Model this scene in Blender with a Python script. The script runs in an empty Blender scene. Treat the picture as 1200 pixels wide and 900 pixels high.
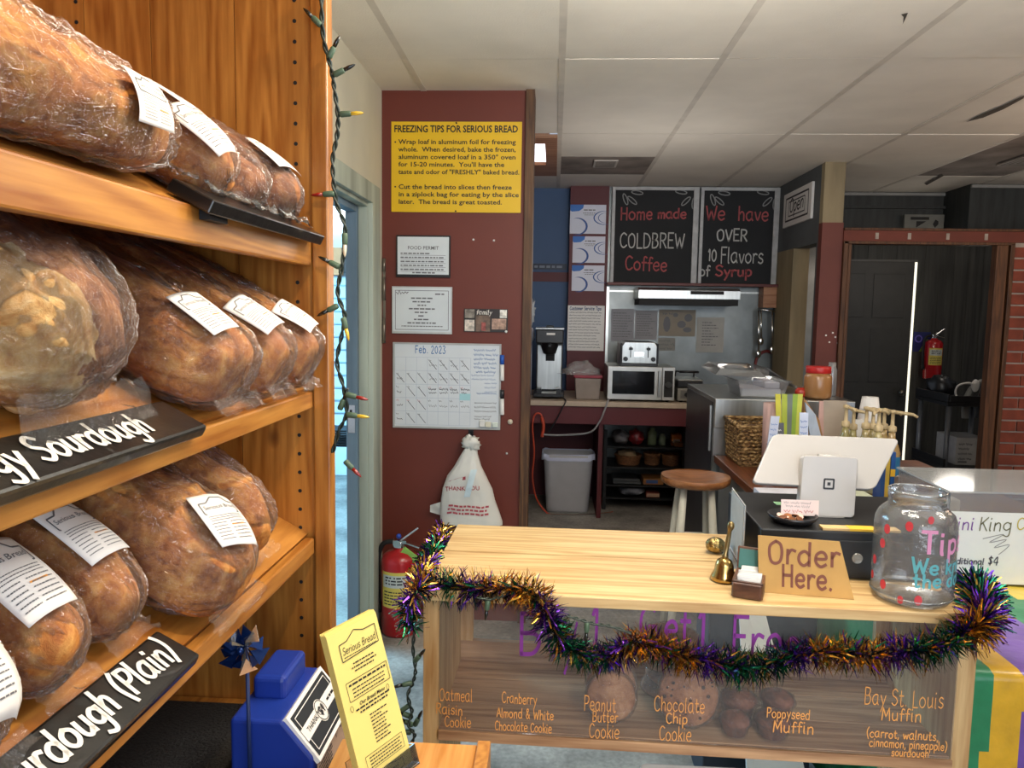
import bpy, bmesh, math, random
from mathutils import Vector, Matrix, noise
random.seed(7)
S = bpy.context.scene
COL = S.collection
PI = math.pi

# ------------------------------------------------------------------ camera, world, lights, exposure
F = 880.0                                   # focal length in pixels of a 1200 x 900 frame
EYE = Vector((0.0, 0.0, 1.46))
VPX, VPY, ROLL = 650.0, 365.0, 0.021
_fy = Vector(((VPX-600)/F, -(VPY-450)/F, -1.0)).normalized()      # world +Y seen in camera axes
_up = Vector((ROLL, 1.0, 0.0)); _up = (_up - _fy*_up.dot(_fy)).normalized()
_rt = _fy.cross(_up)
W2C = Matrix((( _rt.x, _fy.x, _up.x), (_rt.y, _fy.y, _up.y), (_rt.z, _fy.z, _up.z)))
C2W = W2C.transposed()
cam_d = bpy.data.cameras.new('camera'); cam = bpy.data.objects.new('camera', cam_d); COL.objects.link(cam)
cam_d.sensor_fit = 'HORIZONTAL'; cam_d.sensor_width = 36.0; cam_d.lens = 36.0*F/1200.0
cam_d.clip_start = 0.02; cam_d.clip_end = 60
cam.matrix_world = Matrix.Translation(EYE) @ C2W.to_4x4()
S.camera = cam

def at(px, py, X=None, Y=None, Z=None):
    d = C2W @ Vector(((px-600)/F, -(py-450)/F, -1.0))
    if Y is not None: t = (Y-EYE.y)/d.y
    elif X is not None: t = (X-EYE.x)/d.x
    else: t = (Z-EYE.z)/d.z
    return EYE + d*t
def px(p):
    c = W2C @ (Vector(p)-EYE)
    return (600 + F*c.x/-c.z, 450 - F*c.y/-c.z)

S.view_settings.view_transform = 'Standard'; S.view_settings.look = 'None'
S.view_settings.exposure = 0.0; S.view_settings.gamma = 1.0
S.view_settings.use_curve_mapping = False
S.cycles.use_denoising = True
S.cycles.max_bounces = 10; S.cycles.transparent_max_bounces = 24; S.cycles.diffuse_bounces = 5
S.cycles.glossy_bounces = 4; S.cycles.transmission_bounces = 8
S.cycles.sample_clamp_indirect = 4.0; S.cycles.caustics_reflective = False; S.cycles.caustics_refractive = False

w = bpy.data.worlds.new('world'); S.world = w; w.use_nodes = True
bg = w.node_tree.nodes['Background']; bg.inputs[0].default_value = (0.72, 0.80, 0.95, 1); bg.inputs[1].default_value = 0.6

def lamp(kind, name, loc, power, color, size=0.1, target=None, size_y=None, spot=None, blend=0.5):
    d = bpy.data.lights.new(name, kind); d.energy = power; d.color = color
    if kind == 'AREA':
        d.size = size
        if size_y: d.shape = 'RECTANGLE'; d.size_y = size_y
    else: d.shadow_soft_size = size
    if kind == 'SPOT': d.spot_size = spot; d.spot_blend = blend
    o = bpy.data.objects.new(name, d); COL.objects.link(o); o.location = loc
    if target is not None:
        o.rotation_euler = (Vector(target)-Vector(loc)).to_track_quat('-Z', 'Y').to_euler()
    return o
WARM = (1.0, 0.86, 0.66); NEUT = (1.0, 0.95, 0.86)
# ceiling tubes over the shop side, just above the frame
for lx, ly, lp in ((0.45, 1.2, 26), (0.45, 1.8, 26), (1.9, 1.5, 22)):
    lamp('POINT', 'ceiling_tube', (lx, ly, 2.12), lp, NEUT, 0.18)
# warm track spots over the bread shelf
lamp('SPOT', 'track_spot', (0.10, 0.62, 2.38), 30, (1.0, 0.80, 0.54), 0.025, (-0.50, 0.75, 1.2), spot=1.5, blend=0.6)
lamp('SPOT', 'track_spot', (0.08, 1.15, 2.38), 18, (1.0, 0.80, 0.54), 0.025, (-0.50, 1.1, 1.2), spot=1.4, blend=0.6)
# spot on the wooden counter
lamp('SPOT', 'counter_spot', (0.2, 1.5, 2.32), 17, (1.0, 0.90, 0.72), 0.06, (0.2, 1.75, 0.9), spot=1.5, blend=0.8)
lamp('SPOT', 'counter_front_spot', (0.45, 0.0, 1.62), 46, (1.0, 0.92, 0.80), 0.06, (0.32, 1.65, 0.60), spot=0.72, blend=0.8)  # added fill light aimed into the glass case, not a known lamp
# added fills for kitchen and far room, warm lamp of the side room
lamp('POINT', 'kitchen_fill', (0.5, 4.2, 1.75), 10, (1.0, 0.94, 0.88), 0.35)  # added fill standing in for the ambient light of the kitchen
lamp('POINT', 'side_room_lamp', (3.0, 3.2, 1.9), 24, (1.0, 0.74, 0.54), 0.3)
lamp('POINT', 'far_room_fill', (3.2, 6.0, 2.0), 9, (1.0, 0.9, 0.8), 0.2)  # added fill that lifts the dark walls beyond the opening
# daylight: shop windows behind the camera and the open side door
lamp('AREA', 'shop_window_daylight', (1.2, -1.8, 1.5), 60, (0.80, 0.89, 1.0), 2.6, (0.6, 3, 1.2), size_y=1.8)
lamp('AREA', 'door_daylight', (-2.6, 4.0, 2.3), 420, (0.30, 0.68, 1.0), 1.6, (-1.5, 5.4, 0.6), size_y=1.4)

# ------------------------------------------------------------------ mesh builder
class MB:
    def __init__(self): self.v=[]; self.f=[]; self.m=[]; self.s=[]; self.mi=0; self.sm=False
    def mat(self, i): self.mi=i; return self
    def add(self, vs, fs, smooth=None):
        b=len(self.v); self.v += [Vector(p) for p in vs]
        for q in fs:
            self.f.append([b+i for i in q]); self.m.append(self.mi); self.s.append(self.sm if smooth is None else smooth)
        return self
    def box(self, a, b):
        x0,y0,z0=[min(a[i],b[i]) for i in range(3)]; x1,y1,z1=[max(a[i],b[i]) for i in range(3)]
        return self.add([(x0,y0,z0),(x1,y0,z0),(x1,y1,z0),(x0,y1,z0),(x0,y0,z1),(x1,y0,z1),(x1,y1,z1),(x0,y1,z1)],
            [(0,3,2,1),(4,5,6,7),(0,1,5,4),(1,2,6,5),(2,3,7,6),(3,0,4,7)], False)
    def hexa(self, bot, top):          # two quads with matching winding
        return self.add(list(bot)+list(top), [(0,3,2,1),(4,5,6,7),(0,1,5,4),(1,2,6,5),(2,3,7,6),(3,0,4,7)], False)
    def prism(self, poly, vec):
        n=len(poly); vec=Vector(vec); p=[Vector(q) for q in poly]
        return self.add(p+[q+vec for q in p], [tuple(range(n-1,-1,-1)), tuple(range(n,2*n))]+[(i,(i+1)%n,n+(i+1)%n,n+i) for i in range(n)], False)
    def cyl(self, p0, p1, r0, r1=None, seg=20, caps=True, smooth=True):
        r1 = r0 if r1 is None else r1
        return self.rings([(Vector(p0), r0), (Vector(p1), r1)], seg, caps, smooth)
    def rings(self, pr, seg=16, caps=True, smooth=True):
        pts=[Vector(p) for p,_ in pr]; n=len(pts); vs=[]; ref=None
        for i,(p,r) in enumerate(pr):
            t=(pts[min(i+1,n-1)]-pts[max(i-1,0)])
            t = t.normalized() if t.length>1e-9 else Vector((0,0,1))
            if ref is None:
                ref = Vector((0,0,1)) if abs(t.z)<0.9 else Vector((1,0,0))
            u=(ref-t*ref.dot(t)).normalized(); ref=u; w_=t.cross(u)
            for k in range(seg):
                a=2*PI*k/seg; vs.append(Vector(p)+(u*math.cos(a)+w_*math.sin(a))*r)
        fs=[(i*seg+k, i*seg+(k+1)%seg, (i+1)*seg+(k+1)%seg, (i+1)*seg+k) for i in range(n-1) for k in range(seg)]
        self.add(vs, fs, smooth)
        if caps:
            b=len(self.v)-n*seg
            for q in (tuple(b+k for k in range(seg-1,-1,-1)), tuple(b+(n-1)*seg+k for k in range(seg))):
                self.f.append(list(q)); self.m.append(self.mi); self.s.append(False)
        return self
    def tube(self, pts, r, seg=8, smooth_pts=0):
        pts=[Vector(p) for p in pts]
        if smooth_pts: pts=spline(pts, smooth_pts)
        return self.rings([(p, r) for p in pts], seg)
    def lathe(self, prof, o=(0,0,0), seg=32, axis=(0,0,1), smooth=True):
        o=Vector(o); q=Vector((0,0,1)).rotation_difference(Vector(axis)); vs=[]; n=len(prof)
        for r,z in prof:
            for k in range(seg):
                a=2*PI*k/seg; vs.append(o+q@Vector((r*math.cos(a), r*math.sin(a), z)))
        fs=[(i*seg+k, i*seg+(k+1)%seg, (i+1)*seg+(k+1)%seg, (i+1)*seg+k) for i in range(n-1) for k in range(seg)]
        return self.add(vs, fs, smooth)
    def ball(self, c, r, seg=16, rings=10, sc=(1,1,1), jit=0, rot=None, nf=6.0, seed=0):
        c=Vector(c); vs=[]
        for i in range(rings+1):
            th=PI*i/rings
            for k in range(seg):
                a=2*PI*k/seg
                d=Vector((math.sin(th)*math.cos(a), math.sin(th)*math.sin(a), math.cos(th)))
                rr=r*(1+jit*noise.noise(d*nf*0.5+Vector((seed*3.1,seed,0)))) if jit else r
                p=Vector((d.x*sc[0], d.y*sc[1], d.z*sc[2]))*rr
                if rot is not None: p=rot@p
                vs.append(c+p)
        fs=[(i*seg+k, (i+1)*seg+k, (i+1)*seg+(k+1)%seg, i*seg+(k+1)%seg) for i in range(rings) for k in range(seg)]
        return self.add(vs, fs, True)
    def grid(self, fn, nu, nv, smooth=True, wrap=False):
        vs=[fn(i/nu, j/nv) for i in range(nu+1) for j in range(nv+(0 if wrap else 1))]
        m=nv if wrap else nv+1
        fs=[(i*m+j, (i+1)*m+j, (i+1)*m+(j+1)%m, i*m+(j+1)%m) for i in range(nu) for j in range(nv)]
        return self.add(vs, fs, smooth)
    def build(self, name, mats, parent=None, bev=0, segs=2, solid=0, xf=None):
        me=bpy.data.meshes.new(name)
        vs=self.v if xf is None else [xf@p for p in self.v]
        me.from_pydata([tuple(p) for p in vs], [], self.f)
        for m_ in (mats if isinstance(mats,(list,tuple)) else [mats]): me.materials.append(m_)
        me.polygons.foreach_set('material_index', self.m); me.polygons.foreach_set('use_smooth', self.s)
        me.update()
        o=bpy.data.objects.new(name, me); COL.objects.link(o)
        if parent is not None:
            o.parent=parent; o.matrix_parent_inverse = Matrix.Identity(4)
            if parent.name in INV: me.transform(INV[parent.name])
            INV[o.name]=INV.get(parent.name, Matrix.Identity(4))
        if solid:
            s=o.modifiers.new('solid','SOLIDIFY'); s.thickness=solid; s.offset=0
        if bev:
            b=o.modifiers.new('bevel','BEVEL'); b.width=bev; b.segments=segs; b.limit_method='ANGLE'; b.angle_limit=0.6
            b.harden_normals=False
        return o
INV={}          # world -> thing-local transform of each thing (meshes are given in world coordinates)

def spline(pts, sub=6, closed=False):
    pts=[Vector(p) for p in pts]; n=len(pts)
    if n<3 and not closed: return [pts[0].lerp(pts[-1], i/sub) for i in range(sub+1)]
    out=[]
    for i in range(n if closed else n-1):
        if closed: a,b,c,d=pts[(i-1)%n],pts[i],pts[(i+1)%n],pts[(i+2)%n]
        else: a,b,c,d=pts[max(i-1,0)],pts[i],pts[i+1],pts[min(i+2,n-1)]
        for k in range(sub):
            t=k/sub
            out.append(0.5*((2*b)+(c-a)*t+(2*a-5*b+4*c-d)*t*t+(3*b-a-3*c+d)*t*t*t))
    if not closed: out.append(pts[-1])
    return out

def thing(name, label, cat, loc=(0,0,0), group=None, rotz=0):
    o=bpy.data.objects.new(name, None); COL.objects.link(o); o.empty_display_size=0.05
    o.location=loc; o.rotation_euler=(0,0,rotz)
    m=Matrix.Translation(Vector(loc)) @ Matrix.Rotation(rotz,4,'Z')
    INV[o.name]=m.inverted()
    o['label']=label; o['category']=cat
    if group: o['group']=group
    return o
def tag(o, label, cat, group=None):
    o['label']=label; o['category']=cat
    if group: o['group']=group
    # put the origin at the mesh's own base
    vs=o.data.vertices
    c=Vector((sum(v.co.x for v in vs)/len(vs), sum(v.co.y for v in vs)/len(vs), min(v.co.z for v in vs)))
    o.data.transform(Matrix.Translation(-c)); o.location=c
    return o
def struct(o, label=None, cat=None):
    o['kind']='structure'
    o['label']=label or o.name.replace('_',' '); o['category']=cat or o.name.split('_')[0]
    return o
def plabel(o, s): o['label']=s; return o

# ------------------------------------------------------------------ materials
MATS={}
def _new(name):
    m=bpy.data.materials.new(name); m.use_nodes=True; nt=m.node_tree
    return m, nt, nt.nodes['Principled BSDF']
def lin(c):
    if isinstance(c,str):
        c=[int(c[i:i+2],16)/255 for i in (0,2,4)]
    return tuple((x/12.92 if x<=0.04045 else ((x+0.055)/1.055)**2.4) for x in c)+(1,)
def mat(name, col, rough=0.5, metal=0, var=0.12, scale=12, bump=0, bscale=40, spec=0.5, stretch=(1,1,1), coat=0, emit=0, alpha=1, sheen=0):
    if name in MATS: return MATS[name]
    m,nt,p=_new(name); N=nt.nodes; L=nt.links
    c=lin(col)
    tc=N.new('ShaderNodeTexCoord'); mp=N.new('ShaderNodeMapping'); mp.inputs['Scale'].default_value=stretch
    L.new(tc.outputs['Object'], mp.inputs['Vector'])
    ns=N.new('ShaderNodeTexNoise'); ns.inputs['Scale'].default_value=scale; ns.inputs['Detail'].default_value=4
    L.new(mp.outputs[0], ns.inputs['Vector'])
    r=N.new('ShaderNodeValToRGB')
    r.color_ramp.elements[0].position=0.3; r.color_ramp.elements[1].position=0.7
    r.color_ramp.elements[0].color=tuple(x*(1-var) for x in c[:3])+(1,)
    r.color_ramp.elements[1].color=tuple(min(1,x*(1+var)) for x in c[:3])+(1,)
    L.new(ns.outputs['Fac'], r.inputs[0]); L.new(r.outputs[0], p.inputs['Base Color'])
    p.inputs['Roughness'].default_value=rough; p.inputs['Metallic'].default_value=metal
    p.inputs['Specular IOR Level'].default_value=spec; p.inputs['Coat Weight'].default_value=coat
    p.inputs['Alpha'].default_value=alpha
    if emit:
        p.inputs['Emission Color'].default_value=c; p.inputs['Emission Strength'].default_value=emit
    if bump:
        n2=N.new('ShaderNodeTexNoise'); n2.inputs['Scale'].default_value=bscale; n2.inputs['Detail'].default_value=5
        L.new(mp.outputs[0], n2.inputs['Vector'])
        b=N.new('ShaderNodeBump'); b.inputs['Strength'].default_value=bump; b.inputs['Distance'].default_value=0.01
        L.new(n2.outputs['Fac'], b.inputs['Height']); L.new(b.outputs[0], p.inputs['Normal'])
    MATS[name]=m; return m
def wood(name, light, dark, axis='Y', rough=0.4, fine=60, knots=True, coat=0.15, island=0.18, gap=0):
    if name in MATS: return MATS[name]
    m,nt,p=_new(name); N=nt.nodes; L=nt.links
    tc=N.new('ShaderNodeTexCoord'); geo=N.new('ShaderNodeNewGeometry')
    # every board gets its own offset
    mul=N.new('ShaderNodeMath'); mul.operation='MULTIPLY'; mul.inputs[1].default_value=17.3
    L.new(geo.outputs['Random Per Island'], mul.inputs[0])
    add=N.new('ShaderNodeVectorMath'); add.operation='ADD'
    L.new(tc.outputs['Object'], add.inputs[0]); L.new(mul.outputs[0], add.inputs[1])
    mp=N.new('ShaderNodeMapping'); s=[1,1,1]; s['XYZ'.index(axis)]=0.07; mp.inputs['Scale'].default_value=s
    L.new(add.outputs[0], mp.inputs['Vector'])
    big=N.new('ShaderNodeTexNoise'); big.inputs['Scale'].default_value=9; big.inputs['Detail'].default_value=2; big.inputs['Distortion'].default_value=0.4
    L.new(mp.outputs[0], big.inputs['Vector'])
    # growth rings: sine of the smooth noise
    k=N.new('ShaderNodeMath'); k.operation='MULTIPLY'; k.inputs[1].default_value=58; L.new(big.outputs['Fac'], k.inputs[0])
    sn=N.new('ShaderNodeMath'); sn.operation='SINE'; L.new(k.outputs[0], sn.inputs[0])
    fi=N.new('ShaderNodeTexNoise'); fi.inputs['Scale'].default_value=fine*2; fi.inputs['Detail'].default_value=3; L.new(mp.outputs[0], fi.inputs['Vector'])
    mr=N.new('ShaderNodeMapRange'); mr.inputs[1].default_value=-1; mr.inputs[2].default_value=1; mr.inputs[3].default_value=0.12; mr.inputs[4].default_value=0.62
    L.new(sn.outputs[0], mr.inputs[0])
    mx=N.new('ShaderNodeMath'); mx.operation='MULTIPLY_ADD'; mx.inputs[1].default_value=0.75; L.new(fi.outputs['Fac'], mx.inputs[0])
    sub=N.new('ShaderNodeMath'); sub.operation='MULTIPLY'; sub.inputs[1].default_value=0.55; L.new(mr.outputs[0], sub.inputs[0]); L.new(sub.outputs[0], mx.inputs[2])
    rp=N.new('ShaderNodeValToRGB'); e=rp.color_ramp.elements
    e[0].position=0.28; e[1].position=0.85; e[0].color=lin(light); e[1].color=lin(dark)
    L.new(mx.outputs[0], rp.inputs[0])
    out=rp.outputs[0]
    if knots:
        m2=N.new('ShaderNodeMapping'); s2=[3.2,3.2,3.2]; s2['XYZ'.index(axis)]=1.9; m2.inputs['Scale'].default_value=s2
        L.new(add.outputs[0], m2.inputs['Vector'])
        vo=N.new('ShaderNodeTexVoronoi'); vo.inputs['Scale'].default_value=1.6; L.new(m2.outputs[0], vo.inputs['Vector'])
        kr=N.new('ShaderNodeValToRGB'); ke=kr.color_ramp.elements
        ke[0].position=0.035; ke[0].color=(1,1,1,1); ke[1].position=0.085; ke[1].color=(0,0,0,1); L.new(vo.outputs['Distance'], kr.inputs[0])
        mixk=N.new('ShaderNodeMixRGB'); d=lin(dark); mixk.inputs[2].default_value=(d[0]*0.3,d[1]*0.22,d[2]*0.2,1)
        L.new(kr.outputs[0], mixk.inputs[0]); L.new(out, mixk.inputs[1]); out=mixk.outputs[0]
    hv=N.new('ShaderNodeHueSaturation'); L.new(out, hv.inputs['Color'])
    iv=N.new('ShaderNodeMapRange'); iv.inputs[3].default_value=1-island; iv.inputs[4].default_value=1+island*0.6
    L.new(geo.outputs['Random Per Island'], iv.inputs[0]); L.new(iv.outputs[0], hv.inputs['Value'])
    L.new(hv.outputs[0], p.inputs['Base Color'])
    p.inputs['Roughness'].default_value=rough; p.inputs['Coat Weight'].default_value=coat; p.inputs['Coat Roughness'].default_value=0.25
    b=N.new('ShaderNodeBump'); b.inputs['Strength'].default_value=0.12; b.inputs['Distance'].default_value=0.003
    L.new(mx.outputs[0], b.inputs['Height']); L.new(b.outputs[0], p.inputs['Normal'])
    MATS[name]=m; return m
def film(name, tint=(1,1,1), haze=0.05, gloss=0.1, wrinkle=0.5, wscale=30, rough=0.07, stretch=(1,1,1), fres=0.8):
    """thin clear plastic: mostly see-through, with a mirror coat that wrinkles break up"""
    if name in MATS: return MATS[name]
    m=bpy.data.materials.new(name); m.use_nodes=True; nt=m.node_tree; N=nt.nodes; L=nt.links; N.clear()
    out=N.new('ShaderNodeOutputMaterial'); tr=N.new('ShaderNodeBsdfTransparent'); tr.inputs[0].default_value=tuple(tint)+(1,)
    gl=N.new('ShaderNodeBsdfGlossy'); gl.inputs['Roughness'].default_value=rough
    df=N.new('ShaderNodeBsdfDiffuse'); df.inputs[0].default_value=(0.9,0.9,0.88,1)
    fr=N.new('ShaderNodeFresnel'); fr.inputs[0].default_value=1.45
    if wrinkle:
        tc=N.new('ShaderNodeTexCoord'); mp=N.new('ShaderNodeMapping'); mp.inputs['Scale'].default_value=stretch
        L.new(tc.outputs['Object'], mp.inputs[0])
        hs=[]
        for sc,dist,det in ((wscale,1.5,2),(wscale*3.1,2.0,2)):      # long creases: folded noise
            ns=N.new('ShaderNodeTexNoise'); ns.inputs['Scale'].default_value=sc; ns.inputs['Detail'].default_value=det; ns.inputs['Distortion'].default_value=dist
            L.new(mp.outputs[0], ns.inputs['Vector'])
            s1=N.new('ShaderNodeMath'); s1.operation='SUBTRACT'; s1.inputs[1].default_value=.5; L.new(ns.outputs['Fac'],s1.inputs[0])
            ab=N.new('ShaderNodeMath'); ab.operation='ABSOLUTE'; L.new(s1.outputs[0],ab.inputs[0]); hs.append(ab)
        ad=N.new('ShaderNodeMath'); ad.operation='MULTIPLY_ADD'; ad.inputs[1].default_value=.4; L.new(hs[1].outputs[0],ad.inputs[0]); L.new(hs[0].outputs[0],ad.inputs[2])
        b=N.new('ShaderNodeBump'); b.inputs['Strength'].default_value=wrinkle; b.inputs['Distance'].default_value=0.03
        L.new(ad.outputs[0], b.inputs['Height']); L.new(b.outputs[0], gl.inputs['Normal'])
    a=N.new('ShaderNodeMath'); a.operation='MULTIPLY_ADD'; a.use_clamp=True; a.inputs[1].default_value=fres; a.inputs[2].default_value=gloss; L.new(fr.outputs[0], a.inputs[0])
    m1=N.new('ShaderNodeMixShader'); m1.inputs[0].default_value=haze; L.new(tr.outputs[0], m1.inputs[1]); L.new(df.outputs[0], m1.inputs[2])
    m2=N.new('ShaderNodeMixShader'); L.new(a.outputs[0], m2.inputs[0]); L.new(m1.outputs[0], m2.inputs[1]); L.new(gl.outputs[0], m2.inputs[2])
    L.new(m2.outputs[0], out.inputs[0]); MATS[name]=m; return m
def ink(name, col, rough=0.6): return mat(name, col, rough, var=0.03, scale=5)

# ------------------------------------------------------------------ writing: a single stroke hand and printed type, laid on any surface
G={}
def _g(ch, w_, s): G[ch]=(w_, [[tuple(float(q)/10 for q in pt.split(',')) for pt in st.split()] for st in s.split(';')])
for ch,w_,s in [
('a',7,"5.5,6 3,6.3 .7,4.5 .7,1.8 2.5,0 4.5,.8 5.5,3;5.5,6 5.5,1.5 6.3,0"),('b',6.5,"1,10 1,0;1,4.5 3,6.2 5.3,4.8 5.3,1.5 3,0 1,1.2"),
('c',6,"5.3,5 3.2,6.2 .9,4.5 .8,1.8 3,0 5.4,1"),('d',6.8,"5.4,4.8 3.2,6.2 .8,4.6 .8,1.6 3,0 5.4,1.6;5.6,10 5.5,0"),
('e',6.2,"1,3.2 5.2,3.4 5,5.4 3.2,6.2 1,4.8 .8,1.8 3,0 5.4,1"),('f',4.6,"4.8,9.2 3.4,10 2.2,8.6 2,0;.4,5.8 4.4,5.8"),
('g',6.6,"5.4,5 3,6.2 .8,4.6 .9,1.9 3,.6 5.4,2;5.5,6 5.5,-2 4,-4 1.2,-3"),('h',6.3,"1,10 1,0;1,3.8 3,6.1 5,5 5.2,0"),
('i',2.6,"1,6 1,.6 1.6,0;1,8.3 1.1,9"),('j',3,"2,6 2,-2.5 .6,-3.8 -.4,-3;2,8.3 2.1,9"),('k',5.8,"1,10 1,0;5,6 1.2,2.8;2.4,3.8 5.2,0"),
('l',2.7,"1,10 1,.6 1.7,0"),('m',8.6,"1,6 1,0;1,4 2.6,6.1 4.2,5 4.2,0;4.2,4 5.8,6.1 7.4,5 7.5,0"),('n',6.3,"1,6 1,0;1,4 3,6.1 5,5 5.2,0"),
('o',6.6,"3.2,6.2 .9,4.6 .9,1.6 3.2,0 5.6,1.6 5.6,4.6 3.2,6.2"),('p',6.3,"1,6 1,-4;1,4.6 3,6.2 5.3,4.8 5.3,1.6 3,0 1,1.2"),
('q',6.3,"5.4,5 3,6.2 .8,4.6 .9,1.6 3,0 5.4,1.6;5.4,6 5.4,-4"),('r',4.8,"1,6 1,0;1,3.6 2.6,6 4.6,5.6"),
('s',5.6,"4.8,5.3 3,6.2 1.2,5 1.8,3.6 4.2,2.6 4.8,1.2 3,0 .8,.8"),('t',5,"2.2,9 2.2,1 3.4,0 4.6,.7;.5,6 4.4,6"),
('u',6.3,"1,6 1,1.5 2.8,0 5,1.6;5.2,6 5.2,0"),('v',5.8,".6,6 3,0 5.4,6"),('w',8,".6,6 2.2,0 4,5 5.8,0 7.4,6"),
('x',5.8,".8,6 5.2,0;5.2,6 .8,0"),('y',6,".8,6 3.2,1;5.6,6 3,-.5 1.2,-4"),('z',5.8,".8,6 5.2,6 .8,0 5.4,0"),
('A',7,".4,0 3.6,10;3.6,10 6.8,0;1.7,3.8 5.6,3.8"),('B',7,"1,0 1,10;1,10 4.8,9.6 5.4,7.4 3.8,5.4 1,5.2;1,5.2 5.2,5 6.2,2.6 4.4,.3 1,0"),
('C',7.2,"6.6,8.6 4,10 1.4,8 .8,4.6 1.8,1.2 4.2,0 6.8,1.6"),('D',7.4,"1,0 1,10;1,10 4.6,9.2 6.8,5.4 5,1 1,0"),
('E',6.2,"5.6,10 1,10;1,10 1,0;1,0 5.8,0;1,5.2 4.8,5.2"),('F',6,"1,0 1,10;1,10 5.8,10;1,5.4 4.8,5.4"),
('G',7.6,"6.4,8.8 4,10 1.4,8 .8,4.6 1.8,1 4.4,0 6.8,1.4 6.8,4.4;4.2,4.4 7.2,4.4"),('H',7.2,"1,0 1,10;6.2,0 6.2,10;1,5.2 6.2,5.2"),
('I',3,"1.5,0 1.5,10"),('K',6.6,"1,0 1,10;6,10 1.2,4.6;2.4,6 6.2,0"),('L',5.8,"1,10 1,0;1,0 5.6,0"),
('M',8.6,".8,0 1.6,10;1.6,10 4.3,3;4.3,3 7,10;7,10 7.8,0"),('N',7.4,"1,0 1,10;1,10 6.4,0;6.4,0 6.4,10"),
('O',7.8,"3.9,10 1.2,8 .8,4.6 1.8,1 3.9,0 6.2,1.2 7,5 6.2,8.6 3.9,10"),('P',6.6,"1,0 1,10;1,10 5,9.6 6,7.4 4.4,5 1,4.6"),
('R',6.8,"1,0 1,10;1,10 5,9.6 5.8,7.4 4.2,5.2 1,5;3,5 6.4,0"),('S',6.6,"6,8.6 3.6,10 1.2,8.4 1.8,6 5,4.4 6,2 3.6,0 .8,1.4"),
('T',6.6,".4,10 6.4,10;3.4,10 3.4,0"),('U',7.2,"1,10 1,3 3.4,0 6,2.6 6.2,10"),('V',7,".6,10 3.6,0;3.6,0 6.6,10"),
('W',9.6,".6,10 2.6,0;2.6,0 4.8,7.4;4.8,7.4 7,0;7,0 9.2,10"),('Y',6.6,".6,10 3.4,5;6.2,10 3.4,5 3.2,0"),
('0',6.4,"3.2,10 1,7.4 1,2.6 3.2,0 5.4,2.6 5.4,7.4 3.2,10"),('1',3.6,".8,8 2.2,10 2.2,0"),('2',6,"1,8 3,10 5.2,8 4.4,5 1,0 5.6,0"),
('3',6,"1,9 3.4,10 5,8 3,5.4 5.4,3 3.6,0 .8,1"),('4',6,"4.4,0 4.4,10 .6,3.4 5.8,3.4"),('5',6,"5.2,10 1.6,10 1.2,5.8 4.2,6 5.2,3 3.4,0 .8,1"),
('6',6,"4.8,9.6 2,7 1,3 3,0 5.2,2.4 3.6,5 1.2,3.4"),('7',5.6,".6,10 5.4,10 2,0"),('8',6,"3,10 1.2,7.8 4.8,3 3,0 1.2,2.6 4.8,7.6 3,10"),('9',6,"5,7 3,5 1,7.4 3,10 5,8 4.4,0"),
('.',2.4,"1,0 1.3,.6"),(',',2.4,"1.4,.8 .6,-1.6"),('-',5,".8,4.6 4.2,4.6"),('(',3.6,"3,11 1.2,8 .8,4 2.8,-2"),(')',3.6,".8,11 2.6,8 3,4 .8,-2"),
('&',7,"6.4,0 1.8,7.4 2.8,10 4.4,8.4 1,3 2.4,0 4.6,1 6,4"),('$',6,"5.2,8 3,9 1,7.4 4.8,3.4 3.4,1 .8,2;3,10.4 3,-.6"),("'",2,"1,10 1,8"),(':',2.4,"1,0 1.2,.6;1,5 1.2,5.6"),('/',5,".6,-1 4.4,10"),('!',2.4,"1,10 1,3;1,0 1.2,.6"),('|',2.4,"1,10 1,0")]:
    _g(ch,w_,s)
def ribbon2(pts, hw):
    """2D polyline -> list of quads"""
    n=len(pts); L_=[]; 
    for i in range(n):
        a=pts[max(i-1,0)]; b=pts[min(i+1,n-1)]
        dx,dy=b[0]-a[0],b[1]-a[1]; l=math.hypot(dx,dy) or 1
        L_.append((-dy/l*hw, dx/l*hw))
    return [[(pts[i][0]-L_[i][0],pts[i][1]-L_[i][1]),(pts[i+1][0]-L_[i+1][0],pts[i+1][1]-L_[i+1][1]),
             (pts[i+1][0]+L_[i+1][0],pts[i+1][1]+L_[i+1][1]),(pts[i][0]+L_[i][0],pts[i][1]+L_[i][1])] for i in range(n-1)]
def hand(text, h, hw, slant=0.0, jit=0.02, track=0.12, sub=4, wide=1.0):
    """handwriting: returns (quads, width); baseline at y=0"""
    x=0; quads=[]; rnd=random.Random(hash_(text))
    for ch in text:
        if ch==' ': x+=0.42*h*wide; continue
        w_,sts=G.get(ch,G['o']); oy=rnd.uniform(-jit,jit)*h*1.5; sc=h*(1+rnd.uniform(-jit,jit)*2)
        for st in sts:
            pts=[Vector((p[0],p[1],0)) for p in st]
            pts=spline(pts, sub) if len(pts)>2 else pts
            p2=[(x+(p.x*wide+slant*p.y)*sc, oy+p.y*sc) for p in pts]
            # rounded ends
            dx,dy=p2[0][0]-p2[1][0],p2[0][1]-p2[1][1]; l=math.hypot(dx,dy) or 1; p2.insert(0,(p2[0][0]+dx/l*hw*.6,p2[0][1]+dy/l*hw*.6))
            dx,dy=p2[-1][0]-p2[-2][0],p2[-1][1]-p2[-2][1]; l=math.hypot(dx,dy) or 1; p2.append((p2[-1][0]+dx/l*hw*.6,p2[-1][1]+dy/l*hw*.6))
            quads+=ribbon2(p2,hw)
        x+=(w_/10*wide+track*0.6)*sc
    return quads, x
def hash_(t):
    v=0
    for c in t: v=(v*31+ord(c))%100003
    return v
_TXT={}
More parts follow.
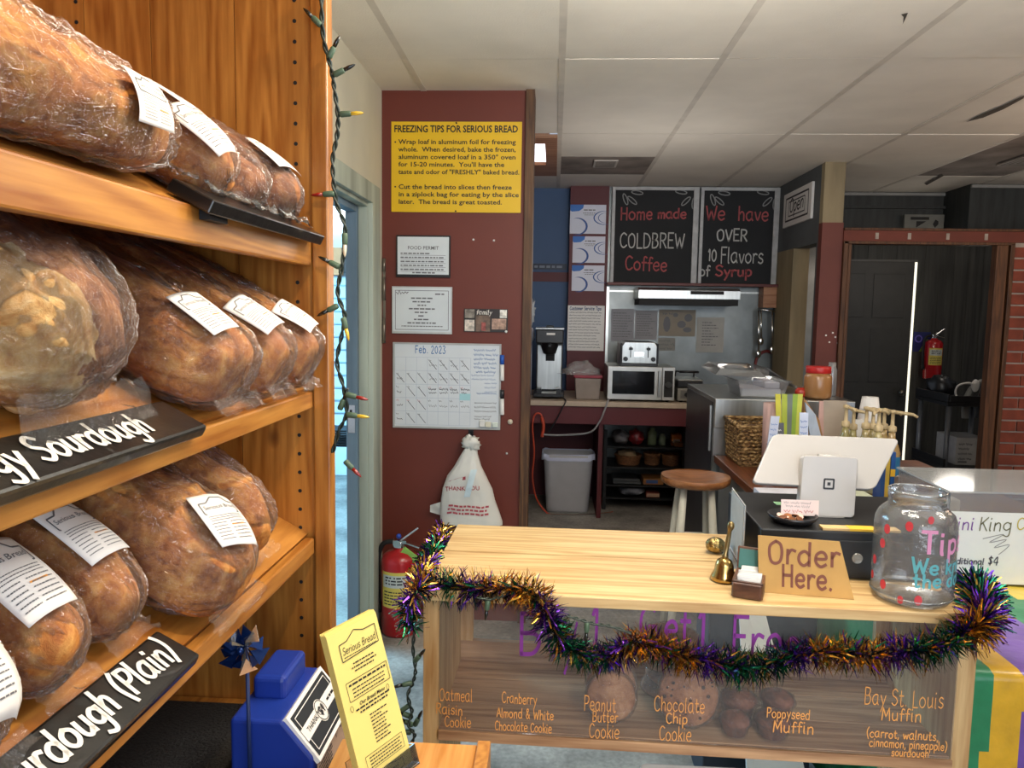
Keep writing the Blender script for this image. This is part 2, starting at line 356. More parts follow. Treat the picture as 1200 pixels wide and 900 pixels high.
def typed(text, h, bold=0.0, wide=1.0, shear=0.0):
    """printed type: returns (polygons, width)"""
    key=(text,bold,shear)
    if key not in _TXT:
        cu=bpy.data.curves.new('type','FONT'); cu.body=text; cu.size=1.0; cu.offset=bold; cu.shear=shear; cu.resolution_u=2
        ob=bpy.data.objects.new('type',cu); COL.objects.link(ob)
        dg=bpy.context.evaluated_depsgraph_get(); ev=ob.evaluated_get(dg); me=ev.to_mesh()
        polys=[[(me.vertices[i].co.x, me.vertices[i].co.y) for i in p.vertices] for p in me.polygons]
        ev.to_mesh_clear(); bpy.data.objects.remove(ob); bpy.data.curves.remove(cu)
        wid=max((q[0] for p in polys for q in p), default=0)
        _TXT[key]=(polys,wid)
    polys,wid=_TXT[key]; s=h/0.72
    return [[(a*s*wide,b*s) for a,b in p] for p in polys], wid*s*wide
def plane(o, u, v, off=0.0):
    """flat surface map (a,b) -> world; o lower left corner, u and v unit vectors"""
    o=Vector(o); u=Vector(u).normalized(); v=Vector(v).normalized(); n=u.cross(v).normalized()
    return lambda a,b,e=0.0: o+u*a+v*b+n*(off+e)
def lay(mb, f, quads, x=0, y=0, e=0.0006, rot=0):
    c,s=math.cos(rot),math.sin(rot)
    for q in quads:
        mb.add([f(x+a*c-b*s, y+a*s+b*c, e) for a,b in q], [tuple(range(len(q)))], False)
def bars(mb, f, x0, x1, y, h, e=0.0006, rnd=None, words=True):
    """a line of print too small to read"""
    r=rnd or random; x=x0
    while x<x1-h:
        l=min(r.uniform(1.2,4.2)*h, x1-x) if words else x1-x0
        mb.add([f(x,y,e),f(x+l,y,e),f(x+l,y+h,e),f(x,y+h,e)],[(0,1,2,3)],False); x+=l+h*0.7
def rect(mb, f, x0,y0,x1,y1,e=0.0005): mb.add([f(x0,y0,e),f(x1,y0,e),f(x1,y1,e),f(x0,y1,e)],[(0,1,2,3)],False)
def outline(mb, f, pts, hw, e=0.0006, closed=True):
    p=list(pts)+([pts[0]] if closed else [])
    for i in range(len(p)-1): lay(mb, f, ribbon2([p[i],p[i+1]],hw), e=e)
def squiggle(mb, f, x0, x1, y, h, hw, rnd, e=0.0006):
    """hand written words too small to read"""
    x=x0
    while x<x1-h:
        l=min(rnd.uniform(1.5,4)*h, x1-x); n=max(3,int(l/(h*0.35)))
        pts=[(x+l*i/n, y+(rnd.uniform(0,.35) if i%2 else rnd.uniform(.5,1))*h) for i in range(n+1)]
        lay(mb,f,ribbon2(pts,hw),e=e); x+=l+h*0.6
# ------------------------------------------------------------------ shared materials
PINE_G = wood('golden_pine', 'c4863c', '8f5219', 'Z', 0.35, coat=0.3)
PINE_GY = wood('golden_pine_shelf', 'cd8f42', '98591d', 'Y', 0.38, coat=0.25)
PINE_P = wood('pale_pine', 'dcbf8a', 'b08650', 'X', 0.5, coat=0.05, island=0.06)
PINE_PZ = wood('pale_pine_upright', 'd9b883', 'ab7f4a', 'Z', 0.55, coat=0.0, island=0.08)
PINE_PY = wood('pale_pine_side', 'd9b883', 'a97d48', 'Y', 0.55, coat=0.0, island=0.08)
BLACK = mat('black_plastic', '17171a', 0.35, var=0.1)
BLACKM = mat('black_matte', '121213', 0.7, var=0.2)
WHITE = mat('white_plastic', 'e9e7e3', 0.35, var=0.03)
PAPER = mat('white_paper', 'efeeea', 0.8, var=0.02)
STEEL = mat('brushed_steel', 'b9bbb8', 0.32, 1.0, var=0.1, scale=60, stretch=(1,1,0.05))
CHROME = mat('chrome', 'dcdcd8', 0.12, 1.0, var=0.02)
BRASS = mat('aged_brass', 'b99a5e', 0.24, 1.0, var=0.3, scale=30)
INKK = ink('black_ink', '1c1c22'); INKG = ink('grey_ink', '66666a'); INKO = ink('orange_ink', 'e39a3a'); INKB = ink('blue_ink', '2d6fb8')
DARKP = mat('dark_panel', '2f3231', 0.6, var=0.35, scale=5, stretch=(6,6,0.6), bump=0.1)
CLEAR = film('clear_plastic', (0.97,0.98,0.98), 0.04, 0.03, 0.0)
CLEARW = film('clear_wrinkled', (0.97,0.97,0.97), 0.09, 0.05, 0.5, 26)

CZ = 2.43
# ------------------------------------------------------------------ floor
m = MB(); m.add([(-4,-2.2,0),(5,-2.2,0),(5,8.2,0),(-4,8.2,0)],[(0,1,2,3)])
fm, nt, p = _new('worn_concrete'); N=nt.nodes; L=nt.links
tc=N.new('ShaderNodeTexCoord')
n1=N.new('ShaderNodeTexNoise'); n1.inputs['Scale'].default_value=2.6; n1.inputs['Detail'].default_value=8; n1.inputs['Roughness'].default_value=0.65; L.new(tc.outputs['Object'],n1.inputs['Vector'])
n2=N.new('ShaderNodeTexNoise'); n2.inputs['Scale'].default_value=60; n2.inputs['Detail'].default_value=4; L.new(tc.outputs['Object'],n2.inputs['Vector'])
r1=N.new('ShaderNodeValToRGB'); e=r1.color_ramp.elements; e[0].position=0.36; e[0].color=lin('6b6862'); e[1].position=0.62; e[1].color=lin('a9a49a'); L.new(n1.outputs['Fac'],r1.inputs[0])
mx=N.new('ShaderNodeMixRGB'); mx.blend_type='OVERLAY'; mx.inputs[0].default_value=0.5; L.new(r1.outputs[0],mx.inputs[1]); L.new(n2.outputs['Fac'],mx.inputs[2])
L.new(mx.outputs[0],p.inputs['Base Color']); p.inputs['Roughness'].default_value=0.55
struct(m.build('floor', fm), 'worn grey concrete floor')

# ------------------------------------------------------------------ ceiling: 2 x 4 ft tiles on a grid
xs=[i*0.61+0.008 for i in range(-5,9)]; ys=[-1.88,-0.66,0.56,1.78,3.0,4.22,5.44,6.66,7.9]
TILE = mat('ceiling_tile', 'e6e0d4', 0.85, var=0.07, scale=3, bump=0.15, bscale=160)
TILEB = mat('ceiling_tile_stained', '8a8078', 0.85, var=0.35, scale=5)
GRID = mat('ceiling_grid', 'cfc8bc', 0.6, var=0.08); GAPM = mat('ceiling_gap', '4a443c', 0.9)
m = MB(); rnd = random.Random(3)
sky_cell = (xs[4], xs[5], 4.22, 5.44)                       # the cell with the light well (x -.61 .. 0)
for i in range(len(xs)-1):
    for j in range(len(ys)-1):
        x0,x1,y0,y1=xs[i]+.013,xs[i+1]-.013,ys[j]+.004,ys[j+1]-.004
        if abs(xs[i]-sky_cell[0])<.01 and abs(ys[j]-4.22)<.01: continue
        cells=[(y0,y1)]
        if abs(ys[j]-4.22)<.01 and abs(xs[i]-xs[5])<.01: cells=[(y0,4.83),(4.838,y1)]
        if abs(ys[j]-1.78)<.01: cells=[(y0,2.43),(2.438,y1)]
        for a,b in cells:
            dz=rnd.uniform(0,0.004)
            m.mat(1 if ((a,b)[0]>4.8 and a<5 and i==5) or (abs(ys[j]-4.22)<.01 and i==9) else 0)
            m.box((x0,a,CZ-dz),(x1,b,CZ+.02))
m.mat(2)
for x in xs:
    if abs(x-xs[4])<.01 or abs(x-xs[5])<.01: m.box((x-.013,-1.9,CZ-.004),(x+.013,7.9,CZ+.01))
    else: m.box((x-.013,-1.9,CZ-.004),(x+.013,7.9,CZ+.01))
m.mat(3)
for y in ys[:-1]+[2.434,4.834]:
    for i in range(len(xs)-1):
        if abs(y-4.834)<.01 and i==4: continue
        m.box((xs[i]+.013,y-.004,CZ+.008),(xs[i+1]-.013,y+.004,CZ+.02))
for pts in ([(1132,143),(1150,134),(1175,124),(1200,112),(1200,115),(1176,128),(1152,138)],[(1056,17),(1064,15),(1061,22),(1058,28),(1059,20)],[(1083,215),(1104,204),(1106,206),(1086,217)]):
    m.add([at(u,v,Z=CZ-.0048) for u,v in pts],[tuple(range(len(pts)))],False)
struct(m.build('ceiling', [TILE,TILEB,GRID,GAPM]), 'white tiled ceiling with narrow grid strips')

# light well in the ceiling beside the red wall
wx0,wx1 = xs[4]+.013, xs[5]-.013
m=MB(); m.box((wx0,4.25,CZ-.02),(wx1,4.40,CZ+.0)); m.box((wx0,5.02,CZ-.02),(wx1,5.42,CZ))
m.box((wx1-.07,4.40,CZ-.02),(wx1,5.02,CZ)); m.box((wx0,4.40,CZ-.02),(wx0+.07,5.02,CZ))
m.box((wx1-.07,4.40,CZ),(wx1-.05,5.02,CZ+.4)); m.box((wx0+.05,4.40,CZ),(wx0+.07,5.02,CZ+.4)); m.box((wx0+.05,4.38,CZ),(wx1-.05,4.40,CZ+.4))
WELL=wood('well_wood','b98a68','8a5a3c','X',0.6,knots=False)
o=struct(m.build('window_1', WELL), 'wood framed light well in the ceiling beside the red wall','window')
m=MB(); m.box((wx0+.07,5.02,CZ+.0),(wx1-.07,5.04,CZ+.4)); m.box((wx0+.07,4.40,CZ+.4),(wx1-.07,5.04,CZ+.42))
plabel(m.build('pane', mat('daylight_pane','f4f7ff',0.6,emit=2.2), o),'bright white pane')

# ------------------------------------------------------------------ left wall with the side door
WX=-0.79
CREAM=mat('cream_wall','c9c4b0',0.8,var=0.06,scale=4,bump=0.05)
OLD=mat('weathered_pale_paint','a3aa9c',0.75,var=0.3,scale=9,stretch=(1,1,0.12),bump=0.2)
SLATE=mat('weathered_slate_paint','6f8494',0.75,var=0.28,scale=9,stretch=(1,1,0.12),bump=0.2)
m=MB(); m.box((WX-.08,1.42,1.90),(WX,3.42,CZ)); m.box((WX-.08,3.17,0),(WX,3.42,1.90)); m.box((WX-.08,1.42,0),(WX,1.95,1.90))
struct(m.build('wall_left',CREAM),'cream wall above the side door')
m=MB(); m.box((-1.18,-2.2,0),(-1.06,1.42,CZ)); m.box((-1.18,1.42,0),(WX-.08,1.54,CZ))
struct(m.build('wall_near',CREAM),'cream wall behind the bread shelf')
m=MB()
m.box((WX,3.16,0),(WX+.022,3.29,1.98)); m.box((WX,1.8,1.90),(WX+.022,3.16,1.98))
m.box((WX-.04,3.155,0),(WX,3.17,1.90)); m.box((WX-.04,1.95,1.885),(WX,3.155,1.90))
o=struct(m.build('door_1',OLD,bev=.002),'weathered pale side door frame')
m=MB(); m.box((WX-.088,3.13,0),(WX-.04,3.17,1.90)); m.box((WX-.088,1.95,1.86),(WX-.04,3.13,1.90))
o2=m.build('door_jamb',SLATE,o,bev=.002)
m=MB(); m.box((WX-.080,3.127,0.93),(WX-.05,3.131,1.05)); m.mat(1); m.box((WX-.072,3.1255,1.00),(WX-.062,3.1275,1.03))
m.build('strike_plate',[CHROME,BLACKM],o2)
# outside the door
OUT=mat('outside_wall','c7d4da',0.9,var=0.06)
m=MB(); m.box((-4,6.4,0),(-.95,6.5,CZ+.4)); m.box((-4.1,1.5,0),(-4,6.5,1.0)); struct(m.build('wall_outside',OUT),'pale wall seen outside through the side door')
m=MB()
for k in range(12): m.box((-2.2,6.38,0.55+k*.11),(-1.3,6.40,0.56+k*.11))
struct(m.build('trim_1',mat('siding_line','8fa6b5',0.8)),'siding lines of the outside wall')
a=at(388,268,Y=6.35); b=at(409,245,Y=6.35)
m=MB(); m.box((a.x-.2,6.33,a.z),(b.x,6.37,b.z)); o=struct(m.build('window_2',mat('lit_outside_window','ffffff',0.5,emit=3)),'bright window glimpsed through the side door')
a=at(385,322,Y=6.3); b=at(400,290,Y=6.3)
m=MB(); m.box((a.x-.1,6.3,a.z),(b.x,6.36,b.z)); 
tag(m.build('wall_plaque',mat('orange_board','c98a5a',0.7)),'small orange board on the outside wall, seen through the side door','plaque')

# ------------------------------------------------------------------ red wall
RED=mat('red_wall_paint','66291b',0.55,var=0.08,scale=3,bump=0.03)
rx1=at(612,400,Y=3.42).x
m=MB(); m.box((WX,3.42,0),(rx1,3.54,CZ)); struct(m.build('wall_center',RED),'brick red painted wall with notices')
m=MB(); m.box((rx1,3.40,0),(rx1+.038,3.56,CZ))
DKW=wood('dark_trim_wood','6d4a2a','3c2413','Z',0.6,knots=False,coat=0)
struct(m.build('trim_2',DKW),'dark wood edge of the red wall')
m=MB(); m.box((WX+.001,3.36,0),(WX+.02,3.40,2.3)) 
# ------------------------------------------------------------------ kitchen back wall
BLUEW=mat('blue_wall_paint','3f5a80',0.6,var=0.06,scale=3)
MAROON=mat('maroon_paint','5a1c22',0.55,var=0.1,scale=3)
STEELW=mat('steel_sheet','777b7a',0.38,0.75,var=0.22,scale=6,bump=0.05,bscale=8)
KY=5.95
bx0=at(667,300,Y=KY).x; bx1=at(712,300,Y=KY).x; sx1=at(918,300,Y=KY).x
m=MB(); m.box((-.93,KY+.1,0),(bx0,KY+.2,CZ)); struct(m.build('wall_back',BLUEW),'blue painted kitchen back wall')
m=MB(); a=at(640,330,Y=KY+.1); b=at(640,319,Y=KY+.1); m.box((-.85,KY+.08,a.z),(bx0,KY+.1,b.z)); struct(m.build('trim_3',MAROON),'maroon rail across the blue wall')
m=MB(); m.box((bx0,KY-.02,0),(bx1,KY+.2,CZ)); struct(m.build('wall_pillar',MAROON),'maroon pillar between blue wall and steel wall')
m=MB(); m.box((bx1,KY,0),(sx1+.3,KY+.2,CZ)); struct(m.build('wall_steel',STEELW),'steel clad kitchen wall behind the microwave')
m=MB(); m.box((bx1-.01,KY-.012,1.0),(bx1+.02,KY+.0,1.66))
for zz in (1.62,): m.box((bx1,KY-.01,zz),(sx1,KY,zz+.012))
struct(m.build('trim_4',STEEL),'steel edge strips on the kitchen wall')
m=MB(); m.box((-.93,3.55,0),(-.86,KY+.1,CZ)); struct(m.build('wall_kitchen_left',MAROON),'maroon kitchen side wall')
m=MB(); m.box((-.26,5.2,0),(-.2,KY+.1,.8)); struct(m.build('trim_5',mat('grey_board','77736c',0.7,var=.2)),'grey board at the counter end')

# ------------------------------------------------------------------ wall on the right of the kitchen with a doorway, post, header, brick
PY=4.96; PX=at(967,200,Y=PY).x; PW=at(992,200,Y=PY).x-PX
GREYP=mat('dark_grey_paint','565a5c',0.7,var=0.15,scale=5)
TAN=mat('bare_tan_wood','8f8266',0.75,var=0.25,scale=8,stretch=(1,1,.2))
pz=at(955,295,X=PX).z
m=MB(); m.box((PX,PY+.06,1.93),(PX+.1,KY,CZ)); m.box((PX,5.86,0),(PX+.1,KY,1.93)); m.box((PX,PY+.06,0),(PX+.1,5.05,1.93))
struct(m.build('wall_right',GREYP),'dark grey wall with a framed sign above the doorway')
m=MB(); m.box((PX-.012,5.48,0),(PX+.1,5.86,1.93)); struct(m.build('trim_6',TAN),'tan board beside the right doorway')
m=MB(); m.box((PX,PY,2.05+.0),(PX+PW-.004,PY+.06,CZ)); struct(m.build('trim_7',TAN),'tan bare top of the post')
REDP=mat('post_red_paint','683229',0.6,var=0.1,scale=6)
m=MB(); m.box((PX,PY-.005,0),(PX+PW,PY+.06,2.05))
m.mat(1)
for i,(u,v) in enumerate([(968,393),(972,401),(979,395),(982,402),(976,390),(974,433),(984,445)]):
    q=at(u,v,Y=PY-.006); m.cyl((q.x,PY-.006,q.z),(q.x,PY-.004,q.z),.006,seg=8)
struct(m.build('wall_post',[REDP,PAPER]),'red painted post at the end of the grey wall')
FRW=wood('brown_frame_wood','6a4326','3c2211','Z',0.6,knots=False,coat=0)
ox0=PX+PW; zt=at(1080,268,Y=PY).z; zb=at(1080,287,Y=PY).z
ox1=at(1157,400,Y=PY).x; ox2=at(1178,400,Y=PY).x; ROOMX=4.6
m=MB(); m.box((ox0+.002,PY-.03,0),(ox0+.03,PY+.05,zb+.02)); m.box((ox0+.034,PY-.02,0),(ox0+.055,PY+.05,zb)); m.box((ox1,PY-.03,0),(ox1+.07,PY+.03,zb)); m.box((ox1+.085,PY-.03,0),(ox2,PY+.03,zb+.01))
m.box((ox0,PY-.03,zb),(ox2,PY+.05,zb+.018)); m.box((ox0,PY-.03,zt-.016),(ROOMX,PY+.05,zt))
struct(m.build('door_2',FRW,bev=.003),'brown wood frame of the wide brick opening')
BRK=mat('brick_red','7c3a28',0.75,var=0.25,scale=14,bump=0.15); MORT=mat('mortar','a59a90',0.9,var=0.2,scale=20); HDR=mat('header_red','6a2e20',0.65,var=.12,scale=8)
m=MB(); m.mat(2); m.box((ox0,PY-.02,zb+.018),(ROOMX,PY+.06,zt-.016)); m.mat(1)
for u in (1027,1065,1110,1155): 
    q=at(u,281,Y=PY-.02); m.box((q.x-.008,PY-.023,zb+.032),(q.x+.012,PY-.02,zt-.030)); 
# brick veneer right of the opening
m.box((ox2,PY-.0,0),(ROOMX,PY+.08,zb+.03)); m.mat(0); rnd=random.Random(9)
bh=.0735; row=0; z=zb-.01
while z>0:
    off=(.105 if row%2 else 0); x=ox2+.004-off
    while x<ROOMX:
        x0=max(x,ox2+.004); x1=min(x+.2,ROOMX)
        if x1-x0>.03: m.box((x0,PY-.012-rnd.uniform(0,.003),z-.062),(x1,PY,z))
        x+=.21
    z-=bh; row+=1
struct(m.build('wall_brick',[BRK,MORT,HDR]),'brick wall with grey mortar right of the opening')

# ------------------------------------------------------------------ dim room beyond the opening
HALL=mat('dark_wall_panelling','3b3a36',0.7,var=0.45,scale=4,stretch=(7,7,.35),bump=0.1)
m=MB(); m.box((PX+.1,7.2,0),(ROOMX+.6,7.3,CZ)); 
for k in range(24): m.box((PX+.15+k*.13,7.195,0),(PX+.155+k*.13,7.2,2.4))
struct(m.build('wall_hall',HALL),'dark panelled wall beyond the brick opening')
m=MB(); m.box((PX+.1,6.14,2.09),(at(1105,250,Y=6.14).x,6.2,CZ)); 
c0=at(1105,250,Y=6.14).x; c1=at(1136,240,Y=5.75).x
m.hexa([(c0,6.14,2.09),(c1,5.75,2.09),(c1+.05,5.8,2.09),(c0+.05,6.2,2.09)],[(c0,6.14,CZ),(c1,5.75,CZ),(c1+.05,5.8,CZ),(c0+.05,6.2,CZ)])
m.box((c1,5.75,2.09),(ROOMX+.6,5.8,CZ)); m.box((PX+.1,6.10,2.30),(c0,6.14,2.32))
struct(m.build('wall_soffit',DARKP),'dark boarded soffit above the brick opening')
m=MB(); m.box((PX+.1,6.12,CZ-.03),(c0,6.14,CZ-.008)); m.box((c1,5.73,CZ-.03),(ROOMX+.6,5.75,CZ-.008))
m.hexa([(c0,6.12,CZ-.03),(c1,5.73,CZ-.03),(c1+.02,5.75,CZ-.03),(c0+.02,6.14,CZ-.03)],[(c0,6.12,CZ-.008),(c1,5.73,CZ-.008),(c1+.02,5.75,CZ-.008),(c0+.02,6.14,CZ-.008)])
struct(m.build('trim_8',mat('grey_trim','8f8f8c',0.6)),'pale trim along the soffit top')
m=MB(); m.box((ROOMX+.6,4.9,0),(ROOMX+.7,7.3,CZ)); m.box((ROOMX,-2.2,0),(ROOMX+.1,PY,CZ)); struct(m.build('wall_far_right',HALL),'dark right hand wall')
dz=at(1040,307,Y=7.19).z; dx1=at(1064,400,Y=7.19).x
m=MB(); dx0=dx1-.80
m.box((dx0,7.15,0),(dx1,7.19,dz))
for (u0,u1,v0,v1) in ((.08,.36,.12,.75),(.44,.72,.12,.75),(.08,.36,.85,1.35),(.44,.72,.85,1.35),(.08,.36,1.45,1.85),(.44,.72,1.45,1.85)):
    v1=min(v1,dz-.1)
    if v1>v0: m.box((dx0+u0,7.143,v0),(dx0+u1,7.15,v1))
o=struct(m.build('door_3',mat('dark_door','3d3b37',0.55,var=.1),bev=.004),'dark panelled door in the far room')
m=MB(); q=at(1049,460,Y=7.12); m.ball((dx1-.07,7.1,q.z),.03,12,8); m.cyl((dx1-.07,7.15,q.z),(dx1-.07,7.1,q.z),.012); m.build('door_handle',mat('dull_metal','7a756c',.35,.9),o)
m=MB(); m.box((dx1+.004,7.17,0),(dx1+.03,7.19,dz)); m.build('light_gap',mat('daylight_gap','fff8e0',.5,emit=1.2),o)
m=MB(); m.box((dx0-.08,7.16,dz+.0),(dx1+.03,7.19,dz+.02)); m.build('door_head',mat('grey_trim2','5b5955',.6),o)
# ------------------------------------------------------------------ bread shelf
XF=-0.43; XB=-1.02; YE=1.33; TILT=math.radians(28); TT=math.tan(TILT)
Y0=-0.35
def zfront(py):  return at(366,py,Y=YE).z
SH=[('top',zfront(312)+.042,0.042),('middle',zfront(477)+.026,0.026),('bottom',zfront(646)+.026,0.026)]  # front edge top height, thickness
bs=thing('bread_shelf','tall golden pine bread shelf with three sloping shelves, against the left wall','shelf',(XF-.3,.5,0))
m=MB()
x=XF-.002; widths=[.135,.15,.12,.14,.12]
i=0
while x>XB:
    w_=min(widths[i%5],x-XB); m.box((x-w_+.0012,YE,0.0),(x,YE+.02,CZ-.02)); x-=w_; i+=1
m.mat(1)
# peg holes near the front edge and deeper in
for k in range(48):
    z=.78+k*.0345
    for xx in (XF-.030,XF-.42):
        m.cyl((xx,YE+.004,z),(xx,YE-.0006,z),.0036,seg=8)
m.build('side_panel',[PINE_G,BLACKM],bs)
m=MB(); m.box((XF,YE-.012,0.0),(XF+.03,YE+.022,CZ-.02)); m.build('corner_post',PINE_G,bs,bev=.003)
m=MB(); x=XF-.002; i=0
while x>XB:
    w_=min(widths[i%5],x-XB); m.box((x-w_+.0012,Y0-.02,0.0),(x,Y0-.001,CZ-.02)); x-=w_; i+=1
m.build('side_panel',PINE_G,bs)  # unseen near end panel, added to keep ambient light off the shelves
m=MB(); m.box((XB-.02,Y0-.02,CZ-.045),(XF+.03,YE+.02,CZ-.021)); m.build('top_board',PINE_GY,bs)
m=MB(); y=Y0
while y<YE:
    m.box((XB-.02,y,0.7),(XB,min(y+.137,YE)-.0012,CZ-.02)); y+=.138
m.build('back_panel',PINE_G,bs)
def spt(kind, s, Y, n=0.0):
    """point on a sloping shelf: s metres back from the front edge along the slope, n above it"""
    zf=[h for k,h,t in SH if k==kind][0]
    return Vector((XF-s*math.cos(TILT)-n*-math.sin(TILT)*1.0, Y, zf+s*math.sin(TILT)+n*math.cos(TILT)))
for kind,zf,t in SH:
    m=MB(); L_=(XF-XB)/math.cos(TILT); nb=4
    for k in range(nb):
        s0=.018+(L_-.018)*k/nb; s1=.018+(L_-.018)*(k+1)/nb-.0008
        a=spt(kind,s0,Y0); b=spt(kind,s1,Y0); dn=Vector((math.sin(TILT),0,math.cos(TILT)))*-.02
        q=[a+dn,b+dn,Vector((b.x,YE,b.z))+dn,Vector((a.x,YE,a.z))+dn]; tq=[a,b,Vector((b.x,YE,b.z)),Vector((a.x,YE,a.z))]
        m.hexa(q,tq)
    sh=m.build('shelf_board',PINE_GY,bs)
    m=MB(); m.box((XF-.018,Y0,zf-t),(XF,YE-.012,zf+.004)); m.build('front_rail',PINE_GY,sh,bev=.003)
# lower deck the shelf unit stands on
m=MB(); m.box((XB,Y0,0.02),(XF+.09,YE,0.70)); m.box((XB,Y0,.70),(XF+.10,YE+.0,.72)); m.build('base_cabinet',PINE_GY,bs,bev=.002)
m=MB(); m.grid(lambda u,v: Vector((XB+.03+(XF+.06-XB-.03)*u, Y0+.02+(YE-.03-Y0-.02)*v, .7265+.0035*noise.noise(Vector((u*40,v*90,1))))),40,90)
m.build('deck_mat',mat('dark_speckled_mat','1d1c1c',.8,var=.8,scale=220,bump=.8,bscale=200),bs)

# ------------------------------------------------------------------ bread
def bread_mat(name, a, b, c):
    m,nt,p=_new(name); N=nt.nodes; L=nt.links; tc=N.new('ShaderNodeTexCoord')
    def nz(sc,det,rough=.6,dist=.8):
        n=N.new('ShaderNodeTexNoise'); n.inputs['Scale'].default_value=sc; n.inputs['Detail'].default_value=det; n.inputs['Roughness'].default_value=rough; n.inputs['Distortion'].default_value=dist
        L.new(tc.outputs['Object'],n.inputs['Vector']); return n
    n1=nz(26,8,.68,1.3); n2=nz(95,6,.7,.6); n3=nz(10,4,.6,.8)
    r=N.new('ShaderNodeValToRGB'); e=r.color_ramp.elements; e[0].position=.36; e[0].color=lin(a); e[1].position=.63; e[1].color=lin(c); x=e.new(.48); x.color=lin(b)
    ad=N.new('ShaderNodeMath'); ad.operation='MULTIPLY_ADD'; ad.inputs[1].default_value=.35; L.new(n2.outputs['Fac'],ad.inputs[0])
    m2=N.new('ShaderNodeMath'); m2.operation='MULTIPLY'; m2.inputs[1].default_value=.65; L.new(n1.outputs['Fac'],m2.inputs[0]); L.new(m2.outputs[0],ad.inputs[2])
    L.new(ad.outputs[0],r.inputs[0])
    mx=N.new('ShaderNodeMixRGB'); mx.blend_type='MULTIPLY'; mx.inputs[0].default_value=.75; L.new(r.outputs[0],mx.inputs[1])
    r2=N.new('ShaderNodeValToRGB'); e=r2.color_ramp.elements; e[0].position=.40; e[0].color=(.50,.36,.26,1); e[1].position=.55; e[1].color=(1,1,1,1); L.new(n3.outputs['Fac'],r2.inputs[0]); L.new(r2.outputs[0],mx.inputs[2])
    L.new(mx.outputs[0],p.inputs['Base Color']); p.inputs['Roughness'].default_value=.6
    bm=N.new('ShaderNodeBump'); bm.inputs['Strength'].default_value=.8; bm.inputs['Distance'].default_value=.008; L.new(ad.outputs[0],bm.inputs['Height']); L.new(bm.outputs[0],p.inputs['Normal'])
    return m
BREAD=bread_mat('golden_crust','8a4a1a','c87e34','e6ae60')
BREADD=bread_mat('brown_crust','643620','9a5f34','c98f58')
CRUMB=bread_mat('torn_crumb','c48c48','e3bb78','f2dcae')
BAG=film('bread_bag_film',(.985,.98,.97),.025,.03,.8,26,.085,(.6,1.5,1.5),.75)
LABEL=mat('label_paper','eeeae6',.6,var=.02)

class Loaf:
    """loaf in its own axes: x along the length (front at x=0, back at -L), y across, z up; phi 0 = +y side, pi/2 = top"""
    def __init__(s,Lx,W,H,seed,pw=2.6,lump=.012,droop=0): s.L,s.W,s.H,s.seed,s.pw,s.lump=Lx,W,H,seed,pw,lump
    def surf(s,t,phi,off=0.0,lump=None,nf=9.0):
        L_,W,H=s.L,s.W,s.H; lump=s.lump if lump is None else lump
        x=math.cos(PI*t)                                     # 1 at the front, -1 at the back
        prof=(max(0,1-abs(x)**s.pw))**(1/s.pw)
        c,q=math.cos(phi),math.sin(phi)
        cy=math.copysign(abs(c)**.8,c); cz=math.copysign(abs(q)**.8,q)
        zz=cz*(1.0 if q>0 else .72)
        p=Vector((-L_/2+x*(L_/2+off), cy*(W/2*prof+off*prof**.35), H*.42+zz*(H*.58*prof+off*prof**.35)))
        p.z=max(p.z,-off*.2)
        d=Vector((x*.6,cy*prof,zz*prof)); d=d.normalized() if d.length>1e-6 else Vector((1,0,0))
        k=noise.noise(p*nf+Vector((s.seed*7.3,s.seed*1.7,0)))+.5*noise.noise(p*nf*2.4+Vector((s.seed,0,9)))
        rd=1-abs(noise.noise(p*nf*1.3+Vector((3,s.seed*2.1,s.seed))))*2
        p+=d*lump*(.8*k+.45*max(0,rd)**2)
        p.z=max(p.z,0.002)
        return p
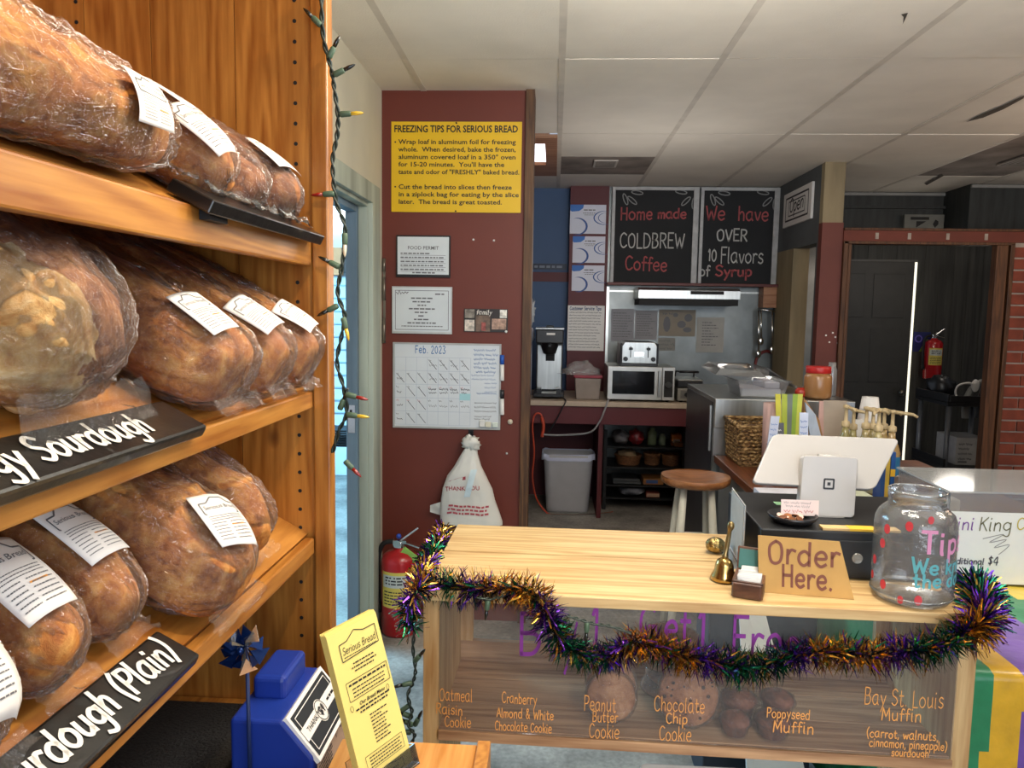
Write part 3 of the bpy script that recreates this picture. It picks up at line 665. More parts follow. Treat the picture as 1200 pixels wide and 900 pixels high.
def bagged_bread(label, center_y, kind, s_front, L_, W, H, seed, yaw=0, pw=2.6, lump=.012, mats=None, lab=None, split=False, tail=True, group='bagged loaves on the bread shelf', lift=.004, flap=(.02,.05), labrot=0, second=None):
    base=spt(kind,s_front,center_y,lift)
    ex=Vector((math.cos(TILT),0,-math.sin(TILT))); ez=Vector((math.sin(TILT),0,math.cos(TILT))); ey=ez.cross(ex)
    R=Matrix((ex,ey,ez)).transposed().to_4x4() @ Matrix.Rotation(yaw,4,'Z')
    X=Matrix.Translation(base)@R
    t=bpy.data.objects.new('bagged_bread',None); COL.objects.link(t); t.matrix_world=X; t.empty_display_size=.05
    t['label']=label; t['category']='bread'; t['group']=group; INV[t.name]=Matrix.Identity(4)
    lf=Loaf(L_,W,H,seed,pw,lump)
    m=MB(); nu,nv=(150,170) if split else (64,72)
    def fn(u,v):
        p=lf.surf(u,2*PI*v)
        if split:
            k=-.008+.05*noise.noise(p*14)-.60*(p.z-.07)-p.y
            if k>0: p=p+Vector((math.cos(2*PI*v)*0,math.cos(2*PI*v),math.sin(2*PI*v)))*(.010*min(1,k*60)*(.5+abs(noise.noise(p*38))*1.3))-Vector((0,0,0))
            elif k>-.03: p=p-Vector((0,math.cos(2*PI*v),math.sin(2*PI*v)))*(.006*(1+k/.03))
            p.z=max(p.z,.002)
        return p
    m.grid(fn,nu,nv,True,True)
    if split:       # a torn, paler crumb along the near side
        for i,fc in enumerate(m.f):
            c=sum((m.v[k] for k in fc),Vector())/4
            if c.y<-.008+.05*noise.noise(c*14)+.018*noise.noise(c*60)-.60*(c.z-.07) and c.x>-.25: m.m[i]=1
    m.build('loaf',(mats or [BREAD])+([CRUMB] if split else []),t)
    # bag: loose skin with creases, a flat flap at the front and a gathered tail behind
    m=MB()
    def bf(u,v):
        phi=2*PI*v
        p=lf.surf(u,phi,.007,.004,5)
        cr=abs(noise.noise(Vector((p.x*12+math.sin(phi*2)*1.2,phi*4.5,seed*2.2)))); c2=abs(noise.noise(Vector((p.x*38+phi*3,phi*6.5,seed*5.1))))
        p+=Vector((0,math.cos(phi),math.sin(phi)))*((.006)*(1-min(1,cr*2.6))**2+.003*(1-min(1,c2*3))**2)+Vector((.006*c2 if u<.3 else 0,0,0))
        p.z=max(p.z,.0015)
        return p
    m.grid(bf,90,110,True,True)
    if flap:
        fw,fh=flap
        def ff(u,v):
            y=(v-.5)*W*.86; x=.004+fw*u*1.2+.006*noise.noise(Vector((y*40,u*3,seed)))
            return Vector((x, y*(1+.12*u), max(.003,H*.30*(1-u)+fh*u*.5+.010*noise.noise(Vector((y*55,u*4,seed+4))))))
        m.grid(ff,5,26,True)
    if tail:
        def tf(u,v):
            phi=2*PI*v; rr=(1-u)**1.5*.45+.05+.13*max(0,u-.6)
            return Vector((-L_-.0-.10*u, math.cos(phi)*W*rr*.6*(1+.25*math.sin(phi*9)*u), H*.45+.05*u+math.sin(phi)*H*rr*.6*(1+.25*math.sin(phi*7)*u)))
        m.grid(tf,8,36,True,True)
    m.build('bag',BAG,t)
    for li,ls in enumerate([lab,second]):
        if not ls: continue
        t0,phi0,lw,lh,rot=ls       # centre along the loaf (m from front), angle round it, width along x, height round
        # map label coords (a along reading direction, b up) to the surface by shooting onto it
        def fmap(a,b,e=0):
            ca,sa=math.cos(rot),math.sin(rot); u_=a-lw/2; v_=b-lh/2
            dx=u_*ca-v_*sa; dy=-(u_*sa+v_*ca)
            xx=max(-1,min(1,(-t0+dx+L_/2)/(L_/2+.012))); tt=math.acos(xx)/PI
            rad=max(W,H)*.5
            ph=phi0+dy/rad
            return lf.surf(tt,ph,.0165+e,.0,5)
        m=MB(); m.grid(lambda u,v: fmap(lw*u,lh*v),12,16,True)
        lo=m.build('label',LABEL,t,solid=.0004)
        m=MB()
        def sub(q,n=6):
            return q
        # shop emblem: arched frame with name, then two columns of small print, one line struck in orange
        fr=[(.12,.60),(.12,.82),(.28,.82),(.38,.92),(.62,.92),(.72,.82),(.88,.82),(.88,.60)]
        outline(m,lambda a,b,e=0:fmap(a*lw,b*lh,e),fr,.012,.0008)
        qd,wd=typed('Serious Bread',.085,.0); sc=.66/wd
        lay(m,lambda a,b,e=0:fmap(a*lw,b*lh,e),[[(x_*sc,y_*1.0) for x_,y_ in q_] for q_ in qd],.17,.68,.0008)
        rr=random.Random(seed)
        for k in range(3): bars(m,lambda a,b,e=0:fmap(a*lw,b*lh,e),.14,.86,.535-k*.04,.012,.0008,rr)
        for k in range(6):
            bars(m,lambda a,b,e=0:fmap(a*lw,b*lh,e),.12,.46,.40-k*.058,.014,.0008,rr)
            bars(m,lambda a,b,e=0:fmap(a*lw,b*lh,e),.54,.88,.40-k*.058,.014,.0008,rr)
        m.mat(1); bars(m,lambda a,b,e=0:fmap(a*lw,b*lh,e),.54,.80,.342+.0,.022,.001,rr,False)
        m.build('label_print',[INKG,INKO],lo)
    return t
D2=math.radians
# top shelf
top=[('bagged loaf on the top shelf with two white labels, one curling over the black sign',.952,.02,.34,.112,.088,2,(.035,D2(120),.05,.075,D2(88)),(.10,D2(85),.045,.06,D2(85)),BREAD,3.0,.016),
     ('unlabelled brown bagged loaf on the top shelf, behind the black sign holder',1.078,.02,.32,.098,.08,3,None,None,BREADD,2.8,.018),
     ('dark bagged loaf at the far end of the top shelf, touching the post',1.21,.02,.30,.12,.088,4,(.06,D2(92),.06,.07,D2(80)),None,BREADD,2.8,.018)]
bagged_bread('biggest golden bagged loaf, lying lengthwise on the top shelf with one upright label',.872,'top',.108,.52,.19,.098,1,PI/2,3.4,.012,[BREAD],(.125,D2(146),.075,.066,D2(4)),False,True)
for lb,cy,sf,L_,W,H,sd,la,l2,mt,pw,lu in top: bagged_bread(lb,cy,'top',sf,L_,W,H,sd,0,pw,lu,[mt],la,False,True,second=l2)
bagged_bread('big round loaf with a split pale crust behind the Sourdough sign',.71,'middle',.062,.34,.225,.16,5,.0,2.6,.016,[BREADD],None,True,True,flap=(.03,.02))
mid=[('golden bagged pan loaf on the middle shelf, just right of the split round loaf',.96,.012,.42,.148,.115,6,(.068,D2(112),.046,.075,D2(82)),BREAD),
     ('second bagged pan loaf from the post on the middle shelf, label facing the aisle',1.112,.012,.42,.108,.115,7,(.066,D2(114),.046,.072,D2(92)),BREAD),
     ('bagged pan loaf touching the post at the far end of the middle shelf',1.24,.012,.42,.104,.118,8,(.052,D2(108),.044,.068,D2(100)),BREAD)]
for lb,cy,sf,L_,W,H,sd,la,mt in mid: bagged_bread(lb,cy,'middle',sf,L_,W,H,sd,0,4.2,.008,[mt],la)
low=[('bagged loaf at the picture edge on the bottom shelf, with the largest white label',.555,.058,.30,.11,.10,9,(.035,D2(110),.08,.085,D2(85)),BREAD),
     ('small bagged loaf with a long curled white label behind the Plain sign',.676,.07,.32,.092,.098,10,(.075,D2(100),.048,.095,D2(82)),BREAD),
     ('bagged loaf with white label at the end of the Plain sign',.786,.075,.34,.09,.10,11,(.085,D2(92),.05,.085,D2(84)),BREAD),
     ('wide bagged loaf with a square white label, second from the bottom shelf far end',.942,.012,.38,.165,.125,12,(.055,D2(92),.065,.08,D2(68)),BREAD),
     ('unlabelled bagged loaf at the empty far end of the bottom shelf',1.108,.05,.36,.112,.12,13,None,BREAD)]
for lb,cy,sf,L_,W,H,sd,la,mt in low: bagged_bread(lb,cy,'bottom',sf,L_,W,H,sd,0,2.8,.02,[mt],la)

# ------------------------------------------------------------------ black shelf signs
SIGNB=mat('black_sign_board','151515',.3,var=.3,scale=30,coat=.5,bump=.1)
CHALK=ink('white_paint_pen','eceae4',.5)
def shelf_sign(label, kind, ya, yb, text, wd=.062, n=.019, hgt=.035, bump=0, tilt=0):
    s0=-.012
    # board lies on the front lip
    A=spt(kind,s0,ya,n); B=spt(kind,s0+wd,ya,n); dn=Vector((-math.sin(TILT),0,-math.cos(TILT)))*.016
    A2=Vector((A.x,yb,A.z)); B2=Vector((B.x,yb,B.z))
    t=thing('shelf_sign',label,'sign',A)
    m=MB(); m.hexa([A+dn,A2+dn,B2+dn,B+dn],[A,A2,B2,B]); 
    m.build('board',SIGNB,t,bev=.004)
    if text:
        f=plane(A,(0,1,0),(B-A))
        m=MB(); qd,wid=hand(text,hgt,.0026,.22,.02,.08,wide=.8)
        lay(m,f,qd,(yb-ya)-wid-(.092 if kind=='middle' else .022),.018,.0012); m.build('lettering',CHALK,t)
    return t
shelf_sign('black sign reading Sourdough in white paint on the middle shelf','middle',.22,.868,'Tangy Sourdough',.064)
shelf_sign('black sign reading (Plain) in white paint on the bottom shelf','bottom',.22,.835,'Sourdough (Plain)',.060)
t=thing('shelf_sign','plain black sign holder hung on the top shelf edge, seen from below','sign',(XF,.9,1.5))
zt_=[h for k,h,t_ in SH if k=='top'][0]
m=MB()
a0=at(222,222,X=XF+.012); a1=at(384,282,X=XF+.03)
y0,y1=.875,1.30
m.prism([(XF-.03,y0,zt_+.020),(XF+.022,y0,zt_-.008),(XF+.030,y0,zt_+.008),(XF-.02,y0,zt_+.034)],(0,y1-y0,0))
m.build('board',SIGNB,t,bev=.002)
m=MB(); m.prism([(XF+.001,y0+.02,zt_-.012),(XF+.014,y0+.02,zt_-.012),(XF+.014,y0+.02,zt_+.006),(XF+.001,y0+.02,zt_+.006)],(0,.05,0)); m.build('bracket',BLACKM,t)

# ------------------------------------------------------------------ string of dead Christmas lights up the post
GREENW=mat('dark_green_wire','1c2a22',.5,var=.2); SOCK=mat('green_socket','49604c',.5)
def string_lights(label, pts, bulbs, group=None, r=.0022, twist=.0022):
    t=thing('string_lights',label,'string lights',pts[0])
    sp=spline(pts,14); m=MB()
    for k in range(2):
        q=[]
        for i,p in enumerate(sp):
            a=i*.42+k*PI; q.append(p+Vector((math.cos(a)*twist,0,math.sin(a)*twist*.3))+Vector((0,math.sin(a)*twist,0)))
        m.tube(q,r,6)
    m.build('wire',GREENW,t)
    for (p,d,col) in bulbs:
        p=Vector(p); d=Vector(d).normalized()
        m=MB(); m.rings([(p,.004),(p+d*.003,.0055),(p+d*.018,.005),(p+d*.020,.004)],10); s=m.build('socket',SOCK,t)
        m=MB(); m.rings([(p+d*.019,.0034),(p+d*.03,.0036),(p+d*.038,.0022),(p+d*.042,.0004)],10); m.build('bulb',mat('bulb_'+col,{'yellow':'d8b53a','red':'8a1f1a','clear':'d9d2b8','green':'2c5a3c','dark':'141a16'}[col],.2,coat=.6),s)
    return t
PYp=YE-.02
pp=[at(u,v,Y=PYp-.004) for u,v in [(377,-30),(377,15),(380,50),(388,80),(392,105),(396,135),(395,160),(390,185),(391,215),(395,240),(404,265),(403,295),(399,320),(396,345),(404,370),(400,395),(395,425),(403,455),(406,485),(397,505),(390,530)]]
def bl(u,v,u2,v2,c,dy=0): 
    a=at(u,v,Y=PYp-.006); b=at(u2,v2,Y=PYp-.006+dy); return (a,b-a,c)
string_lights('dark green string lights hanging down the front post of the bread shelf',pp,
  [bl(398,134,414,133,'yellow'),bl(376,30,371,25,'dark'),bl(385,68,388,62,'dark'),bl(391,88,395,86,'dark'),bl(392,227,376,228,'red'),bl(404,273,404,282,'clear'),bl(398,313,392,310,'dark'),bl(396,358,384,364,'dark'),bl(402,372,404,380,'yellow'),bl(405,462,425,467,'red'),bl(406,486,424,488,'yellow'),bl(398,480,402,470,'dark'),bl(404,540,416,552,'red')])

# ------------------------------------------------------------------ blue bin, pinwheel, flyers, little pine table
BLUEP=mat('blue_bin_plastic','1a3590',.4,var=.08,coat=.1)
t=thing('donation_bin','blue plastic bin with a black and white sloping label under the bread shelf','bin',(-.43,1.12,.728))
x0,x1,y0,y1=-.462,-.338,1.02,1.19; zb0=.7305
m=MB()
m.prism([(x0,y0,zb0),(x1,y0,zb0),(x1,y0,zb0+.075),(x1-.045,y0,zb0+.130),(x0,y0,zb0+.130)],(0,y1-y0,0))
m.build('body',BLUEP,t,bev=.006,segs=3)
m=MB(); m.box((x0+.010,y0+.06,zb0+.125),(x1-.062,y1-.012,zb0+.165)); m.build('hatch',BLUEP,t,bev=.008,segs=3)
# sloped label panel on the upper front edge
P0=at(331,829,Y=1.02); 
f=plane((x1+.004,y0+.004,zb0+.064),(0,1,0),(-.052,0,.066),.004)
wl,hl=.162,.082
m=MB(); m.add([f(0,0,-.004),f(wl,0,-.004),f(wl,hl,-.004),f(0,hl,-.004),f(0,0,.003),f(wl,0,.003),f(wl,hl,.003),f(0,hl,.003)],[(0,3,2,1),(4,5,6,7),(0,1,5,4),(1,2,6,5),(2,3,7,6),(3,0,4,7)])
o=m.build('sign_plate',PAPER,t)
m=MB(); rect(m,f,.006,.006,wl-.006,hl-.006,.0035); m.mat(1); rect(m,f,.006,.032,wl-.006,.052,.0042); outline(m,f,[(.014,.012),(wl-.014,.012),(wl-.014,hl-.012),(.014,hl-.012)],.0007,.0042)
for k in range(24):
    a=2*PI*k/24; m.add([f(wl/2,hl/2,.0045),f(wl/2+.018*math.cos(a),hl/2+.018*math.sin(a),.0045),f(wl/2+.018*math.cos(a+.262),hl/2+.018*math.sin(a+.262),.0045)],[(0,1,2)])
m.mat(2)
outline(m,f,[(wl/2+.016*math.cos(2*PI*k/20),hl/2+.016*math.sin(2*PI*k/20)) for k in range(20)],.0007,.0052)
qd,wd=typed('THANK YOU',.009); lay(m,f,qd,.02,.038,.0052); qd,wd=typed('$1',.014,.02); lay(m,f,qd,wl/2-wd/2,hl/2-.006,.0055); bars(m,f,wl/2+.03,wl-.02,.040,.004,.0052)
m.build('sign_print',[mat('dark_slate_print','23282e',.5),PAPER,INKK],o)
f2=plane((x1+.0015,y0+.012,zb0+.01),(0,1,0),(0,0,1)); m=MB(); rect(m,f2,0,0,.145,.058,.0005); m.mat(1); rr=random.Random(5)
for k in range(7): bars(m,f2,.008,.075,.050-k*.0065,.003,.001,rr)
squiggle(m,f2,.085,.14,.03,.03,.001,rr,.001); m.build('info_sheet',[mat('tan_sheet','b59a86',.7),INKK],t)
t=thing('pinwheel','dark blue foil pinwheel on a thin stick beside the blue bin','pinwheel',(-.485,1.0,.73))
c=at(287,757,Y=1.0); m=MB(); m.cyl((c.x,c.y+.01,.7305),(c.x,c.y+.006,c.z),.003,seg=8); m.build('stick',mat('blue_stick','1a2c5a',.5),t)
m=MB(); rr=random.Random(4)
NAVYF=mat('navy_foil','0e2a5e',.25,.6); SILF=mat('silver_foil','d8d2c4',.2,.8)
for k in range(12):
    a=2*PI*k/12; m.mat(1 if k in (1,4,9) else 0); r_=.030+.004*(k%2)
    d=Vector((math.cos(a),-.25*(k%2),math.sin(a))); e_=Vector((math.cos(a+.55),0,math.sin(a+.55)))
    m.add([c, c+d*r_+Vector((0,-.012,0)), c+e_*r_*1.1+Vector((0,-.003,0)), c+e_*.014+Vector((0,-.014,0))],[(0,1,2,3)])
m.build('vanes',[NAVYF,SILF],t,solid=.0006); m=MB(); m.ball(c+Vector((0,-.016,0)),.006,10,8); m.build('hub',NAVYF,t)

# little pine table with the flyer holder
TZ=.79
t=thing('pine_stand','small pine stand with a raised right edge holding the yellow flyers','table',(-.19,.98,0))
tb=at(520,871,Z=TZ).y
xl=-.318; xr=at(560,872,Z=TZ).x; xr2=at(575,871,Z=TZ+.006).x
m=MB(); 
for k in range(2): m.box((xl+(xr-xl)*k/2+.0005,.62,TZ-.02),(xl+(xr-xl)*(k+1)/2-.0005,tb,TZ))
m.build('top',wood('stand_pine','dba560','b9752f','Y',.4,knots=False),t,bev=.0015)
m=MB(); m.box((xr,.62,.0),(xr2,tb+.0,TZ+.008)); m.build('side_board',wood('stand_pine_side','cf9348','a8692b','Z',.45,knots=False),t,bev=.002)
m=MB(); m.box((xl,.62,0),(xl+.018,tb-.002,TZ-.02)); m.build('side_board',wood('stand_pine_side','cf9348','a8692b','Z',.45,knots=False),t,bev=.002)
m=MB(); m.box((xl+.018,tb-.02,0.05),(xr,tb-.004,TZ-.02)); m.build('back_board',PINE_PZ,t)
# flyer holder and flyers
YEL=mat('yellow_flyer_paper','ecd77c',.7,var=.02); YED=mat('yellow_flyer_edges','d9bf5e',.8,var=.15,scale=300,stretch=(.02,1,.02))
base=Vector((-.205,.985,TZ+.002)); 
tl=at(382,747,Y=.945); tr=at(434,720,Y=1.015); br=at(466,905,Y=.975); bl_=at(401,905,Y=.905)
u=(tr-tl); v=(tl-bl_); 
u.normalize(); nrm=u.cross(v).normalized(); v=nrm.cross(u).normalized()
Wf=.092; Hf=.2165
o0=tl-v*Hf
tflat=thing('flyer_stack','stack of pale yellow folded Serious Bread flyers standing in a clear holder','flyers',o0)
nst=9
mA=MB()
for k in range(nst):
    back=-nrm*(.0014*k); sh=Vector((0,0,-.0005*k))
    q=[o0+back, o0+u*Wf+back, o0+u*Wf+v*Hf+back+v*(.002*(k%3)), o0+v*Hf+back+v*(.002*(k%3))]
    mA.hexa([p-nrm*.0011 for p in q],q)
mA.build('flyer',[YEL],tflat)
f=plane(o0,u,v,.0003); m=MB(); rr=random.Random(12)
outline(m,f,[(.016,.175),(.016,.198),(.030,.199),(.046,.209),(.062,.203),(.084,.203),(.084,.178)],.0006)
qd,wd=hand('Serious Bread',.0095,.0005,.2,.01); sc=.062/wd; lay(m,f,[[(a*sc,b*1.0) for a,b in q] for q in qd],.019,.183)
bars(m,f,.02,.08,.1785,.0012,rnd=rr)
for k,y in enumerate((.166,.161,.156)): bars(m,f,.032-.004*(k==1),.07+.004*(k==1),y,.0018,rnd=rr)
outline(m,f,[(.012,.122),(.088,.122),(.088,.147),(.012,.147)],.0004); bars(m,f,.016,.085,.141,.0026,rnd=rr)
for k in range(3): bars(m,f,.02,.08,.135-k*.005,.0016,rnd=rr)
qd,wd=typed('Our Bread Menu',.005,.02,1,.25); lay(m,f,qd,.05-wd/2,.112); bars(m,f,.018,.082,.107,.0022,rnd=rr); bars(m,f,.024,.076,.102,.0022,rnd=rr)
for sx in (.012,.08): outline(m,f,[(sx+.0025*math.cos(a*.7),.113+.004*math.sin(a*.7)) for a in range(9)],.0003)
for k in range(9): bars(m,f,.038,.064+rr.uniform(-.008,.006),.092-k*.0047,.0016,rnd=rr)
squiggle(m,f,.016,.03,.062,.02,.0006,rr); squiggle(m,f,.074,.083,.07,.028,.0004,rr)
outline(m,f,[(.014,.026),(.084,.026),(.084,.046),(.014,.046)],.0003)
for k in range(4): bars(m,f,.02,.08,.041-k*.0042,.0015,rnd=rr)
outline(m,f,[(.03,.003),(.03,.014),(.045,.02),(.06,.016),(.075,.015),(.075,.003)],.0005); qd,wd=hand('Bread',.008,.0004,.2,.01); lay(m,f,qd,.036,.005)
m.build('flyer_print',INKK,tflat)
hb=o0+u*Wf*.5
t=thing('flyer_holder','clear plastic holder on the pine stand around the yellow flyers','holder',(hb.x,hb.y,TZ))
m=MB(); H1=.026
oo=o0-v*.004
def hp(a,b,c): return oo+u*a+v*b+nrm*c
for (a0,b0,c0,a1,b1,c1) in ((-.004,-.0,.004,Wf+.004,H1,.006),(-.004,0,-.020,Wf+.004,H1*2,-.018),(-.006,0,-.020,-.004,H1,.006),(Wf+.004,0,-.020,Wf+.006,H1,.006),(-.006,-.003,-.02,Wf+.006,-.001,.006)):
    m.hexa([hp(a0,b0,c0),hp(a1,b0,c0),hp(a1,b0,c1),hp(a0,b0,c1)],[hp(a0,b1,c0),hp(a1,b1,c0),hp(a1,b1,c1),hp(a0,b1,c1)])
m.build('pocket',CLEAR,t)
zlow=min(p.z for p in m.v)
m=MB(); m.box((hb.x-.05,hb.y-.03,TZ+.0005),(hb.x+.05,hb.y+.05,TZ+.004))
m.hexa([(hb.x-.02,hb.y,TZ+.004),(hb.x+.02,hb.y,TZ+.004),(hb.x+.02,hb.y+.01,TZ+.004),(hb.x-.02,hb.y+.01,TZ+.004)],[(hb.x-.02,hb.y,max(TZ+.006,zlow+.006)),(hb.x+.02,hb.y,max(TZ+.006,zlow+.006)),(hb.x+.02,hb.y+.01,max(TZ+.006,zlow+.006)),(hb.x-.02,hb.y+.01,max(TZ+.006,zlow+.006))])
m.build('foot',CLEAR,t)
# ------------------------------------------------------------------ display counter (its own axes: x along the front, y to the back)
CT=0.90
cA=at(488,691,Z=CT); cB=at(1158,721,Z=CT)
cang=math.atan2(cB.y-cA.y,cB.x-cA.x); CL=(cB-cA).length
CM=Matrix.Translation((cA.x,cA.y,0))@Matrix.Rotation(cang,4,'Z')
def cw(x,y,z): return CM@Vector((x,y,z))
CDEP=(at(690,620,Z=CT)-cw(0,0,CT)).dot(CM.to_3x3()@Vector((0,1,0)))
def cloc(p): return CM.inverted()@Vector(p)
class CMB(MB):           # builder in counter axes
    def build(self,*a,**k): k['xf']=CM; return MB.build(self,*a,**k)
dc=thing('display_counter','pale pine display counter with a glass front and open back, tinsel along its edge','counter',cw(CL/2,.2,0),rotz=cang)
SHT=.605; INB=.32                       # inner shelf height, inner depth
yb1=CDEP*.53
m=CMB(); m.box((0,0,CT-.022),(CL,yb1,CT)); dcf=m.build('top_board',PINE_P,dc,bev=.002)
m=CMB(); m.box((.012,yb1+.009,CT-.022),(CL*.985,CDEP,CT)); m.build('top_board',PINE_P,dc,bev=.002)
pxr=cloc(at(1145,790,Y=1.43)).x
for x0,x1 in ((.012,.045),(min(pxr,CL-.004)-.035,min(pxr,CL-.004))):
    m=CMB(); nb=2
    for k in range(nb): m.box((x0,.012+INB*k/nb,0.0),(x1,.012+INB*(k+1)/nb-.0012,CT-.0225))
    m.build('side_panel',PINE_PZ,dc,bev=.001)
XI0=.045; XI1=min(pxr,CL-.004)-.035
for xa in (XI0,XI1-.03):
    m=CMB(); m.box((xa,INB-.005,SHT+.05),(xa+.03,INB+.012,CT-.023)); m.build('corner_cleat',PINE_PZ,dc)
m=CMB(); nb=3
for k in range(nb): m.box((XI0,.016+(INB-.0)*k/nb,SHT-.02),(XI1,.016+INB*(k+1)/nb-.001,SHT))
GREYPINE=wood('shelf_pine','c79f76','8a6242','X',.6,coat=0,island=.05)
m.build('inner_shelf',GREYPINE,dc,bev=.001)
m=CMB(); m.box((XI0,INB-.005,SHT),(XI1,INB+.012,SHT+.05)); m.build('back_rail',GREYPINE,dc,bev=.0015)
m=CMB(); m.box((XI0,.002,SHT-.022),(XI1,.0155,SHT-.001)); m.build('shelf_edge',GREYPINE,dc,bev=.001)
m=CMB(); m.box((XI0+.001,.006,SHT),(XI1-.001,.009,CT-.023)); gl=m.build('glass_front',film('counter_glass',(.97,.97,.975),.03,.0,0,fres=.5),dc)
fC=lambda a,b,e=0: cw(a,.0055-e,b)
m=MB(); ORANGE=ink('orange_marker','e8a052')
def cwrite(mb,text,u,v,h,hw,wpx,track=.12,slant=.0):
    p=cloc(at(u,v,Y=cA.y))
    for _ in range(3): p=cloc(at(u,v,Y=cw(p.x,.006,0).y))
    q,w_=hand(text,h,hw,slant,.03,track); s=wpx*cw(p.x,0,0).y/F/w_
    lay(mb,fC,[[(x*s,y) for x,y in k] for k in q],p.x,p.z,.0006)
for text,u,v,h,wp in [('Oatmeal',515,820,.026,42),('Raisin',511,836,.022,34),('Cookie',521,851,.023,34),
    ('Cranberry',588,823,.022,44),('Almond & White',582,840,.020,71),('Chocolate Cookie',580,855,.020,71),
    ('Peanut',684,832,.030,40),('Butter',694,845,.022,32),('Cookie',690,864,.030,38),
    ('Chocolate',766,832,.030,62),('Chip',780,847,.022,27),('Cookie',772,867,.030,40),
    ('Poppyseed',898,840,.020,52),('Muffin',905,857,.024,50),
    ('Bay St. Louis',1012,825,.034,93),('Muffin',1032,843,.026,48),('(carrot, walnuts,',1015,863,.018,84),('cinnamon, pineapple)',1018,874,.017,91),('sourdough',1044,885,.016,44)]:
    cwrite(m,text,u,v,h,.0012,wp)
m.build('orange_lettering',ORANGE,gl)
for nm,text,u,v,h,wp in [('purple_lettering','B',607,764,.085,32),('purple_lettering','uy',640,764,.10,40),('purple_lettering','1',692,752,.075,13),('purple_lettering','G',748,752,.075,24),('purple_lettering','et',778,752,.07,34),('purple_lettering','1',816,756,.075,14),('purple_lettering','Free',856,772,.085,84)]:
    m=MB(); cwrite(m,text,u,v,h,.0044,wp); m.build(nm,ink('purple_marker','7b2a86'),gl)

# ------------------------------------------------------------------ baked goods inside the case
BAGC=film('cookie_film',(.98,.97,.96),.015,.015,.6,45,.09,(1,1,1),.5)
CHOC=bread_mat('peanut_cookie','8a5a3a','b07c54','c99a70'); CHIPC=bread_mat('chip_cookie','6f452e','a8724c','c48e64'); DARKM=bread_mat('muffin_crust','5a2f22','8a4f38','a86c4e')
def cookie(label,u,v,w_px,depth,tilt,seed,mt,chips=0,yaw=0):
    """wrapped cookie standing on edge, leaning back; u,v = bottom centre in the photo"""
    p=cloc(at(u,v,Y=cA.y+depth)); r=w_px*(cA.y+depth)/F/2
    c=Vector((p.x,depth+.0,SHT+.004+r*math.cos(tilt)+.006)); 
    R=Matrix.Rotation(yaw,3,'Z')@Matrix.Rotation(-tilt,3,'X')
    t=thing('wrapped_cookie',label,'cookie',cw(c.x,c.y,SHT+.003),'cookies in the display counter')
    def shape(off,sd):
        def fn(u_,v_):
            a=2*PI*v_; x=math.cos(PI*u_); pr=(max(0,1-abs(x)**3.2))**(1/2.2)
            rr=(r+off-.006)*pr*(1+.03*noise.noise(Vector((math.cos(a)*2,math.sin(a)*2,seed)))); th=.013+off
            q=Vector((rr*math.cos(a), -x*th+.004*noise.noise(Vector((rr*math.cos(a)*60,rr*math.sin(a)*60,sd))), rr*math.sin(a)))
            return c+R@q
        return fn
    m=CMB(); m.grid(shape(0,seed),16,40,True,True); o=m.build('cookie',mt,t)
    if chips:
        m=CMB(); rr=random.Random(seed)
        for k in range(chips):
            a=rr.uniform(0,2*PI); d=r*.85*math.sqrt(rr.random()); m.ball(c+R@Vector((d*math.cos(a),-.0125,d*math.sin(a))),rr.uniform(.002,.0045),8,6,(1,.6,1))
        m.build('chocolate_chips',mat('dark_chocolate','3a2116',.4,var=.2),o)
    m=CMB()
    def bagf(u_,v_):
        q=shape(.0035,seed+5)(u_,v_); a=2*PI*v_
        return q+R@Vector((math.cos(a),0,math.sin(a)))*(.004*abs(noise.noise(Vector((a*4,u_*9,seed)))))
    m.grid(bagf,18,56,True,True); m.build('wrapper',BAGC,t)
    return t
def cookie_flat(label,x,y,z,r,seed,mt):
    t=thing('wrapped_cookie',label,'cookie',cw(x,y,z),'cookies in the display counter')
    def fn(off):
        def g(u_,v_):
            a=2*PI*v_; q=math.cos(PI*u_); pr=(max(0,1-abs(q)**3))**(1/2.2); rr=(r+off)*pr*(1+.05*noise.noise(Vector((math.cos(a)*2,math.sin(a)*2,seed))))
            return Vector((x+rr*math.cos(a),y+rr*math.sin(a),z+.0145+q*(.011+off)+.002*noise.noise(Vector((rr*math.cos(a)*60,rr*math.sin(a)*60,seed)))))
        return g
    m=CMB(); m.grid(fn(0),12,36,True,True); m.build('cookie',mt,t)
    m=CMB(); m.grid(fn(.0028),12,48,True,True); m.build('wrapper',BAGC,t)
cookie('wrapped peanut butter cookie standing upright behind its orange name',714,868,66,.052,.16,31,CHOC)
cookie('wrapped cookie leaning behind the peanut butter cookie',714,860,66,.098,.16,33,CHOC)
cookie('wrapped chocolate chip cookie standing upright behind its orange name',803,868,78,.056,.2,35,CHIPC,26)
pcs=cloc(at(788,840,Y=cA.y+.15))
names=['wrapped chocolate chip cookie lying lowest in the flat pile behind the upright one','second wrapped cookie from the bottom of the flat chocolate chip pile','third wrapped cookie from the bottom of the flat chocolate chip pile','fourth wrapped cookie from the bottom of the flat chocolate chip pile','wrapped cookie on top of the flat chocolate chip pile']
for k in range(5): cookie_flat(names[k],pcs.x+(.006 if k%2 else -.004),.205+.004*(k%3),SHT+.003+k*.0292,.062,40+k,CHIPC)
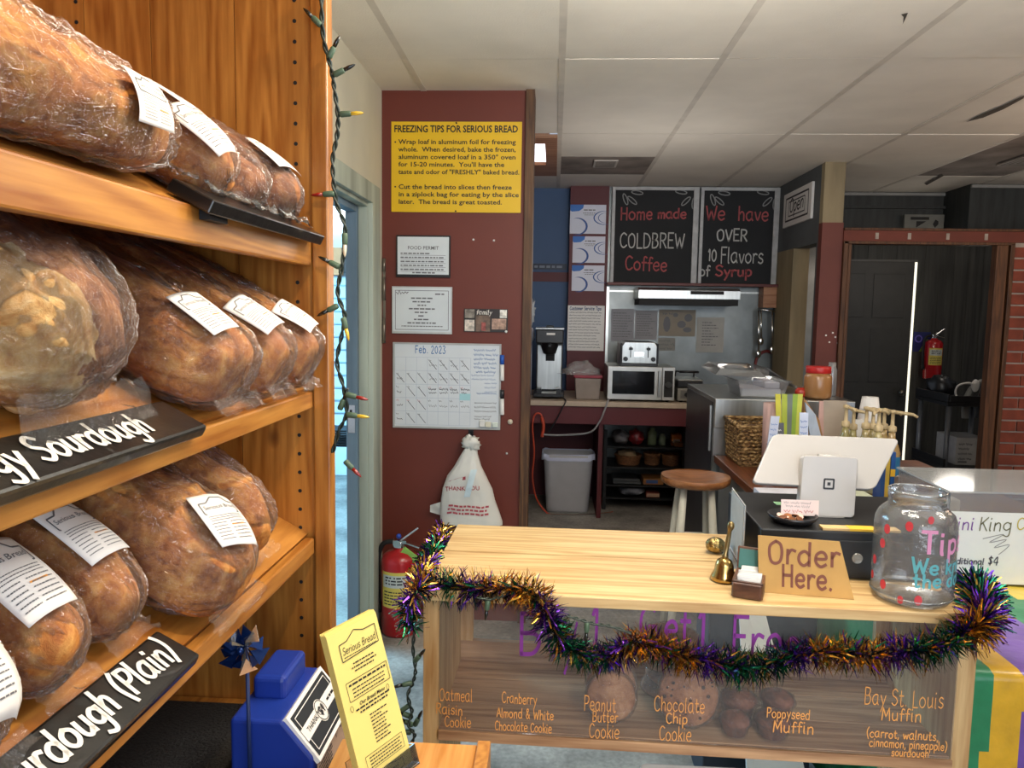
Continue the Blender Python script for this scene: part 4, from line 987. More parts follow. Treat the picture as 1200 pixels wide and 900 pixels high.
def muffin(label,u,v,w_px,depth,z,seed):
    p=cloc(at(u,v,Y=cA.y+depth)); r=w_px*(cA.y+depth)/F/2
    t=thing('wrapped_muffin',label,'muffin',cw(p.x,depth,z),'muffins in the display counter')
    m=CMB()
    prof=[(0.001,.0),(r*.7,.0),(r*.84,r*.7),(r*.98,r*.85),(r*.9,r*1.12),(r*.55,r*1.32),(.001,r*1.38)]
    m.lathe(prof,(p.x,depth,z+.004),20)
    for q in m.v: 
        k=1+.07*noise.noise(Vector((q.x*40,q.y*40,q.z*40+seed))); q.x=p.x+(q.x-p.x)*k; q.y=depth+(q.y-depth)*k
    m.build('muffin',DARKM,t)
    m=CMB(); m.lathe([(a*1.06+.002,b*1.05) for a,b in prof[1:]]+[(r*.2,r*1.5),(r*.24,r*1.6)],(p.x,depth,z+.001),28)
    for q in m.v:
        k=1+.05*noise.noise(Vector((q.x*70,q.y*70,q.z*50+seed))); q.x=p.x+(q.x-p.x)*k; q.y=depth+(q.y-depth)*k
    m.build('wrapper',BAGC,t)
muffin('wrapped dark muffin on the shelf right beside the big chocolate chip cookie',858,872,36,.05,SHT+.001,51)
muffin('wrapped dark muffin on the shelf at the end of the muffin row',902,872,42,.05,SHT+.001,52)
muffin('wrapped dark muffin standing behind the front row, beside the cookie',862,858,44,.12,SHT+.001,53)
muffin('wrapped dark muffin standing behind the end muffin',906,860,40,.135,SHT+.001,54)
m=CMB(); pz_=cloc(at(1000,800,Y=cA.y+.3)); 
# price cards leaning inside
# ------------------------------------------------------------------ things on the counter
def con(u,v,z=CT): 
    return cloc(at(u,v,Z=z))
# cardboard sign
CARD=mat('cardboard','b08a4e',.8,var=.08,scale=20); 
q0=con(889,694); q1=con(1001,703)
t=thing('cardboard_sign','cut cardboard sign reading Order Here in brown marker, leaning on the cash drawer','sign',cw(*q0[:2],CT))
qa=cw(q0.x,q0.y,CT+.0005); qb=cw(q1.x,q1.y,CT+.0005)
uu=(qb-qa).normalized(); nn=Vector((uu.y,-uu.x,0)); vv=(Vector((0,0,1))-nn*.24).normalized(); Wd=(qb-qa).length
hs=(at(888,627,Y=qa.y+.03)-qa).length
hr=(at(985,632,Y=qb.y+.03)-qb).length
tlx=(at(888,627,Y=qa.y+.03)-qa).dot(uu); trx=(at(984,632,Y=qb.y+.03)-qa).dot(uu)
hz=(at(888,627,Y=qa.y+.03)-qa).dot(vv)
n_=uu.cross(vv)
poly=[qa,qa+uu*Wd,qa+uu*trx+vv*hz*.985,qa+uu*tlx+vv*hz]
m=MB(); m.prism(poly,-n_*.004); m.build('board',CARD,t,bev=.0006)
m=MB(); qm=qa+uu*Wd*.45; m.hexa([qm+Vector((0,.058,.0005)),qm+uu*.03+Vector((0,.058,.0005)),qm+uu*.03+Vector((0,.061,.0005)),qm+Vector((0,.061,.0005))],[qm+vv*.07-n_*.004+Vector((0,-.001,0)),qm+uu*.03+vv*.07-n_*.004+Vector((0,-.001,0)),qm+uu*.03+vv*.07-n_*.006,qm+vv*.07-n_*.006]); m.build('support_flap',CARD,t)
f=plane(qa,uu,vv); m=MB()
sx=Wd/112.0
q,w_=hand('Order',hz*.40,.0030,.02,.02,.16,wide=.95); s=(88*sx)/w_; lay(m,f,[[(a*s,b) for a,b in p] for p in q],10*sx,hz*.53,.0008)
q,w_=hand('Here.',hz*.36,.0032,.0,.02,.16); s=(62*sx)/w_; lay(m,f,[[(a*s,b) for a,b in p] for p in q],27*sx,hz*.13,.0008)
m.build('lettering',ink('brown_marker','6e3c2c',.7),t)
# card box
WAL=wood('walnut_box','6b432c','3c2115','X',.45,knots=False,island=.05)
b0=con(851,683); b1=con(874,699); b2=con(899,697)
t=thing('card_box','small brown wooden box of white cards left of the cardboard sign','box',cw(b1.x,b1.y,CT))
ang=-.32; cx,cy=b1.x+.013,b1.y+.03
Rb=Matrix.Translation((cx,cy,CT))@Matrix.Rotation(ang,4,'Z')
class RMB(MB):
    def build(self,*a,**k): k['xf']=CM@Rb; return MB.build(self,*a,**k)
W2,L2,H2=.030,.044,.034
m=RMB(); m.box((-W2,-L2,.0005),(W2,L2,.006)); m.box((-W2,-L2,.006),(W2,-L2+.006,H2)); m.box((-W2,L2-.006,.006),(W2,L2,H2)); m.box((-W2,-L2,.006),(-W2+.006,L2,H2)); m.box((W2-.006,-L2,.006),(W2,L2,H2))
m.prism([(-W2+.004,-L2-.006,.001),(W2-.004,-L2-.006,.001),(W2,-L2,.001),(-W2,-L2,.001)],(0,0,H2-.004)); m.build('body',WAL,t,bev=.002)
m=RMB(); m.hexa([(-W2,L2-.004,H2),(W2,L2-.004,H2),(W2,L2+.002,H2),(-W2,L2+.002,H2)],[(-W2,L2+.006,H2+.042),(W2,L2+.006,H2+.042),(W2,L2+.012,H2+.042),(-W2,L2+.012,H2+.042)]); o=m.build('lid',WAL,t,bev=.0015)
m=RMB(); m.hexa([(-W2+.004,L2-.008,H2),(W2-.004,L2-.008,H2),(W2-.004,L2-.0045,H2),(-W2+.004,L2-.0045,H2)],[(-W2+.004,L2+.003,H2+.038),(W2-.004,L2+.003,H2+.038),(W2-.004,L2+.0055,H2+.038),(-W2+.004,L2+.0055,H2+.038)]); m.build('lining',mat('teal_lining','3d6a66',.8),o)
m=RMB(); rr=random.Random(2)
for k in range(15):
    y=-L2+.010+k*.0048; a=rr.uniform(-.12,.12); x=rr.uniform(-.003,.003); h=H2+rr.uniform(.000,.008)
    m.hexa([(-W2+.009+x,y,.007),(W2-.009+x,y,.007),(W2-.009+x,y+.0008,.007),(-W2+.009+x,y+.0008,.007)],[(-W2+.009+x,y+.006*a*8,h),(W2-.009+x,y+.004,h+a*.02),(W2-.009+x,y+.0048,h+a*.02),(-W2+.009+x,y+.006*a*8+.0008,h)])
m.build('cards',PAPER,t)
# hand bell
hb=con(848,680)
t=thing('hand_bell','small brass hand bell with a tall handle beside the card box','bell',cw(hb.x,hb.y,CT))
k=1.0
m=CMB(); m.lathe([(.0,.001),(.026,.001),(.0285,.004),(.026,.012),(.0205,.022),(.019,.034),(.015,.044),(.006,.050),(.0,.051)],(hb.x,hb.y,CT),28); m.build('bell_body',BRASS,t)
m=CMB(); 
def hnd(z): return (hb.x+.0+.010*(z-.05)/.07, hb.y, CT+z)
m.rings([(hnd(.047),.005),(hnd(.054),.0075),(hnd(.058),.0045),(hnd(.075),.0058),(hnd(.095),.0048),(hnd(.108),.0042),(hnd(.112),.0065),(hnd(.118),.0078),(hnd(.125),.006),(hnd(.128),.001)],14); m.build('handle',mat('worn_brass_handle','8e7a52',.3,.9,var=.3),t)
gb=con(838,648)
m=CMB(); m.ball((gb.x,gb.y,CT+.019),.020,20,14,(1.15,1,.95),.06,seed=3); 
for q in m.v: q.z=max(q.z,CT+.0008)
tag(m.build('brass_weight',mat('crackled_brass','a08a5a',.22,1,var=.6,scale=120,bump=.5,bscale=90)),'round crackled brass weight behind the hand bell','weight')
# acrylic card stand, seen nearly edge on
sh0=at(872,664,Z=CT); 
sa=at(856,640,Z=CT); sb=at(871,668,Z=CT)
t=thing('sign_holder','clear upright sign holder seen nearly edge on, behind the brass bell','sign holder',sa)
dv=(sb-sa); dv.z=0; 
hh=(at(855,571,Y=sa.y)-sa).z
dn=Vector((dv.y,-dv.x,0)).normalized()
m=MB(); q=[sa,sb,sb+dn*.003,sa+dn*.003]; m.hexa([p+Vector((0,0,.001)) for p in q],[p+Vector((0,0,hh)) for p in q]); m.build('sleeve',film('acrylic_edge',(.9,.93,.95),.30,.06,0),t,bev=.001)
m=MB(); q=[sa+dv*.04+dn*.0034,sa+dv*.96+dn*.0034,sa+dv*.96+dn*.0042,sa+dv*.04+dn*.0042]; m.hexa([p+Vector((0,0,.006)) for p in q],[p+Vector((0,0,hh*.97)) for p in q]); m.build('card',mat('grey_card','aab0b0',.6),t)
m=MB(); q=[sa-dn*.02,sb-dn*.02,sb+dn*.03,sa+dn*.03]; m.hexa([p+Vector((0,0,.0003)) for p in q],[p+Vector((0,0,.0018)) for p in q]); m.build('foot',CLEAR,t)

# cash drawer
DR=mat('drawer_black','141517',.45,var=.1); 
dx0=.415; dy0=.115; 
dl0=cloc((.415,1.60,0)); D0x=cloc(at(888,690,Y=1.60)).x; D0y=.164; DW=.40; DD=.335; DH=.105
t=thing('cash_drawer','black cash drawer under the white register, behind the cardboard sign','cash drawer',cw(D0x,D0y,CT))
m=CMB(); m.box((D0x,D0y,CT+.003),(D0x+DW,D0y+DD,CT+DH)); m.build('case',DR,t,bev=.003)
m=CMB(); m.box((D0x+.012,D0y-.004,CT+.010),(D0x+DW-.012,D0y,CT+DH-.018)); o=m.build('drawer_front',DR,t,bev=.002)
m=CMB(); m.cyl((D0x+DW/2,D0y-.007,CT+.05),(D0x+DW/2,D0y-.004,CT+.05),.011); m.build('lock',CHROME,o)
# counter box has little feet
m=CMB()
for x in (.03,DW-.03):
    for y in (.03,DD-.03): m.cyl((D0x+x,D0y+y,CT+.0003),(D0x+x,D0y+y,CT+.003),.01)
m.build('feet',BLACKM,t)
DT=CT+DH
r0=cloc(at(972,628,Z=DT)); 
t=thing('wooden_ruler','pale wooden ruler with a yellow band on the front edge of the cash drawer','ruler',cw(r0.x,r0.y,DT))
m=CMB(); m.box((r0.x,D0y+.004,DT+.0004),(r0.x+.16,D0y+.032,DT+.005)); m.mat(1); m.box((r0.x+.055,D0y+.0035,DT+.0006),(r0.x+.11,D0y+.0325,DT+.0054)); m.build('stick',[mat('ruler_wood','c9a873',.6),mat('yellow_band','e0b432',.6)],t)
# register
trn=at(969,611,Z=DT); 
tr_=cloc(trn)
t=thing('register_stand','white tablet register seen from behind, with a black square emblem on its stand','register',cw(tr_.x,tr_.y,DT))
WHT=mat('register_white','aaa6a2',.28,var=.02,coat=.2)
yq=trn.y+.03
def scr(u,v,Y): return at(u,v,Y=Y)
# stand: a rounded slab leaning back
s0=[scr(936,607,yq),scr(1001,610,yq),scr(1004,540,yq+.028),scr(943,536,yq+.028)]
su=(s0[1]-s0[0]).normalized(); sv=((s0[3]+s0[2])/2-(s0[0]+s0[1])/2).normalized(); sn=su.cross(sv).normalized()
def rrect(o,u,v,w_,h_,r,n=6,w2=None):
    pts=[]; 
    for cx_,cy_,a0 in ((w_-r,r,-90),(w_-r,h_-r,0),(r,h_-r,90),(r,r,180)):
        for k in range(n+1):
            a=math.radians(a0+90*k/n); x=cx_+r*math.cos(a); y=cy_+r*math.sin(a)
            pts.append(o+u*x+v*y)
    return pts
sw=(s0[1]-s0[0]).length; shh=((s0[3]+s0[2])/2-(s0[0]+s0[1])/2).length
lowz=min(p.z for p in s0)
so=s0[0]+Vector((0,0,DT+.002-lowz if lowz<DT+.002 else 0))
m=MB(); m.prism(rrect(so,su,sv,sw,shh,.009),-sn*.026); st=m.build('stand',WHT,t,bev=.002,segs=3)
m=MB(); m.prism([so+su*sw*.18,so+su*sw*.82,so+su*sw*.82-sn*.11+Vector((0,0,-.0)),so+su*sw*.18-sn*.11],Vector((0,0,.004)))
for q in m.v: q.z=DT+.0008+(.004 if q.z>so.z+.002 else 0)
m.build('foot',WHT,t)
ec=so+su*sw*.5+sv*shh*.54; EB=ink('emblem_black','101012',.4)
em=MB(); es=.0125
fE=plane(ec-su*es-sv*es,su,sv)
def ring(mb,f,o_,i_,n=5):
    # rounded square ring in plane coords
    def rr_(a,r): 
        p=[]
        for cx_,cy_,a0 in ((es+a-r,es-a+r,-90),(es+a-r,es+a-r,0),(es-a+r,es+a-r,90),(es-a+r,es-a+r,180)):
            for k in range(n+1): th=math.radians(a0+90*k/n); p.append((cx_+r*math.cos(th),cy_+r*math.sin(th)))
        return p
    A,B=rr_(o_,.003),rr_(i_,.0012); N_=len(A)
    for k in range(N_): mb.add([f(*A[k],.0006),f(*A[(k+1)%N_],.0006),f(*B[(k+1)%N_],.0006),f(*B[k],.0006)],[(0,1,2,3)],False)
ring(em,fE,es,.0085); rect(em,fE,es-.0036,es-.0036,es+.0036,es+.0036,.0006); em.build('emblem',EB,st)
# screen: wide slab, top edge nearer to the camera's eye line, leaning
yt=yq+.05; c_tl=scr(906,508,yt+.05); c_tr=scr(1055,514,yt+.05); c_bl=scr(881,566,yt-.02); c_br=scr(1025,574,yt-.02)
pu=((c_tr-c_tl)+(c_br-c_bl)).normalized(); 
# true rectangle of the tablet: 0.335 x 0.235, tipped well back
ctr=(c_tl+c_tr+c_bl+c_br)/4
pv=((c_tl+c_tr)-(c_bl+c_br)).normalized(); pv=(pv-pu*pv.dot(pu)).normalized(); pn=pu.cross(pv).normalized()
quad_=[c_bl,c_br,c_tr,c_tl]
fitW=((c_tr-c_tl).length+(c_br-c_bl).length)/2; fitH=((c_tl+c_tr)/2-(c_bl+c_br)/2).length
# skewed like the photo by yawing: keep the measured quad flat, rounded corners
def quadpt(a,b): 
    return (c_bl*(1-a)+c_br*a)*(1-b)+(c_tl*(1-a)+c_tr*a)*b
pts=[]
rc=.06
for cx_,cy_,a0 in ((1-rc,rc*1.6,-90),(1-rc,1-rc*1.6,0),(rc,1-rc*1.6,90),(rc,rc*1.6,180)):
    for k in range(6): th=math.radians(a0+18*k); pts.append(quadpt(cx_+rc*math.cos(th),cy_+rc*1.6*math.sin(th)))
m=MB(); m.prism(pts,-pn*.013); m.build('screen_back',WHT,t,bev=.003,segs=3)
m=MB(); m.prism([p-pn*.0131+ (p-ctr)*-.02 for p in pts],-pn*.0015); m.build('screen_glass',BLACK,t)
mid=so+su*sw*.5+sv*shh*.98-sn*.013
m=MB(); m.rings([(mid-su*.024,.008),(mid+su*.024,.008)],12); m.build('hinge',WHT,t)
# tip tray, pink note
tt=cloc(at(937,620,Z=DT)); 
t=thing('coin_tray','small black tray of coins and stubs in front of the register','tray',cw(tt.x,D0y+.06,DT))
ty0=D0y+.006
m=CMB(); m.lathe([(.0,.001),(.040,.001),(.050,.010),(.053,.018),(.050,.018),(.047,.011),(.0,.004)],(tt.x,ty0+.055,DT),28); m.build('dish',BLACK,t)
m=CMB(); rr=random.Random(8)
for k in range(26):
    a=rr.uniform(0,2*PI); d=.032*math.sqrt(rr.random()); x,y=tt.x+d*math.cos(a),ty0+.055+d*math.sin(a); z=DT+.0058+rr.uniform(0,.009)
    m.mat(0 if k%3 else 1); m.cyl((x,y,z),(x+rr.uniform(-.0008,.0008),y+rr.uniform(-.001,.001),z+.0016),.0085,seg=14)
m.build('coins',[mat('copper_coin','8c5a3a',.35,.9,var=.2),mat('paper_stub','d8b8a8',.7)],t)
n0=cloc(at(915,616,Z=DT+.012)); ny=ty0+.062
m=CMB(); wq=.072; 
na=cloc(at(914,614,Y=cw(n0.x,ny,0).y)); nb_=cloc(at(957,617,Y=cw(n0.x+.07,ny,0).y)); nh=cloc(at(914,585,Y=cw(n0.x,ny,0).y)).z
zb_=DT+.0145
f=lambda a,b,e=0: cw(na.x+a,ny-.003-e+.10*b,zb_+b)
t2=thing('price_note','small pink lined note standing up in the black coin tray','note',cw(na.x,ny,zb_))
W_=43*cw(na.x,ny,0).y/F; H_=nh-zb_
m=MB(); m.add([f(0,0),f(W_,0),f(W_,H_),f(0,H_)],[(0,1,2,3)]); m.build('paper',mat('pink_note','e6d2cd',.8,var=.02),t2,solid=.0005)
m=MB(); rr=random.Random(14); squiggle(m,f,.006,W_-.012,H_*.72,.006,.0005,rr,.0006); squiggle(m,f,.01,W_-.02,H_*.5,.006,.0005,rr,.0006); m.mat(1); squiggle(m,f,.006,W_-.012,H_*.16,.008,.0007,rr,.0006); m.build('note_writing',[INKG,ink('red_pen','b5443c')],t2)
# green slip and cable
m=MB(); g0=at(918,590,Z=DT+.001); m.box((g0.x-.02,g0.y-.015,DT+.0004),(g0.x+.02,g0.y+.015,DT+.0012)); tag(m.build('green_slip',mat('pale_green_paper','a9d9a0',.8)),'pale green slip of paper on the cash drawer','paper')

# ------------------------------------------------------------------ tip jar
jx=cloc(at(1071,640,Y=cw(.98,.072,0).y)).x; jc=Vector((jx,.072,CT)); jr=.0745; JH=.262
JZ=(at(1072,575,Y=cw(jx,.072,0).y).z-CT)
k=JZ/.262
t=thing('tip_jar','big clear plastic tip jar with red dots and painted words, at the counter end','jar',cw(*jc))
JARF=film('jar_plastic',(.95,.965,.97),.07,.05,.12,14,.05)
JR=.0745
prof=[(.0,.003),(.050,.002),(.066,.004),(JR-.001,.016),(JR,.05),(JR,.180),(JR-.0015,.196),(JR-.007,.212),(JR-.018,.224),(.0515,.228),(.0505,.232),(.0525,.235),(.0505,.238),(.0505,.244),(.0525,.247),(.052,.262)]
prof=[(a,b*k) for a,b in prof]
m=CMB(); m.lathe(prof,jc,64); m.build('shell',JARF,t)
m=CMB(); m.lathe([(.0515,.259*k),(.0535,.263*k),(.0515,.266*k),(.0495,.263*k),(.0515,.259*k)],jc,48); m.build('rim',film('jar_rim',(.93,.95,.96),.14,.14,0),t); m=CMB(); m.lathe([(JR,.017*k),(JR+.0018,.020*k),(JR+.0007,.024*k),(JR,.017*k)],jc,48); m.build('base_ring',film('jar_rim',(.93,.95,.96),.14,.14,0),t)
# map: a = arc from the front centre, b = height
def jmap(a,b,e=0):
    th=-PI/2+a/JR; r=JR+.0004+e
    return cw(jc.x+r*math.cos(th),jc.y+r*math.sin(th),CT+b)
yj=lambda v: at(1070,v,Y=cw(jx,-.02,0).y).z-CT
m=MB(); q,w_=hand('Tips',.042,.0034,.0,.02,.25,wide=1.0); lay(m,jmap,q,-.020,yj(652),.0006); m.build('pink_lettering',ink('pink_paint','d78fb4',.5),t)
m=MB(); q,w_=hand('We knead',.028,.0024,.0,.02,.2,wide=1.0); lay(m,jmap,q,-.034,yj(676),.0006); q,w_=hand('the dough!',.026,.0024,.0,.02,.2); lay(m,jmap,q,-.030,yj(692),.0006); m.build('teal_lettering',ink('teal_paint','5aa6ae',.5),t)
rr=random.Random(3)
for u,v,s in [(1068,622,5),(1064,638,0),(1041,631,5),(1036,650,5),(1026,674,5),(1024,694,4.5),(1040,699,5),(1063,711,4),(1084,708,5),(1092,612,4)]:
    th=(u-1070)/52.0; th=max(-.98,min(.98,th)); a=(math.asin(th)-.52)*JR
    if s: 
        r_=s*.0017; b0_=yj(v)
        pts=[jmap(a+r_*.8*math.cos(k*.524),b0_+r_*1.15*math.sin(k*.524),.0006) for k in range(12)]; m=MB(); m.add(pts,[tuple(range(12))]); m.build('red_dot',ink('red_dot','c93a40',.5),t)

# ------------------------------------------------------------------ tinsel garland and dark fairy lights on the counter edge
def garland(label,path,rad,n,seed):
    """path in world points"""
    rr=random.Random(seed); sp=spline(path,24); cum=[0]
    for i in range(1,len(sp)): cum.append(cum[-1]+(sp[i]-sp[i-1]).length)
    tot=cum[-1]; m=MB()
    m.mat(3); m.tube(sp[::4],.0022,6)
    mats_order=[0,2,1,2,0,1,2,1]
    import bisect
    for k in range(n):
        d=rr.uniform(0,tot); i=min(len(sp)-2,max(0,bisect.bisect(cum,d)-1)); fr=(d-cum[i])/max(1e-6,cum[i+1]-cum[i]); p=sp[i].lerp(sp[i+1],fr); tg=(sp[i+1]-sp[i]).normalized()
        seg=int((d+.01*rr.random())/.045); ci=mats_order[(seg*5+seed)%8]
        if rr.random()<.5: ci=rr.choice([0,1,2,2,3,0])
        m.mat(ci)
        a=rr.uniform(0,2*PI); u=tg.orthogonal().normalized(); v=tg.cross(u)
        dr=(u*math.cos(a)+v*math.sin(a)+tg*rr.uniform(-.55,.55)).normalized()
        if dr.z<-.2 and False: continue
        L_=rad*rr.uniform(.62,1.12); wdt=.0021; s=dr.cross(tg).normalized(); tw=rr.uniform(-1,1); s2=(s*math.cos(tw)+dr.cross(s)*math.sin(tw))
        mid=p+dr*L_*.55+tg*rr.uniform(-.004,.004); e=p+dr*L_+Vector((0,0,-.005*rr.random()))+tg*rr.uniform(-.008,.008)
        m.add([p-s*wdt,p+s*wdt,mid+s2*wdt,mid-s2*wdt,e+s*wdt*.5,e-s*wdt*.5],[(0,1,2,3),(3,2,4,5)],False)
    o=m.build('tinsel_garland',[mat('purple_foil','6f3cb0',.24,.9,var=.2),mat('green_foil','267a58',.24,.9,var=.3),mat('gold_foil','dbae54',.22,.95,var=.15),mat('black_foil','1b1b26',.25,.8)])
    return o
def cp(u,v,y): 
    """photo pixel at a given counter depth"""
    p=cloc(at(u,v,Y=cA.y+y))
    for _ in range(3):
        p=cloc(at(u,v,Y=cw(p.x,y,0).y))
    return cw(p.x,y,p.z)
tp=[cp(u,v,y) for u,v,y in [(520,622,CDEP+.0),(508,648,.27),(497,672,.10),(490,690,-.012),(478,712,-.02),(484,738,-.02)]]
tag(garland('a',tp,.036,1500,1),'purple green and gold tinsel running down the left end of the counter','tinsel')
tp=[cp(u,v,y) for u,v,y in [(492,684,.02),(520,686,.02),(560,690,-.0),(600,690,-.012),(628,697,-.024),(642,720,-.03),(655,748,-.03),(685,768,-.03),(720,766,-.03),(745,752,-.03),(790,765,-.03),(840,776,-.03),(890,782,-.03),(925,770,-.03),(970,764,-.03),(1020,768,-.03),(1070,762,-.03),(1108,754,-.03),(1132,740,-.03)]]
tag(garland('b',tp,.044,4300,2),'long swag of purple green and gold tinsel across the counter front','tinsel')
tp=[cp(u,v,y) for u,v,y in [(1128,745,-.03),(1150,728,-.02),(1150,705,.06),(1142,688,.16)]]
tag(garland('c',tp,.052,1300,3),'thick tuft of tinsel at the right corner of the counter beside the jar','tinsel')
lp=[cp(u,v,y) for u,v,y in [(486,740,-.03),(484,760,-.03),(487,785,-.03),(484,800,-.03),(478,815,-.04),(483,835,-.04),(479,850,-.05),(486,862,-.05),(477,880,-.05)]]
def bl2(u,v,u2,v2,c='dark'): 
    a=cp(u,v,-.034); b=cp(u2,v2,-.04); return (a,b-a,c)
string_lights('dark fairy lights dangling down the left post of the counter',lp,[bl2(486,775,492,768),bl2(483,800,470,803),bl2(480,826,470,833,'clear'),bl2(482,840,472,836),bl2(484,850,468,842),bl2(482,858,470,858,'dark'),bl2(486,850,492,838)],r=.0019)
lp=[cp(u,v,-.045) for u,v in [(664,721),(680,726),(697,731),(716,734),(740,742)]]
string_lights('short loop of dark fairy lights hanging out of the tinsel under the counter edge',lp,[(cp(688,729,-.045),Vector((-.03,0,-1)),'dark')],r=.0017,twist=.0028)
lp=[cp(u,v,-.043) for u,v in [(560,700),(575,702),(590,698)]]
string_lights('single dark bulb of fairy lights below the left stretch of tinsel',lp,[(cp(572,703,-.043),Vector((-.12,0,-1)),'dark')],r=.0017,twist=.0028)
# ------------------------------------------------------------------ notices on the red wall
WY=3.42
def flat_on(Y,u0,v0,u1,v1,n=1):
    """world rectangle on a wall facing the camera: lower left, width, height, lean"""
    a=at(u0,v1,Y=Y); b=at(u1,v1,Y=Y); c=at(u0,v0,Y=Y); d=at(u1,v0,Y=Y)
    x0=(a.x+c.x)/2; x1=(b.x+d.x)/2; z0=(a.z+b.z)/2; z1=(c.z+d.z)/2
    return x0,x1,z0,z1
def sheet(name,label,cat,Y,box,th=.002,mt=None,group=None,part='board',bev=0):
    x0,x1,z0,z1=flat_on(Y,*box)
    t=thing(name,label,cat,((x0+x1)/2,Y,z0),group)
    m=MB(); m.box((x0,Y-th,z0),(x1,Y-.0003,z1)); o=m.build(part,mt or PAPER,t,bev=bev)
    return t,o,plane((x0,Y-th,z0),(1,0,0),(0,0,1)),x1-x0,z1-z0
YSIGN=mat('yellow_sign','e2b70f',.45,var=.06,scale=4)
t,o,f,W,H=sheet('freezing_tips_sign','yellow sign headed FREEZING TIPS, highest on the red wall','sign',WY,(459,143,611,249),.006,YSIGN)
m=MB(); NAVY=ink('sign_black','1d1a14',.5)
def tline(text,x,y,h,wmax=None,bold=.02):
    q,w_=typed(text,h,bold,1.0); s=1 if wmax is None else wmax/w_
    lay(m,f,[[(a*s,b) for a,b in p] for p in q],x,y)
tline('FREEZING TIPS FOR SERIOUS BREAD',.02*W,.885*H,.030,.95*W,.028)
lines=[('Wrap loaf in aluminum foil for freezing',.955),('whole.  When desired, bake the frozen,',.955),('aluminum covered loaf in a 350\u00b0 oven',.955),('for 15-20 minutes.  You\'ll have the',.87),('taste and odor of "FRESHLY" baked bread.',.985),None,('Cut the bread into slices then freeze',.93),('in a ziplock bag for eating by the slice',.985),('later.  The bread is great toasted.',.855)]
y=.755
for k,l in enumerate(lines):
    if l: tline(l[0],.055*W,y*H,.0205,(l[1]-.055)*W,.02)
    y-=.083
for yy in (.765,.27): 
    c=(.03*W,yy*H+.004); m.add([f(c[0]+.004*math.cos(a*.785),c[1]+.004*math.sin(a*.785),.0006) for a in range(8)],[tuple(range(8))])
m.build('lettering',NAVY,o)
m=MB()
for u in (.5,): m.cyl((f(u*W,H*.985,0)),(f(u*W,H*.985,.004)),.004,seg=8); m.cyl((f(u*W,H*.012,0)),(f(u*W,H*.012,.004)),.004,seg=8)
m.build('screw',BLACKM,o)
def certificate(label,box,kind):
    t,o,f,W,H=sheet('framed_permit',label,'certificate',WY,box,.012,mat('black_frame','1b1b1d',.4) if kind==0 else mat('silver_frame','c4c6c4',.35,.3),None,'frame')
    m=MB(); b=.012 if kind==0 else .010; rect(m,f,b*.5,b,W-b*.5,H-b*.6,.0006); pp=m.build('paper',mat('certificate_paper','d3d9dc',.5,var=.03),o)
    m=MB(); rr=random.Random(21+kind)
    if kind==0:
        q,w_=typed('FOOD PERMIT',.016,.012); lay(m,f,q,W/2-w_/2,H*.66,.0012); squiggle(m,f,W/2-.012,W/2+.012,H*.82,.03,.002,rr,.0012)
        for k in range(5): bars(m,f,.02,W-(.03 if k else .09),H*(.55-k*.095),.0055,.0012,rr); rect(m,f,.02,H*(.52-k*.095),W-.02,H*(.52-k*.095)+.0015,.0012)
        bars(m,f,W*.3,W*.75,H*.09,.006,.0012,rr)
    else:
        outline(m,f,[(.016,.018),(W-.016,.018),(W-.016,H-.018),(.016,H-.018)],.0012,.0012)
        squiggle(m,f,.02,.075,H*.83,.018,.0022,rr,.0012); bars(m,f,W*.72,W*.88,H*.83,.006,.0012,rr)
        for k in range(8): 
            w2=(.3,.26,.12,.36,.2,.1,.22,.4)[k]*W*.6; bars(m,f,W/2-w2,W/2+w2,H*(.74-k*.075),.006,.0012,rr)
        bars(m,f,W*.16,W*.86,H*.15,.004,.0012,rr)
    m.build('print',INKG,o)
certificate('black framed food permit under the yellow sign',(465,276,528,325),0)
certificate('silver framed certificate directly above the whiteboard',(460,336,530,391),1)
# photo collage
t,o,f,W,H=sheet('photo_collage','small black board of family photos right of the silver certificate','photos',WY,(544,362,595,389),.008,mat('collage_board','241d1c',.4))
m=MB(); rr=random.Random(6)
cols=['8d8478','c9bdb0','6a5648','b08f7c','d8d2c8','9b4d46','54607a']
MM=[mat('photo_%d'%k,c,.4,var=.5,scale=60) for k,c in enumerate(cols)]
for k,(a,b,c,d) in enumerate([(.02,.60,.24,.97),(.02,.03,.24,.52),(.27,.02,.60,.72),(.64,.12,.97,.58),(.82,.62,.98,.97)]):
    m.mat(k); rect(m,f,a*W,b*H,c*W,d*H,.0006)
m.mat(5); rect(m,f,.40*W,.05*H,.50*W,.42*H,.001); m.mat(2); 
m.add([f(W*.45+.008*math.cos(k*.6),H*.5+.01*math.sin(k*.6),.0012) for k in range(10)],[tuple(range(10))]); m.mat(4)
q,w_=hand('family',.020,.0014,.15,.02); lay(m,f,q,.28*W,.76*H,.0014); m.build('photos',MM,o)
m=MB(); q=f(.97*W,.03*H,.004); m.ball(q,.006,8,6); m.build('pin',PAPER,o)
